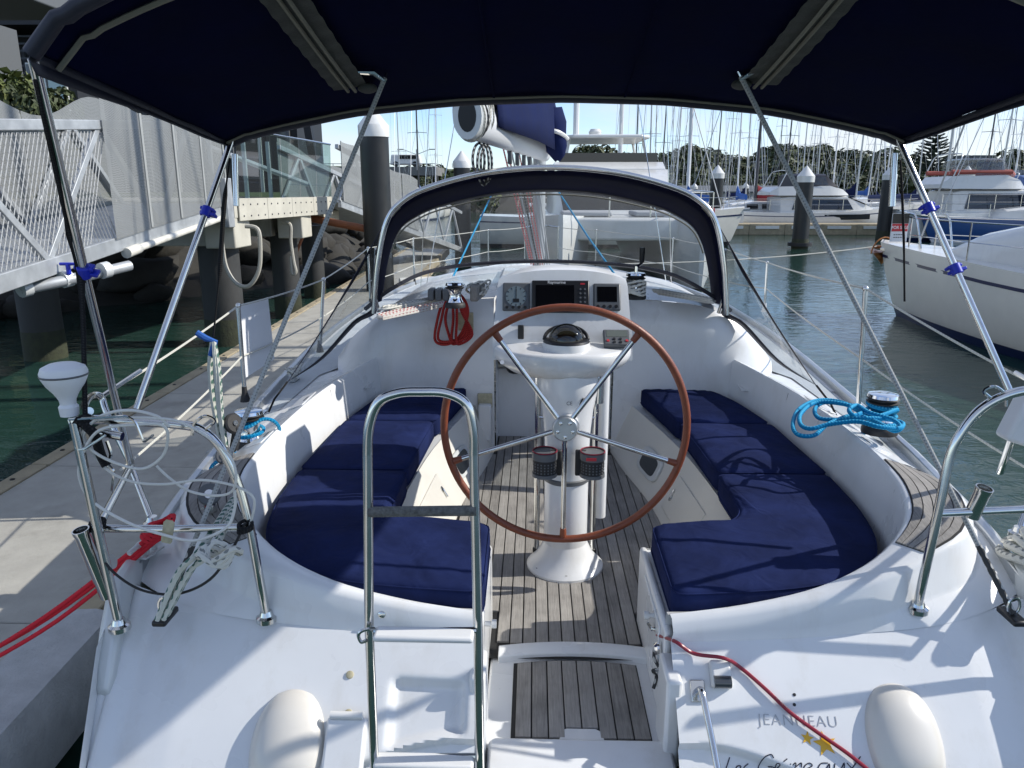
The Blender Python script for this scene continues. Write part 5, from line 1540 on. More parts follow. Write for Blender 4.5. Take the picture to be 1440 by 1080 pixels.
# ================================================================== pontoon beside the yacht
def pn(y): return -2.14 - .040 * (y - 3)            # its edge next to the yacht
def pf(y): return -3.66 - .040 * (y - 3)            # its far edge
PT = thing('pontoon', 'concrete floating pontoon with timber edging beside the yacht', 'pontoon')
ZP = .45
yy = [-3.0 + 2.0 * k for k in range(16)]
for a, b in zip(yy, yy[1:]):
    g = G()
    v = [(pn(a + .004) - .16, a + .004, ZP), (pn(b) - .16, b - .004, ZP), (pf(b) + .13, b - .004, ZP), (pf(a) + .13, a + .004, ZP)]
    g.add([(x, y, z - .4) for x, y, z in v] + v, [(3, 2, 1, 0), (4, 5, 6, 7)] + [(i, (i + 1) % 4, 4 + (i + 1) % 4, 4 + i) for i in range(4)])
    g.ob('deck_slab', 'concrete', PT, smooth=False, bevel=.006, seg=1)
    for f, w0, w1, m in ((pn, -.155, -.02, 'timber'), (pf, .125, 0.0, 'timber')):
        g = G()
        v = [(f(a) + w0, a + .006, ZP + .012), (f(b) + w0, b - .006, ZP + .012), (f(b) + w1, b - .006, ZP + .012), (f(a) + w1, a + .006, ZP + .012)]
        g.add([(x, y, z - .25) for x, y, z in v] + v, [(3, 2, 1, 0), (4, 5, 6, 7)] + [(i, (i + 1) % 4, 4 + (i + 1) % 4, 4 + i) for i in range(4)])
        g.ob('edge_board', m, PT, smooth=False, bevel=.006, seg=1)
        for q in (.3, 1.0, 1.7):
            G().lathe([(.018, -.004), (.016, .004), (.006, .006)], (f(a + q) + (w0 + w1) / 2, a + q, ZP + .014), 8).ob('coach_bolt', 'black', PT)
g = G()
rows = [[(pn(y) + .11, y, .16), (pn(y) + .13, y, .38), (pn(y) + .10, y, ZP + .05), (pn(y) + .02, y, ZP + .065), (pn(y) - .17, y, ZP + .055), (pn(y) - .18, y, ZP + .015)] for y in [-3 + .43 * i for i in range(15)]]
G().loft(rows).ob('fender_carpet', 'fender_carpet', PT, sharp=60)
for y in (5.2, 9.0, 14.0):
    e = empty('dock_cleat', (pn(y) - .24, y, ZP)); e.parent = PT
    G().tube([(0, -.14, .08), (0, .14, .08)], .018, 8).tube([(0, -.05, 0), (0, -.05, .08)], .016, 8).tube([(0, .05, 0), (0, .05, .08)], .016, 8).ob('horns', 'galv', e)
G().tube([PZ(562, 396, .62), PZ(735, 388, .62)], .075, 12).ob('bumper_tube', 'pipe_white', PT)

# ================================================================== piles
def pile(x, y, r, top, label, grey=False, group=None, cone=True):
    e = thing('mooring_pile' if cone else 'pier_pile', label, 'pile', (x, y, 0), group=group)
    G().lathe([(r, -1), (r, top)], n=24).ob('shaft', 'pile_grey' if grey else 'pile_black', e)
    if cone:
        G().lathe([(r * 1.06, top - r * .75), (r * 1.08, top), (r * 1.0, top + .03), (.02, top + r * 1.25)], n=24).ob('cap', 'hull_white', e)
    else:
        pass
    G().lathe([(r * 1.01, -.5), (r * 1.03, .12), (r * 1.022, .30), (r * 1.006, .42)], n=24, cap=False).ob('tide_mark', 'weed', e)
    return e
def pilepx(px, ytop, D, r, label, **k):
    p = PY(px, ytop, D)
    return pile(p.x, D, r, p.z - r * 1.25, label, **k)
p_ = pilepx(524, 150, 15.0, .275, 'tallest black mooring pile with flat white cap, beside the gangway')
pilepx(649, 212, 26.0, .275, 'black pile with white cone cap behind the spray hood, left of the boom')
pilepx(1135, 233, 33, .335, 'nearest white-capped black pile, in front of the white motor cruiser')
pilepx(1010, 232, 40, .33, 'white-capped black pile by the cream yacht bow')
pilepx(1253, 234, 40, .33, 'white-capped black pile left of the starboard bimini pole')
pilepx(1362, 233, 40, .33, 'white-capped black pile before the red-trimmed motor yacht')
pilepx(1049, 256, 85, .33, 'small far pile with white cap left of the red sail cover')
pilepx(977, 257, 85, .33, 'small far pile with white cap beside a blue boat cover')
G().lathe([(.5, .12), (.5, .26), (.4, .26), (.4, .12)], (0, 0, 0), 20, cap=False).ob('pile_hoop', 'rubber', [o for o in bpy.data.objects if o.get('label', '').startswith('nearest white')][0])
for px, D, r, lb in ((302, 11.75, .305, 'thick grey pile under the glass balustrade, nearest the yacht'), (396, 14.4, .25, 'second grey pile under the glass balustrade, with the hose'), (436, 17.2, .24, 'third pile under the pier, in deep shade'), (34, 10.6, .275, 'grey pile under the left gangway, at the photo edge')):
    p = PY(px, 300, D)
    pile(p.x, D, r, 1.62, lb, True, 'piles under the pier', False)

# ================================================================== pier with its glass balustrade
PI = thing('pier_platform', 'concrete pier platform with steel edge plates and glass balustrade', 'pier')
def pxe(y): return -4.55 + .0895 * (y - 11.5)
G().prism([(pxe(11.35) - .02, 11.35), (pxe(15.5) - .02, 15.5), (-9.5, 19), (-12, 11.35)], 1.98, 2.22).ob('deck', 'concrete_pale', PI, smooth=False)
for y0, y1 in ((11.3, 11.95), (13.9, 14.5)):
    G().box((-7.3, (y0 + y1) / 2, 1.77), (4.7, (y1 - y0) * .8, .42)).ob('beam', 'concrete', PI, bevel=.02)
    G().box((pxe(y0) - .25, (y0 + y1) / 2, 1.76), (.46, y1 - y0, .46)).ob('pile_cap', 'concrete_pale', PI, bevel=.02)
G().box((-5.4, 16.2, 1.86), (2.0, 1.2, .22)).ob('beam', 'concrete_pale', PI, bevel=.02)
for k in range(4):
    y0, y1 = 11.45 + 1.0 * k, 11.45 + 1.0 * (k + 1) - .012
    v = [(pxe(y0) + .012, y0, 1.93), (pxe(y1) + .012, y1, 1.93), (pxe(y1) + .012, y1, 2.26), (pxe(y0) + .012, y0, 2.26)]
    pl = G().add(v + [(x - .02, y, z) for x, y, z in v], [(0, 1, 2, 3), (7, 6, 5, 4)] + [(i, 4 + i, 4 + (i + 1) % 4, (i + 1) % 4) for i in range(4)]).ob('edge_plate', 'concrete_pale', PI, smooth=False, bevel=.004, seg=1)
    g = G()
    for j in range(4):
        for z in (2.0, 2.17):
            y = y0 + .13 + .245 * j
            g.lathe([(.014, 0), (.012, .012)], (pxe(y) + .012, y, z), 8, Matrix.Rotation(R(90), 3, 'Y'))
    g.ob('fixing', 'grey_plastic', pl)
for k in range(5):
    y0, y1 = 11.48 + .8 * k, 11.48 + .8 * (k + 1) - .018
    v = [(pxe(y0) + .0, y0, 2.27), (pxe(y1) + .0, y1, 2.27), (pxe(y1) + .03, y1, 3.25), (pxe(y0) + .03, y0, 3.25)]
    G().add(v, [(0, 1, 2, 3)]).ob('glass_pane', 'balustrade_glass', PI, smooth=False)
G().tube([(pxe(11.48) + .03, 11.48, 3.26), (pxe(15.46) + .03, 15.46, 3.26)], .018, 8).ob('top_rail', 'steel', PI)
for y in (12.2, 13.4, 14.4):
    G().box((pxe(y) - .9, y + .4, 2.75), (.06, .06, 1.05)).ob('post', 'galv', PI)
G().tube([(-6.4, 14.9, 3.2), (-4.7, 15.6, 2.5)], .05, 8).ob('hand_rail', 'galv', PI)
for k, pts in enumerate(([(345, 318, 11.2), (362, 322, 11.2), (366, 345, 11.2), (364, 380, 11.2), (350, 402, 11.2), (332, 398, 11.2), (318, 375, 11.2), (312, 340, 11.2)], [(395, 312, 13.6), (408, 316, 13.6), (409, 340, 13.6), (413, 368, 13.6), (416, 382, 13.6), (411, 384, 13.6), (409, 360, 13.6)])):
    tag(G().tube(spl([PY(*p) for p in pts], 6), .032, 8).ob('hose', 'hose'), ['pale hose looping down beside the thickest pier pile', 'pale hose with a return loop beside the second pier pile'][k], 'hose')
tag(G().tube([PY(432, 306, 15.3), PY(548, 328, 15.0)], .075, 10).tube([PY(415, 360, 14.6), PY(436, 307, 14.8)], .03, 8).ob('waste_pipe', 'pipe_rust'), 'rust brown pipe running under the far gangway from the pier', 'pipe')

# ================================================================== gangways
def gangway(name_label, A, B, wid, hz, mesh_to, panels, wave, npan, truss):
    """from A (landward, high) to B; near side along A-B, far side wid to the left of it"""
    A, B = Vector(A), Vector(B)
    T = thing('gangway', name_label, 'gangway')
    d = B - A; L = d.length; u = d.normalized()
    side = Vector((-u.y, u.x, 0)).normalized()
    if side.x > 0: side = -side
    up = Vector((0, 0, 1))
    for sd in (0, 1):
        o = side * wid * sd
        P = lambda t, h: A + u * t + o + up * h
        out = (-side if sd == 0 else side)
        for h, w, nm in ((0, .15, 'bottom_chord'), (hz, .09, 'top_chord')):
            G().box(P(L / 2, h), (.08, L, w), d.to_track_quat('Y', 'Z').to_matrix()).ob(nm, 'galv', T, bevel=.008)
        n = max(2, int(L / truss)); q = L / n
        for k in range(n):
            for (t0, h0), (t1, h1) in (((k * q, .05), ((k + .5) * q, hz)), (((k + .5) * q, hz), ((k + 1) * q, .05))):
                a, b = P(t0, h0), P(t1, h1)
                G().box((a + b) / 2, (.05, (b - a).length, .07), (b - a).to_track_quat('Y', 'Z').to_matrix()).ob('diagonal', 'galv', T, bevel=.006)
        # expanded metal infill, real wires
        if mesh_to:
            g = G(); t0, t1 = mesh_to; s_ = .066; hh = hz - .14
            nn = int((t1 - t0 + hh) / s_)
            for k in range(nn):
                for dr in (1, -1):
                    a = t0 + k * s_ - (hh * .55 if dr > 0 else 0); b = a + dr * hh * .55
                    if dr < 0: a, b = t0 + k * s_, t0 + k * s_ - hh * .55
                    if min(a, b) < t0 or max(a, b) > t1: continue
                    g.tube([P(a, .08) + out * .01, P(b, .08 + hh) + out * .01], .0052, 4, cap=False)
            m_ = g.ob('wire_mesh', 'mesh_wire', T, smooth=False, fix=False); m_['kind'] = 'stuff'
        # wavy perforated panels
        t0, t1 = panels[sd]
        w_ = (t1 - t0) / npan
        for k in range(npan):
            a = t0 + k * w_
            vs, fs, uv = [], [], []
            m = 10
            for i in range(m + 1):
                t = a + .006 + (w_ - .012) * i / m
                h = hz + .10 + wave * (.5 + .5 * math.sin(2 * math.pi * (t - t0) / 2.7 - 1.2 + 1.9 * sd)) - .06 * (t < a)
                for z in (.06, h):
                    vs.append(P(t, z) + out * (.055 + .004 * (k % 2)))
            for i in range(m):
                fs.append((2 * i, 2 * i + 2, 2 * i + 3, 2 * i + 1))
                t = a + w_ * i / m; t2 = a + w_ * (i + 1) / m
                uv.append(((t, 0), (t2, 0), (t2, 1.3), (t, 1.3)))
            sh = G().add(vs, fs, uv).ob('perforated_panel', 'perforated_sheet', T, smooth=False, fix=False)
            x0 = P(a + .02, .06) + out * .062
            for tt in (a + .02,):
                b0, b1 = P(tt, .08) + out * .066, P(tt, hz + .12) + out * .066
                G().box((b0 + b1) / 2, (.012, .045, (b1 - b0).length)).ob('stiffener', 'panel_rib', sh)
    g = G()
    G().box(A + u * L / 2 + side * wid / 2 + up * .05, (wid, L, .05), d.to_track_quat('Y', 'Z').to_matrix()).ob('walkway', 'galv', T)
    return T, P
g1, _ = gangway('wide aluminium gangway with wavy perforated side panels, sloping past the pier', (-4.72, 11.5, 2.16), (-3.95, 1.5, 1.36), 1.45, 1.18, (3.3, 9.5), [(.15, 3.9), (.3, 9.2)], 4, None, 2.9) if False else (None, None)
def gw():
    return gangway('wide aluminium gangway with wavy perforated side panels, left of the yacht', (-4.74, 11.45, 2.12), (-4.02, 1.6, 1.32), 1.5, 1.18, (3.6, 8.6), [(.10, 3.75), (.10, 8.6)], .26, 4, 2.45)
g1, _ = gw()
tag(G().tube([(-4.66, 11.2, 2.0), (-4.44, 8.2, 1.76)], .04, 10).tube([(-4.44, 8.2, 1.76), (-4.42, 7.9, 1.73)], .055, 12).ob('water_main', 'pipe_white'), 'thin white water pipe slung under the near gangway', 'pipe')
vb_ = thing('valve_set', 'grey pipe valves and fittings hung under the near gangway by the bimini pole', 'valves', PY(95, 392, 6.6))
G().tube([(.25, .6, .06), (.05, .1, .0), (-.18, -.2, -.05), (-.26, -.25, -.08)], .05, 10).ob('pipe', 'galv', vb_)
for k in range(3): G().tube([(.18 - .2 * k, .35 - .28 * k, .05 - .05 * k), (.15 - .2 * k, .28 - .28 * k, .04 - .05 * k)], .075, 12).ob('flange', 'alu_paint', vb_)
G().tube([(.02, 0, .04), (.02, 0, .13)], .02, 8).tube([(-.05, 0, .13), (.09, 0, .13)], .014, 8).ob('lever', 'blue_clip', vb_)
g2, _ = gangway('second gangway sloping down to the dock behind the tall pile', (-4.10, 15.7, 2.12), (-2.35, 23.4, .62), 1.3, 1.12, None, [(.05, 4.3), (.05, 4.3)], .12, 4, 1.5)
G().box((-4.62, 11.2, 2.2), (.10, .22, .7)).ob('hinge_bracket', 'galv', g1, bevel=.01)

# ================================================================== shore, rocks, building, trees
sh = [(-70, 11), (-20, 12.5), (-12, 14), (-8.6, 16.2), (-6.2, 20), (-5.8, 26), (-7, 40), (-20, 75), (-14, 100), (60, 120), (400, 130)]
rows = [[], [], [], []]
for i, (x, y) in enumerate(sh):
    a, b = Vector((*sh[max(i - 1, 0)], 0)), Vector((*sh[min(i + 1, len(sh) - 1)], 0))
    t = (b - a).normalized(); n = Vector((-t.y, t.x, 0))
    q = Vector((x, y, 0))
    rows[0].append(q - n * 1.2 + Vector((0, 0, -.8))); rows[1].append(q + n * .2 + Vector((0, 0, .15)))
    rows[2].append(q + n * 3.4 + Vector((0, 0, 2.0))); rows[3].append(q + n * (5 if i < 8 else 25) + Vector((0, 0, 2.3)))
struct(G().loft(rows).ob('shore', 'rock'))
hill = []
for i in range(60):
    r = []
    for j in range(24):
        x = -160 + 620 * i / 59; y = 98 + 260 * j / 23 + (0 if x > -20 else 0)
        z = 1.2 + 9 * sm(120, 210, y) * (.8 + .5 * noise.noise(Vector((x * .012, y * .01, 3)))) - (3 * (1 - sm(100, 118, y)))
        r.append((x, y, z))
    hill.append(r)
struct(G().loft(hill).ob('hill', 'ground_green'))
struct(G().prism([(-120, 17), (-12.5, 17), (-10.5, 22), (-10, 40), (-24, 80), (-20, 110), (-120, 110)], 1.0, 2.34).ob('ground', 'ground_green', smooth=False))
rock_me = []
for k in range(5):
    bm = bmesh.new(); bmesh.ops.create_icosphere(bm, subdivisions=2, radius=1)
    for v in bm.verts:
        v.co *= 1 + .45 * noise.noise(v.co * 1.1 + Vector((k * 7, 0, 0))) + .12 * noise.noise(v.co * 3 + Vector((k, 3, 0)))
        v.co.z *= .72
    me = bpy.data.meshes.new('rock'); bm.to_mesh(me); bm.free(); me.materials.append(MATS['rock']); me.polygons.foreach_set('use_smooth', [True] * len(me.polygons)); rock_me.append(me)
rr_ = random.Random(11)
for k in range(95):
    s_ = rr_.random() ** .8
    i = 2 + s_ * 3.6; i0 = int(i); f = i - i0
    x = sh[i0][0] * (1 - f) + sh[min(i0 + 1, len(sh) - 1)][0] * f; y = sh[i0][1] * (1 - f) + sh[min(i0 + 1, len(sh) - 1)][1] * f
    t = rr_.uniform(-.8, 2.8)
    o = bpy.data.objects.new('rock', rock_me[k % 5]); COL.objects.link(o)
    o.location = (x - t * .45, y + t * .75, max(0, t) * .58 + rr_.uniform(-.1, .15))
    s3 = rr_.uniform(.28, .72)
    o.scale = (s3 * rr_.uniform(.8, 1.4), s3, s3 * rr_.uniform(.7, 1.1)); o.rotation_euler = (rr_.uniform(-.5, .5), rr_.uniform(-.5, .5), rr_.uniform(0, 6.3))
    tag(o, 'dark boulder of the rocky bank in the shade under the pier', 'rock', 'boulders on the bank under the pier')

BD = thing('harbour_building', 'dark steel and glass harbour building behind the glass balustrade', 'building', (0, 0, 0))
G().box((-25.4, 36, 5.5), (30, 4, 7.0)).ob('wall', 'building_dark', BD)
for k in range(12):
    x = -11.2 - 1.2 * k
    f = G().box((x, 33.9, 4.6), (1.0, .12, 3.4)).ob('window', 'grey_plastic', BD)
    G().box((x, 33.82, 4.6), (.86, .06, 3.2)).ob('pane', 'smoked', f)
    G().box((x + .6, 33.2, 5.2), (.12, .12, 5.8)).ob('post', 'hull_white' if k % 3 == 1 else 'building_grey', BD)
for k in range(9):
    G().box((-16.5, 32.9, 6.3 + .28 * k), (14, .05, .07)).ob('louvre', 'building_grey', BD)
G().prism([(-10.5, 32), (-10.0, 33), (-10.0, 38), (-40, 38), (-40, 32)], 8.8, 9.3).ob('roof', 'building_dark', BD)
G().add([(-10.3, 33, 9), (-9.5, 33, 2.3), (-9.2, 33, 2.3), (-10.0, 33, 9), (-10.3, 33.4, 9), (-9.5, 33.4, 2.3), (-9.2, 33.4, 2.3), (-10.0, 33.4, 9)], [(0, 1, 2, 3), (7, 6, 5, 4), (0, 4, 5, 1), (3, 2, 6, 7)]).ob('raking_column', 'building_dark', BD, smooth=False)
B2 = thing('harbour_office', 'grey building with deep roof eave at the top left corner', 'building')
G().box((-25.5, 27, 5.2), (12, 6, 6.0)).ob('wall', 'building_grey', B2)
G().box((-14.9, 25.2, 4.2), (1.5, 2.0, 4.0)).ob('stair_tower', 'building_dark', B2)
for k in range(2):
    p = G().box((-15.3 + .62 * k, 24.14, 4.3), (.56, .08, 3.7)).ob('window', 'alu_paint', B2)
    G().box((-15.3 + .62 * k, 24.08, 4.3), (.48, .05, 3.6)).ob('pane', 'balustrade_glass' if k else 'smoked', p)
G().tube([(-17.5, 24.5, 2.3), (-17.5, 24.5, 8.3)], .12, 10).ob('column', 'galv', B2)
G().box((-21.5, 24.5, 8.5), (11, 8, .55)).ob('roof', 'building_grey', B2, bevel=.05)
G().box((-21.5, 20.45, 8.4), (11, .12, .8)).ob('fascia', 'galv', B2, bevel=.03)

# ------------------------------------------------------------------ foliage
def leaf_crown(seed, lobes, n, size, R0=1.0, squash=.8):
    q = random.Random(seed)
    L = []
    for k in range(lobes):
        a = q.uniform(0, 6.28); r = q.uniform(.15, .75) * R0
        L.append((Vector((r * math.cos(a), r * math.sin(a), q.uniform(-.25, .5) * squash)), q.uniform(.28, .52)))
    vs, fs = [], []
    for k in range(n):
        c, rad = L[k % lobes]
        d = Vector((q.gauss(0, 1), q.gauss(0, 1), q.gauss(0, 1))).normalized()
        p = c + d * rad * (1 - .35 * q.random() ** 2)
        p.z = p.z if p.z > -.5 else -.5
        nn = (d + Vector((q.uniform(-.8, .8), q.uniform(-.8, .8), q.uniform(-.2, 1.0)))).normalized()
        t = nn.orthogonal().normalized(); t.rotate(Matrix.Rotation(q.uniform(0, 6.28), 3, nn)); b = nn.cross(t)
        s = size * q.uniform(.6, 1.4)
        o = len(vs)
        vs += [p - t * s, p + b * s * .5, p + t * s, p - b * s * .5 + nn * s * .2]
        fs.append((o, o + 1, o + 2, o + 3))
    return vs, fs
def ordn(k):
    k += 1
    names = 'first second third fourth fifth sixth seventh eighth ninth tenth eleventh twelfth thirteenth fourteenth fifteenth sixteenth seventeenth eighteenth nineteenth'.split()
    if k < 20: return names[k - 1]
    tens = {2: ('twent', 'twenty'), 3: ('thirt', 'thirty'), 4: ('fort', 'forty')}[k // 10]
    return tens[0] + 'ieth' if k % 10 == 0 else tens[1] + '-' + names[k % 10 - 1]
CROWN = []
for k in range(4):
    v, f = leaf_crown(20 + k, 15, 4200, .088)
    me = G().add(v, f).mesh('crown', False); me.materials.append(MATS['leaf_dark' if k < 3 else 'leaf_mid']); CROWN.append(me)
tm = G().tube([(0, 0, -1.1), (.02, .01, -.5), (0, .03, .1)], [.075, .05, .03], 8).tube([(0, .02, -.5), (.25, .1, .1)], [.035, .015], 6).tube([(0, .02, -.45), (-.25, -.05, .15)], [.035, .012], 6).mesh('trunk'); tm.materials.append(MATS['bark'])
def tree(x, y, z, r, h, k, label, group):
    e = thing('tree', label, 'tree', (x, y, z + h * .55), random.uniform(0, 6.28), group)
    c = bpy.data.objects.new('crown', CROWN[k]); COL.objects.link(c); c.parent = e; c.scale = (r, r, h * .5)
    t = bpy.data.objects.new('trunk', tm); COL.objects.link(t); t.parent = e; t.scale = (r, r, h * .5)
    return e
rt = random.Random(5)
tops = [(560, 262), (600, 228), (640, 222), (680, 235), (720, 250), (900, 232), (935, 222), (980, 210), (1030, 226), (1075, 214), (1105, 208), (1140, 212), (1185, 220), (1230, 217), (1270, 226), (1305, 240), (1345, 245), (1390, 240), (1430, 222), (1470, 215)]
ridge, foot = [], []
for x0 in range(900, 1500, 16):
    k_ = min(range(len(tops)), key=lambda i: abs(tops[i][0] - x0))
    yt = lerp(tops, x0) - 8 + rt.uniform(-3, 8)
    D = rt.uniform(128, 158)
    top = PY(x0, yt, D)
    h = rt.uniform(10, 13)
    tree(top.x, D, top.z - h * 1.02, rt.uniform(5.0, 8.5), h * rt.uniform(.9, 1.12), rt.randrange(3), ordn(len(ridge)) + ' tree from the left along the wooded ridge behind the masts', 'trees on the ridge')
    ridge.append(1)
for x0 in range(900, 1500, 30):
    D = rt.uniform(112, 124); top = PY(x0, 240 + rt.uniform(-4, 6), D); h = rt.uniform(7, 9)
    tree(top.x, D, top.z - h * 1.02, rt.uniform(4.5, 6.5), h, rt.randrange(3), ordn(len(foot)) + ' tree from the left at the foot of the wooded ridge', 'trees at the foot of the ridge')
    foot.append(1)
for px, py, D, r, h, k, lb in ((600, 228, 105, 5.0, 9.5, 1, 'broad dark olive tree by the road bridge'), (578, 246, 88, 3.2, 6.0, 2, 'low round tree below the road bridge'), (665, 222, 95, 4.2, 9.5, 3, 'bright green tree behind the white-capped pile and boom'), (640, 232, 100, 3.5, 8, 3, 'mid green tree between the olive tree and boom'), (18, 62, 22, 1.6, 5.6, 3, 'leafy tree beside the grey office at the top left'), (-30, 80, 23, 2.0, 5.0, 3, 'second leafy tree at the left edge, behind the gangway'), (48, 108, 21, 1.1, 3.6, 2, 'lower dark tree beside the bimini pole, behind the gangway'), (840, 196, 90, 3.6, 9.5, 0, 'palm-like dark tree behind the white hardtop'), (845, 215, 95, 5, 9, 2, 'dark tree behind the motor catamaran')):
    top = PY(px, py, D)
    tree(top.x, D, top.z - h * 1.0, r, h, k, lb, None)
# norfolk pine
p = PY(1318, 180, 125)
NPN = thing('norfolk_pine', 'tall layered norfolk pine on the ridge, beside the blue mast', 'tree', (p.x, 125, 0))
hT = p.z
G().tube([(0, 0, 0), (0, 0, hT)], [.35, .05], 8).ob('trunk', 'bark', NPN)
q = random.Random(2); vs, fs = [], []
for k in range(17):
    z = hT * (.34 + .64 * k / 16); rad = 4.6 * (1 - .92 * (k / 16)) + .25
    nb = 9 if k < 12 else 6
    for j in range(nb):
        a = 2 * math.pi * (j + .5 * (k % 2)) / nb + q.uniform(-.15, .15)
        for i in range(16):
            t = (i + 1) / 16
            rr2 = rad * t
            pos = Vector((rr2 * math.cos(a), rr2 * math.sin(a), z + .28 * rad * t * t - .08 * rad * t))
            for sd in (-1, 1):
                tt = Vector((math.cos(a + sd * .9), math.sin(a + sd * .9), .35)); w = Vector((0, 0, .12))
                o = len(vs); ln = .50 * (1 - .4 * t)
                vs += [pos - w, pos + tt * ln, pos + w * 1.2]
                fs.append((o, o + 1, o + 2))
G().add(vs, fs).ob('crown', 'leaf_pine', NPN, smooth=False, fix=False)
# far buildings and the road bridge
def block(name, label, px0, px1, y0, y1, D, mat, cat='building', dep=8):
    a, b = PY(px0, y1, D), PY(px1, y0, D)
    e = thing(name, label, cat, ((a.x + b.x) / 2, D, 0))
    return e, b.x - a.x, a.z, b.z
e, w, z0, z1 = block('apartment_block', 'grey stepped apartment block on the ridge beside the pine', 1338, 1404, 222, 252, 215, 'building_grey')
G().box((0, 4, (z0 + z1) / 2 - 3), (w, 10, z1 - z0 + 4)).ob('wall', 'building_grey', e)
for k, (dx, ww) in enumerate(((-w * .25, w * .22), (w * .08, w * .3), (w * .36, w * .2))):
    G().box((dx, 4, z1 - .4), (ww, 8, 2.2)).ob('roof_block', 'building_grey', e)
for r_ in range(3):
    for c_ in range(9):
        G().box((-w * .42 + w * .105 * c_, -1.05, z0 + 1.2 + r_ * 1.7), (.8, .1, .9)).ob('window', 'tinted', e)
e, w, z0, z1 = block('boat_shed', 'long pale low shed behind the far masts', 925, 1108, 264, 286, 92, 'building_pale')
G().box((0, 3, 1.2), (w, 6, 2.4)).ob('wall', 'building_pale', e)
G().add([(-w / 2 - .3, -.4, 2.4), (w / 2 + .3, -.4, 2.4), (w / 2 + .3, 3, 3.1), (-w / 2 - .3, 3, 3.1), (w / 2 + .3, 6.4, 2.4), (-w / 2 - .3, 6.4, 2.4)], [(0, 1, 2, 3), (3, 2, 4, 5)]).ob('roof', 'building_grey', e, smooth=False, solid=.15)
for k in range(8): G().box((-w * .42 + w * .12 * k, -.06, 1.1), (1.1, .1, 1.6)).ob('door', 'building_grey', e)
for px, lb in ((1408, 'white gabled boat house right of the red-trimmed motor yacht'), (1440, 'grey gabled boat house at the right edge of the photo')):
    p = PY(px, 262, 80); e = thing('boat_house', lb, 'building', (p.x, 80, 0))
    G().box((0, 3, 1.6), (3.6, 6, 3.2)).ob('wall', 'building_pale', e)
    G().add([(-2, -.3, 3.1), (0, -.3, 4.5), (2, -.3, 3.1), (-2, 6.3, 3.1), (0, 6.3, 4.5), (2, 6.3, 3.1)], [(0, 1, 4, 3), (1, 2, 5, 4), (0, 2, 1)]).ob('roof', 'building_grey', e, smooth=False, solid=.1)
    G().box((0, -.05, 1.4), (1.6, .1, 2.0)).ob('door', 'tinted', e)
a, b = PY(536, 240, 95), PY(610, 246, 98)
BR = thing('road_bridge', 'concrete road bridge with railing beyond the tall pile', 'bridge')
G().box(((a.x + b.x) / 2 - 8, 97, a.z - .1), (b.x - a.x + 18, 8, 1.0)).ob('deck', 'road_concrete', BR)
G().box(((a.x + b.x) / 2 - 8, 93.2, a.z + .75), (b.x - a.x + 18, .1, .08)).ob('rail', 'galv', BR)
for k in range(16): G().box((a.x - 8 + 1.3 * k, 93.2, a.z + .55), (.07, .07, .5)).ob('post', 'galv', BR)
for dx in (-9, 3): G().box((a.x + dx, 97, a.z / 2 - .3), (1.2, 5, a.z)).ob('pier', 'road_concrete', BR)
p = PY(577, 232, 95)
VN = thing('parked_van', 'small white van crossing the road bridge', 'van', (p.x - .5, 95.2, a.z + .42))
G().box((0, 0, .85), (3.8, 1.7, 1.2), top=(.9, .9)).ob('body', 'hull_white', VN, bevel=.15); G().box((.3, -.84, 1.15), (2.2, .06, .45)).ob('window', 'tinted', VN)
for s in (-1, 1): G().lathe([(.33, -.1), (.33, .1)], (s * 1.15, -.8, .33), 14, Matrix.Rotation(R(90), 3, 'X')).ob('wheel', 'rubber', VN)
p = PY(580, 208, 90); SLP = thing('street_lamp', 'twin arm street lamp over the road bridge', 'street lamp', (p.x, 93, a.z))
hh = p.z - a.z
G().tube([(0, 0, 0), (0, 0, hh)], .07, 6).ob('pole', 'galv', SLP)
for s in (-1, 1):
    G().tube([(0, 0, hh - .6), (s * 1.6, 0, hh)], .04, 5).ob('arm', 'galv', SLP); G().box((s * 1.9, 0, hh), (.7, .2, .1)).ob('lamp_head', 'grey_plastic', SLP)
# far dock
DK = thing('floating_dock', 'far floating dock with white fender strips on its side', 'dock')
for k in range(13):
    x = 8 + 2.0 * k
    G().box((x + 1, 44.7, .30), (1.985, 2.0, .60)).ob('dock_section', 'timber', DK, bevel=.02)
    G().box((x + 1, 43.67, .42), (1.3, .06, .16)).ob('fender_strip', 'hull_white', DK)

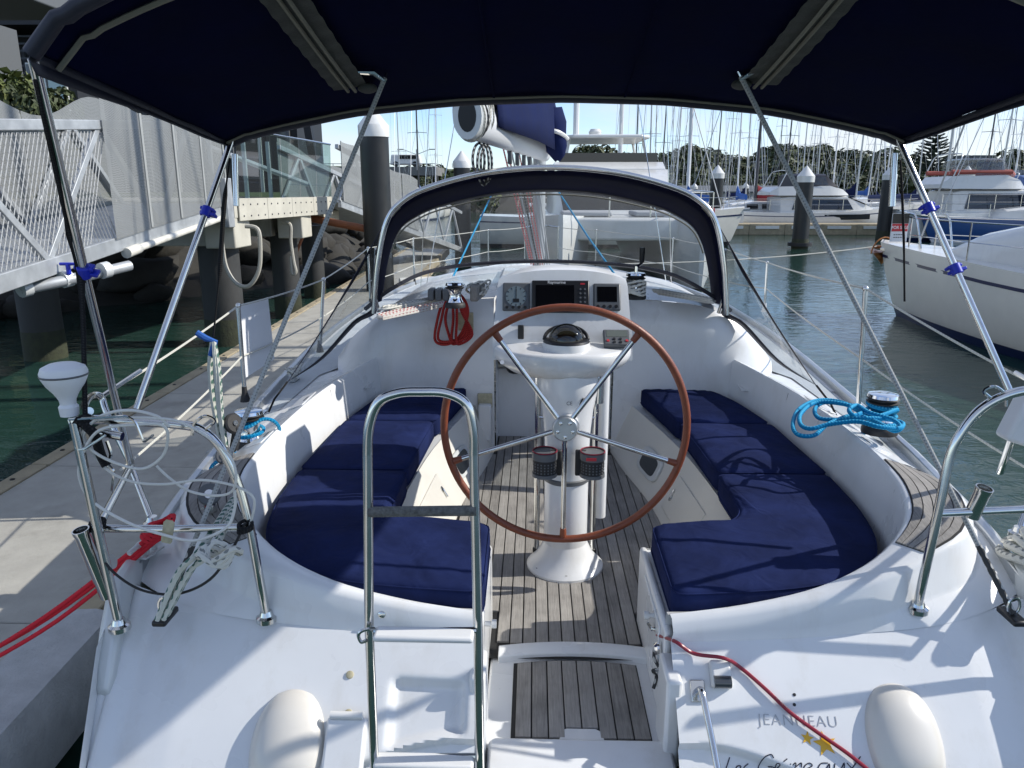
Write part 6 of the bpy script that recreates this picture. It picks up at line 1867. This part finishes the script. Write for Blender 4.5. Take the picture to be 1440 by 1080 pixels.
# ================================================================== boats
def hull_rows(L, B, H, stern=.8, sheer=.25, fine=1.0, n=15):
    """bow at +Y, waterline z 0"""
    rows = []
    for i in range(n + 1):
        t = i / n
        y = -L / 2 + L * t
        f = (stern + (1 - stern) * sm(0, .45, t)) * (1 - max(0, (t - .45) / .55) ** (2.0 * fine))
        f = max(f, .02)
        h = H * (1 + sheer * (t - .3) ** 2 * 2)
        yo = .06 * L * max(0, t - .8) / .2
        r = []
        for sgn in (1, -1):
            col = [(sgn * B / 2 * f, y + yo, h), (sgn * B / 2 * f * 1.02, y + yo * .7, h * .6), (sgn * B / 2 * f * .94, y + yo * .3, h * .2), (sgn * B / 2 * f * .82, y, -.05), (sgn * B / 2 * f * .3, y - yo * .3, -.4)]
            r += col if sgn == 1 else col[::-1]
        rows.append(r)
    return rows
def hull_obj(root, L, B, H, mat, boot='stripe_navy', **k):
    rows = hull_rows(L, B, H, **k)
    h = G().loft(rows, caps=True).ob('hull', mat, root, sharp=50)
    dk = [[r[0], (0, r[0][1], r[0][2] + .05), r[-1]] for r in rows]
    G().loft(dk).ob('deck', 'hull_white', root)
    for nm, zt_, zb_, m in (('boot_stripe', .16, .05, boot), ('sheer_stripe', None, None, 'stripe_navy')):
        for s in (0, -1):
            rr2 = []
            for r in rows:
                a, b = Vector(r[0 if s == 0 else -1]), Vector(r[1 if s == 0 else -2]); c, d_ = Vector(r[2 if s == 0 else -3]), Vector(r[3 if s == 0 else -4])
                o = Vector((.006 if s == 0 else -.006, 0, 0))
                if nm == 'sheer_stripe': rr2.append([a.lerp(b, .42) + o, a.lerp(b, .52) + o])
                else: rr2.append([c.lerp(d_, .35) + o, c.lerp(d_, 1) + o * 1.5])
            G().loft(rr2).ob(nm, m, root)
    return rows
def rig(root, y, H, mat='mast_alu', r=.08, spread=2, B=3, boom=None, L=11, cover=None):
    G().tube([(0, y, 1.0), (0, y, H)], [r, r * .75], 8).ob('mast', mat, root)
    for k in range(spread):
        z = H * (.42 + .27 * k)
        G().tube([(-B * .22, y - .1, z), (0, y, z + .05), (B * .22, y - .1, z)], .022, 5).ob('spreader', mat, root)
    g = G()
    for s in (-1, 1):
        g.tube([(s * B * .45, y - .2, 1.0), (s * B * .22, y - .1, H * .42), (s * B * .2, y - .1, H * .69), (0, y, H)], .009, 3)
        g.tube([(s * B * .43, y - .4, 1.0), (0, y, H * .45)], .012, 3)
    g.tube([(0, L * .48, 1.3), (0, y, H * .98)], .022, 4); g.tube([(0, -L * .48, 1.1), (0, y, H)], .009, 3)
    g.ob('rigging', 'mast_alu', root)
    if boom:
        G().tube([(0, y - .1, 1.75), (0, y - boom, 1.8)], .07, 8).ob('boom', mat, root)
        if cover:
            rows = [[(.14 * math.sin(a) * k2, y - .1 - boom * t, 1.95 + .10 * (1 - t) + (.22 + .5 * (1 - sm(0, .22, t))) * math.cos(a)) for a in [2 * math.pi * j / 10 for j in range(10)]] for t, k2 in ((0, .8), (.08, 1), (.25, 1.1), (.6, 1), (1, .6))]
            G().loft(rows, closed=True, caps=True).ob('sail_cover', cover, root)
def cabin(root, y0, y1, w, z0, z1, mat='hull_white', win=True):
    rows = []
    for t, k in ((0, .9), (.04, 1), (.6, .95), (.9, .7), (1, .4)):
        y = y0 + (y1 - y0) * t; h = z1 if t < .8 else z0 + (z1 - z0) * (.75 if t < .95 else .1)
        rows.append([(w / 2 * k, y, z0), (w / 2 * k * .9, y, h - .06), (w / 2 * k * .8, y, h), (0, y, h + .05), (-w / 2 * k * .8, y, h), (-w / 2 * k * .9, y, h - .06), (-w / 2 * k, y, z0)])
    c = G().loft(rows, caps=True).ob('cabin', mat, root, sharp=30)
    if win:
        for s in (-1, 1):
            for k in range(3):
                ya = y0 + (y1 - y0) * (.12 + .22 * k); yb = ya + (y1 - y0) * .16
                q = lambda y, u: (s * (w / 2 * (1 - .1 * u) + .004), y, z0 + (z1 - z0) * u)
                G().add([q(ya, .3), q(yb, .3), q(yb, .75), q(ya, .75)], [(0, 1, 2, 3)]).ob('window', 'tinted', c, smooth=False)
    return c
def pulpit(root, L, B, h0, hh=.6, n=6):
    g = G()
    for s in (-1, 1):
        pts = []
        for k in range(n + 1):
            t = .15 + .80 * k / n
            f = (1 - max(0, (t - .45) / .55) ** 2)
            p = Vector((s * B / 2 * f * .96, -L / 2 + L * t + .02 * L * (t > .9), h0 + .05))
            pts.append(p + Vector((0, 0, hh)))
            g.tube([p, p + Vector((0, 0, hh))], .014, 5)
        g.tube(pts, .012, 5); g.tube([p - Vector((0, 0, hh * .5)) for p in pts], .008, 4)
        g.tube([pts[-1], (0, L * .53, h0 + hh + .1)], .014, 5)
    return g.ob('guard_rail', 'steel', root)
# generic far yachts, one of each kind, then copied
def far_yacht(mast, cover, hmat):
    e = empty('moored_yacht')
    hull_obj(e, 11, 3.5, 1.15, hmat)
    cabin(e, -1.2, 3.2, 2.2, 1.12, 1.65)
    rig(e, .8, 15.5, mast, .065, 2, 3.4, 4.2, 11, cover)
    pulpit(e, 11, 3.4, 1.15)
    return e
protos = [far_yacht('mast_alu', 'sail_cover', 'hull_white'), far_yacht('mast_dark', 'light_blue_canvas', 'hull_white'), far_yacht('mast_white', 'blue_cover', 'hull_cream')]
used = [0, 0, 0]
rb = random.Random(9)
spots = [(563, 74, 0), (589, 68, 1), (612, 78, 2), (893, 62, 1), (914, 56, 0), (929, 66, 1), (950, 75, 2), (967, 64, 0), (1006, 70, 1), (1023, 82, 0), (1038, 60, 2), (1050, 66, 0), (1104, 72, 1), (1127, 76, 0), (1150, 64, 0), (1172, 72, 2), (1205, 60, 0), (1222, 84, 2), (1246, 66, 2), (1292, 70, 0), (1384, 66, 1), (1405, 58, 0), (1424, 62, 2), (1450, 70, 0), (921, 110, 1), (943, 102, 0), (996, 98, 0), (1060, 100, 2), (1094, 106, 1), (1139, 104, 2), (1188, 100, 0), (1234, 94, 0), (1340, 92, 0), (1415, 90, 0)]
spots.sort()
for px, D, k in spots:
    o = protos[k] if not used[k] else dup(protos[k])
    p = PY(px, 260, D)
    rz = rb.choice((0, math.pi)) + rb.uniform(-.12, .12)
    s_ = rb.uniform(.85, 1.15)
    o.rotation_euler = (rb.uniform(-.015, .015), rb.uniform(-.02, .02), rz); o.scale = (s_, s_, s_)
    o.location = (p.x + .8 * s_ * math.sin(rz), D - .8 * s_ * math.cos(rz), 0)
    tag(o, ordn(used[k]) + ' from the left of the far sloops with ' + ['silver masts and navy sail covers', 'black masts', 'white masts and blue sail covers'][k], 'sailing yacht', 'sloops in the far marina rows')
    used[k] += 1
# cream sloop, its bow towards the white-capped pile
p = PY(1043, 300, 34.0)
e = thing('cream_sloop', 'cream sloop whose bow overhangs the water right of the spray hood', 'sailing yacht', (p.x - 5.9, 34.6, 0), R(-90))
hull_obj(e, 11, 3.6, 1.30, 'hull_cream', 'black', sheer=.3); cabin(e, -1, 3, 2.3, 1.25, 1.8); pulpit(e, 11, 3.5, 1.35, .7); rig(e, .6, 15, 'mast_white', .10, 2, 3.4, 4, 11)
G().box((1.0, 4.2, 1.55), (.5, .8, .3)).ob('deck_bag', 'red_canvas', e, bevel=.08)
G().tube([(0, 5.4, 1.5), (0, 6.4, 1.62)], .06, 6).ob('bowsprit', 'galv', e)
text('Atla', .30, 'ink', Matrix.Translation((1.02, 4.35, 1.0)) @ Matrix.Rotation(R(64), 4, 'Z') @ Matrix.Rotation(R(86), 4, 'X'), e, 'boat_name', shear=.3)
# red-covered sloop
p = PY(1070, 280, 50)
e = thing('red_covered_sloop', 'sloop with dark red sail cover and red cockpit cloth', 'sailing yacht', (p.x + .4, 50, 0), R(97))
hull_obj(e, 11, 3.5, 1.2, 'hull_white'); cabin(e, -1.5, 3, 2.2, 1.15, 1.75); pulpit(e, 11, 3.4, 1.2); rig(e, .8, 16, 'mast_dark', .10, 2, 3.4, 4.0, 11, 'red_canvas')
G().box((0, -2.3, 1.9), (1.5, .9, 1.1), top=(.8, .6)).ob('cockpit_cloth', 'red_canvas', e, bevel=.1)
G().box((1.2, -3.4, 1.65), (.08, .75, .7)).ob('teak_board', 'mat_brown', e, bevel=.03)
# flybridge motor cruiser
def motor(label, loc, rz, L=11, B=3.7, canopy='navy_trim', trim=None, hull='hull_white', name='motor_cruiser', fly=True, zs=.80):
    e = thing(name, label, 'motor boat', loc, rz)
    hull_obj(e, L, B, 1.45, hull, 'stripe_navy', stern=.92, sheer=.45)
    z0 = 1.42
    rows = []
    for y, w, h in ((-L * .28, .80, 1.15), (-L * .24, .82, 1.25), (L * .08, .78, 1.25), (L * .20, .66, .62), (L * .30, .4, .06)):
        rows.append([(s * B / 2 * w * k, y, z0 + h * v) for s, k, v in ((1, 1, 0), (1, .9, .92), (1, .78, 1), (-1, .78, 1), (-1, .9, .92), (-1, 1, 0))])
    sal = G().loft(rows, caps=True).ob('saloon', 'hull_white', e, sharp=30)
    for s in (-1, 1):
        G().add([(s * (B / 2 * .815 + .0), -L * .22, z0 + .25), (s * B / 2 * .775, L * .12, z0 + .25), (s * B / 2 * .70, L * .085, z0 + 1.02), (s * B / 2 * .75, -L * .20, z0 + 1.02)], [(0, 1, 2, 3)]).ob('side_window', 'tinted', sal, smooth=False, solid=.02)
        G().add([(s * (B / 2 * .99 + .02), -L * .05, .92), (s * (B / 2 * .95 + .03), L * .20, 1.0), (s * (B / 2 * .95 + .03), L * .20, 1.36), (s * (B / 2 + .02), -L * .05, 1.32)], [(0, 1, 2, 3)]).ob('hull_window', 'tinted', e, smooth=False, solid=.02)
    G().add([(s * B / 2 * k, y, z0 + h) for s, k, y, h in ((1, .62, L * .205, .62), (-1, .62, L * .205, .62), (-1, .68, L * .095, 1.18), (1, .68, L * .095, 1.18))], [(0, 1, 2, 3)]).ob('windscreen', 'tinted', sal, smooth=False, solid=.03)
    if fly:
        rows = []
        for y, w, h0, h1 in ((-L * .34, .72, 1.30, 1.5), (-L * .30, .84, 1.26, 1.9), (-L * .02, .82, 1.27, 1.95), (L * .06, .70, 1.27, 1.7), (L * .10, .55, 1.27, 1.36)):
            rows.append([(s * B / 2 * w * k, y, z0 + h) for s, k, h in ((1, 1, h0), (1, .92, h1), (-1, .92, h1), (-1, 1, h0))])
        G().loft(rows, caps=True).ob('flybridge', 'hull_white', e, sharp=30)
        rows = []
        for y, w, h in ((-L * .22, .70, 2.75), (-L * .20, .72, 2.82), (-L * .04, .70, 2.80), (L * .03, .62, 1.95)):
            rows.append([(s * B / 2 * w * k, y, z0 + v) for s, k, v in ((1, 1.08, 1.9), (1, 1, h - .12), (1, .8, h), (-1, .8, h), (-1, 1, h - .12), (-1, 1.08, 1.9))])
        cn = G().loft(rows, caps=True).ob('canopy', canopy, e, sharp=30)
        for s in (-1, 1):
            G().add([(s * (B / 2 * .76 + .03), -L * .18, z0 + 2.0), (s * (B / 2 * .75 + .03), -L * .03, z0 + 2.0), (s * (B / 2 * .70 + .03), -L * .05, z0 + 2.6), (s * (B / 2 * .71 + .03), -L * .18, z0 + 2.62)], [(0, 1, 2, 3)]).ob('canopy_window', 'smoke_vinyl', cn, smooth=False)
    if trim:
        G().tube([(B * .36, -L * .3, z0 + 2.1), (B * .36, L * .0, z0 + 2.1), (0, L * .09, z0 + 2.0), (-B * .36, L * .0, z0 + 2.1), (-B * .36, -L * .3, z0 + 2.1)], .12, 8).ob('coaming_trim', trim, e)
    pulpit(e, L, B, 1.6, .75)
    g = G()
    for s in (-1, 1): g.tube(rnd([(s * B * .42, -L * .30, z0 + 1.9), (s * B * .40, -L * .26, z0 + 3.0), (0, -L * .25, z0 + 3.1)], .3), .03, 6)
    g.tube([(.3, -L * .25, z0 + 3.1), (.3, -L * .25, z0 + 5.5)], .012, 4)
    g.ob('radar_arch', 'alu_paint', e)
    e.scale = (1, 1, zs)
    return e
a, b = PY(1045, 300, 45.5), PY(1305, 300, 45.5)
motor('white flybridge motor cruiser with dark clear canopy behind the nearest pile', ((a.x + b.x) / 2, 47.6, 0), R(-90), b.x - a.x, 3.8)
p = PY(1368, 290, 37)
motor('white motor yacht with red flybridge trim and arch, behind the second right pile', (p.x + 2.3, 39.5, 0), R(-92), 9.2, 3.6, canopy='clear_vinyl', trim='roof_red', name='motor_yacht', fly=True, zs=.93)
p = PY(1460, 285, 52)
motor('white motor boat partly cut by the right edge, behind the boat houses', (p.x, 52, 0), R(-85), 10, 3.5, canopy='light_blue_canvas')
p = PY(1320, 300, 31)
e = thing('blue_hulled_yacht', 'yacht with bright blue hull and blue mast, behind the for sale sign', 'sailing yacht', (p.x + 8.8, 37.5, 0), R(88))
hull_obj(e, 11, 3.5, 1.0, 'hull_blue', 'white_ink'); cabin(e, -1, 3, 2.2, 1.12, 1.65); pulpit(e, 11, 3.4, 1.15); rig(e, .9, 15.5, 'blue_cover', .11, 2, 3.4, 4, 11)
p = PY(1262, 290, 49)
e = thing('navy_covered_sloop', 'sloop with long navy sail cover left of the blue mast', 'sailing yacht', (p.x + 1.5, 49, 0), R(-88))
hull_obj(e, 11.5, 3.6, 1.2, 'hull_white'); cabin(e, -1, 3, 2.3, 1.15, 1.7); pulpit(e, 11.5, 3.4, 1.2); rig(e, 1.3, 16, 'mast_alu', .09, 2, 3.4, 4.6, 11.5, 'stripe_navy')
p = PY(987, 290, 50)
e = thing('tall_masted_sloop', 'white sloop with thick bright mast right of the spray hood top', 'sailing yacht', (p.x - .5, 51, 0), R(4))
hull_obj(e, 12, 3.7, 1.2, 'hull_white'); cabin(e, -1, 3, 2.4, 1.15, 1.7); pulpit(e, 12, 3.5, 1.2); rig(e, 1.0, 18, 'mast_white', .13, 3, 3.6, 4.6, 12, 'blue_cover')
# motor catamaran ahead, seen through the clear window
e = thing('power_catamaran', 'large white power catamaran bow-on ahead, seen through the clear window', 'motor boat', (2.2, 24.5, 0), math.pi)
e.scale = (1, 1, .87)
for s in (-1, 1):
    rows = []
    for y, w, h, zb in ((-6, .9, 1.8, -.2), (0, .95, 1.9, -.2), (4, .85, 2.0, -.15), (5.4, .45, 2.05, 0), (6.1, .06, 2.1, .1)):
        rows.append([(s * 1.7 + w * k, y, z) for k, z in ((.5, zb), (.95, .7), (1, h - .25), (.9, h), (-.9, h), (-1, h - .25), (-.95, .7), (-.5, zb))])
    G().loft(rows, caps=True).ob('hull', 'hull_white', e, sharp=40)
G().prism([(-2.3, -6), (2.3, -6), (2.3, 4.6), (1.6, 5.3), (0, 5.5), (-1.6, 5.3), (-2.3, 4.6)], 1.35, 1.98).ob('foredeck', 'hull_white', e, bevel=.08, seg=3)
for s in (-1, 1):
    G().box((s * .95, 3.6, 2.06), (1.3, 1.6, .14)).ob('sun_pad', 'cushion_grey', e, bevel=.05, seg=3)
rows = []
for y, w, h in ((-5, 1.9, 1.5), (.4, 1.9, 1.5), (1.6, 1.7, .9), (2.5, 1.5, .03)):
    rows.append([(w, y, 1.97), (w * .92, y, 1.97 + h), (-w * .92, y, 1.97 + h), (-w, y, 1.97)])
G().loft(rows, caps=True).ob('saloon', 'hull_white', e, sharp=30)
G().add([(-1.5, 2.35, 2.12), (1.5, 2.35, 2.12), (1.62, 1.63, 2.84), (-1.62, 1.63, 2.84)], [(0, 1, 2, 3)]).ob('windscreen', 'tinted', e, smooth=False, solid=-.03)
rows = [[(1.75, y, z0), (1.7, y, z1), (-1.7, y, z1), (-1.75, y, z0)] for y, z0, z1 in ((-4.5, 3.4, 3.75), (-.3, 3.4, 3.75), (.2, 3.4, 3.5))]
G().loft(rows, caps=True).ob('flybridge', 'hull_white', e, sharp=30)
G().box((0, -.5, 3.92), (3.1, .06, .32)).ob('flybridge_screen', 'tinted', e)
G().prism([(-1.3, -4.2), (1.3, -4.2), (1.4, -1.2), (1.1, -.8), (-1.1, -.8), (-1.4, -1.2)], 4.62, 4.75).ob('hardtop', 'hull_white', e, bevel=.05, seg=3)
for s in (-1, 1):
    for y in (-1.2, -3.8): G().tube([(s * 1.35, y, 3.7), (s * 1.2, y - .2, 4.64)], .05, 8).ob('hardtop_post', 'hull_white', e)
g = G()
for s in (-1, 1):
    g.tube(rnd([(s * 2.25, 0, 2.0), (s * 2.25, 0, 2.7), (s * 2.25, 4.5, 2.7), (s * 1.5, 5.4, 2.75), (s * .5, 5.6, 2.75), (s * .5, 5.6, 2.0)], .15), .02, 6)
    for y in (1.5, 3, 4.5): g.tube([(s * 2.25, y, 2.0), (s * 2.25, y, 2.7)], .018, 5)
g.ob('guard_rail', 'steel', e)
G().tube([(-.6, -2.5, 4.75), (-.6, -2.5, 5.3)], .02, 5).lathe([(.2, 5.3), (.22, 5.4), (.16, 5.5)], (.3, -2.2, -.45), 14).ob('radar', 'hull_white', e)
G().tube([(.9, -3, 4.7), (.9, -3, 13)], .10, 8).tube([(0.0, -3, 9), (1.8, -3, 9)], .03, 5).ob('lattice_mast', 'mast_white', e)

# ------------------------------------------------------------------ the yacht for sale on the right
rz = R(18)
bow = PY(1240, 345, 15.5)
L = 11.2
NY = thing('yacht_for_sale', 'cream white yacht for sale, nearest on the right, bow away with bronze anchor', 'sailing yacht', (bow.x + math.sin(rz) * (L * .56), 15.5 - math.cos(rz) * (L * .56), 0), rz)
rows = hull_obj(NY, L, 3.7, 1.20, 'hull_cream', 'stripe_navy', sheer=.16)
rw2 = [[(k * .6 * max(0, r[0][0]) , r[0][1], r[0][2] + .02) for k in (1, -1)] for r in rows[3:-1]]
for y0, y1, w, z0, z1, m in ((-2.6, 4.5, 2.75, 1.24, 1.62, 'hull_white'),):
    rr3 = []
    for t, k, h in ((0, .95, 1), (.02, 1, 1.05), (.35, .98, 1.1), (.62, .86, .95), (.85, .62, .55), (1, .3, .05)):
        y = y0 + (y1 - y0) * t
        hz_ = z0 + .86 * h
        rr3.append([(w / 2 * k, y, z0), (w / 2 * k * .95, y, z0 + .48 * min(1, h)), (w / 2 * k * .80, y, hz_ - .06), (w / 2 * k * .55, y, hz_), (0, y, hz_ + .04), (-w / 2 * k * .55, y, hz_), (-w / 2 * k * .80, y, hz_ - .06), (-w / 2 * k * .95, y, z0 + .48 * min(1, h)), (-w / 2 * k, y, z0)])
    cb_ = G().loft(rr3, caps=True).ob('coach_roof', 'hull_white', NY, sharp=60)
    gcv = G().loft([[(Vector(p) + Vector((0, 0, .012))) for p in r[2:7]] for r in rr3[1:4]]).ob('roof_cover', 'light_blue_canvas', NY)
    for s in (-1,):
        for yq, wq in ((.3, .34), (-.75, .34), (-1.7, .34)):
            x = -(w / 2 * .97) - .012
            f = G().prism([(wq / 2 * (abs(math.cos(a)) ** .5) * (1 if math.cos(a) > 0 else -1), .07 * (abs(math.sin(a)) ** .5) * (1 if math.sin(a) > 0 else -1)) for a in [2 * math.pi * i / 20 for i in range(20)]], -.02, .022, frame((x + .005, yq, 1.50), (0, -1, .0), (-1, 0, .2))).ob('port_light', 'alu_paint', NY)
            G().prism([(wq * .38 * (abs(math.cos(a)) ** .5) * (1 if math.cos(a) > 0 else -1), .045 * (abs(math.sin(a)) ** .5) * (1 if math.sin(a) > 0 else -1)) for a in [2 * math.pi * i / 20 for i in range(20)]], .0, .024, frame((x + .005, yq, 1.50), (0, -1, 0), (-1, 0, .2))).ob('pane', 'smoked', f)
        G().box((-1.335, -.22, 1.50), (.012, .42, .10)).ob('builder_badge', 'stripe_navy', NY)
rig(NY, 1.0, 15.5, 'mast_white', .10, 2, 3.4, None, L)
pulpit(NY, L, 3.6, 1.22, .62, 5)
G().tube(rnd([(-.35, 4.9, 1.3), (-.38, 5.1, 1.95), (0, 5.95, 2.0), (.38, 5.1, 1.95), (.35, 4.9, 1.3)], .15), .018, 8).ob('pulpit', 'steel', NY)
an = empty('bow_anchor', (0, 6.1, 1.22)); an.parent = NY
G().tube([(0, -.5, .12), (0, .35, .06)], .035, 8).ob('shank', 'bronze', an)
G().add([(0, .55, .02), (-.24, .1, -.05), (0, .12, -.28), (.24, .1, -.05), (0, .05, -.02)], [(0, 1, 2), (0, 2, 3), (0, 4, 1), (0, 3, 4), (1, 4, 2), (2, 4, 3)]).ob('fluke', 'bronze', an, smooth=False)
G().tube([(.30 * math.sin(a), .1, -.08 + .34 * math.cos(a)) for a in [-1.5 + 3 * i / 14 for i in range(15)]], .016, 6).ob('roll_bar', 'bronze', an)
G().box((0, -.25, .03), (.2, .7, .07)).ob('bow_roller', 'steel', an, bevel=.01)
# its sign on the pulpit
c = PY(1265, 320, 14.6)
sg = thing('for_sale_sign', 'black, red and white for sale sign at the bow of the yacht on the right', 'sign', c)
sg.rotation_euler = (0, 0, R(8))
G().box((0, 0, 0), (.33, .015, .52)).ob('board', 'sign_white', sg)
G().box((0, -.0085, .165), (.328, .004, .18)).ob('agency_panel', 'sign_shop', sg)
G().box((0, -.0085, .0), (.318, .004, .14)).ob('red_panel', 'sign_red', sg)
text('FOR SALE', .078, 'white_ink', Matrix.Translation((0, -.0125, 0)) @ Matrix.Rotation(R(90), 4, 'X'), sg, 'lettering', bold=.001)
g = G()
for k in range(2):
    for j in range(5): g.box((-.09 + .045 * j, -.0085, -.13 - .05 * k), (.032, .003, .018))
g.ob('small_print', 'grey_plastic', sg, smooth=False)

a, b = Vector((.45, 12.8, 1.18)), bow + Vector((0, .1, -.02))
tag(G().tube([a.lerp(b, k / 14) - Vector((0, 0, .10 * 4 * (k / 14) * (1 - k / 14))) for k in range(15)], .011, 6).ob('mooring_line', 'rope_plain'), 'long white line stretched low over the water to the bow of the yacht for sale', 'mooring line')
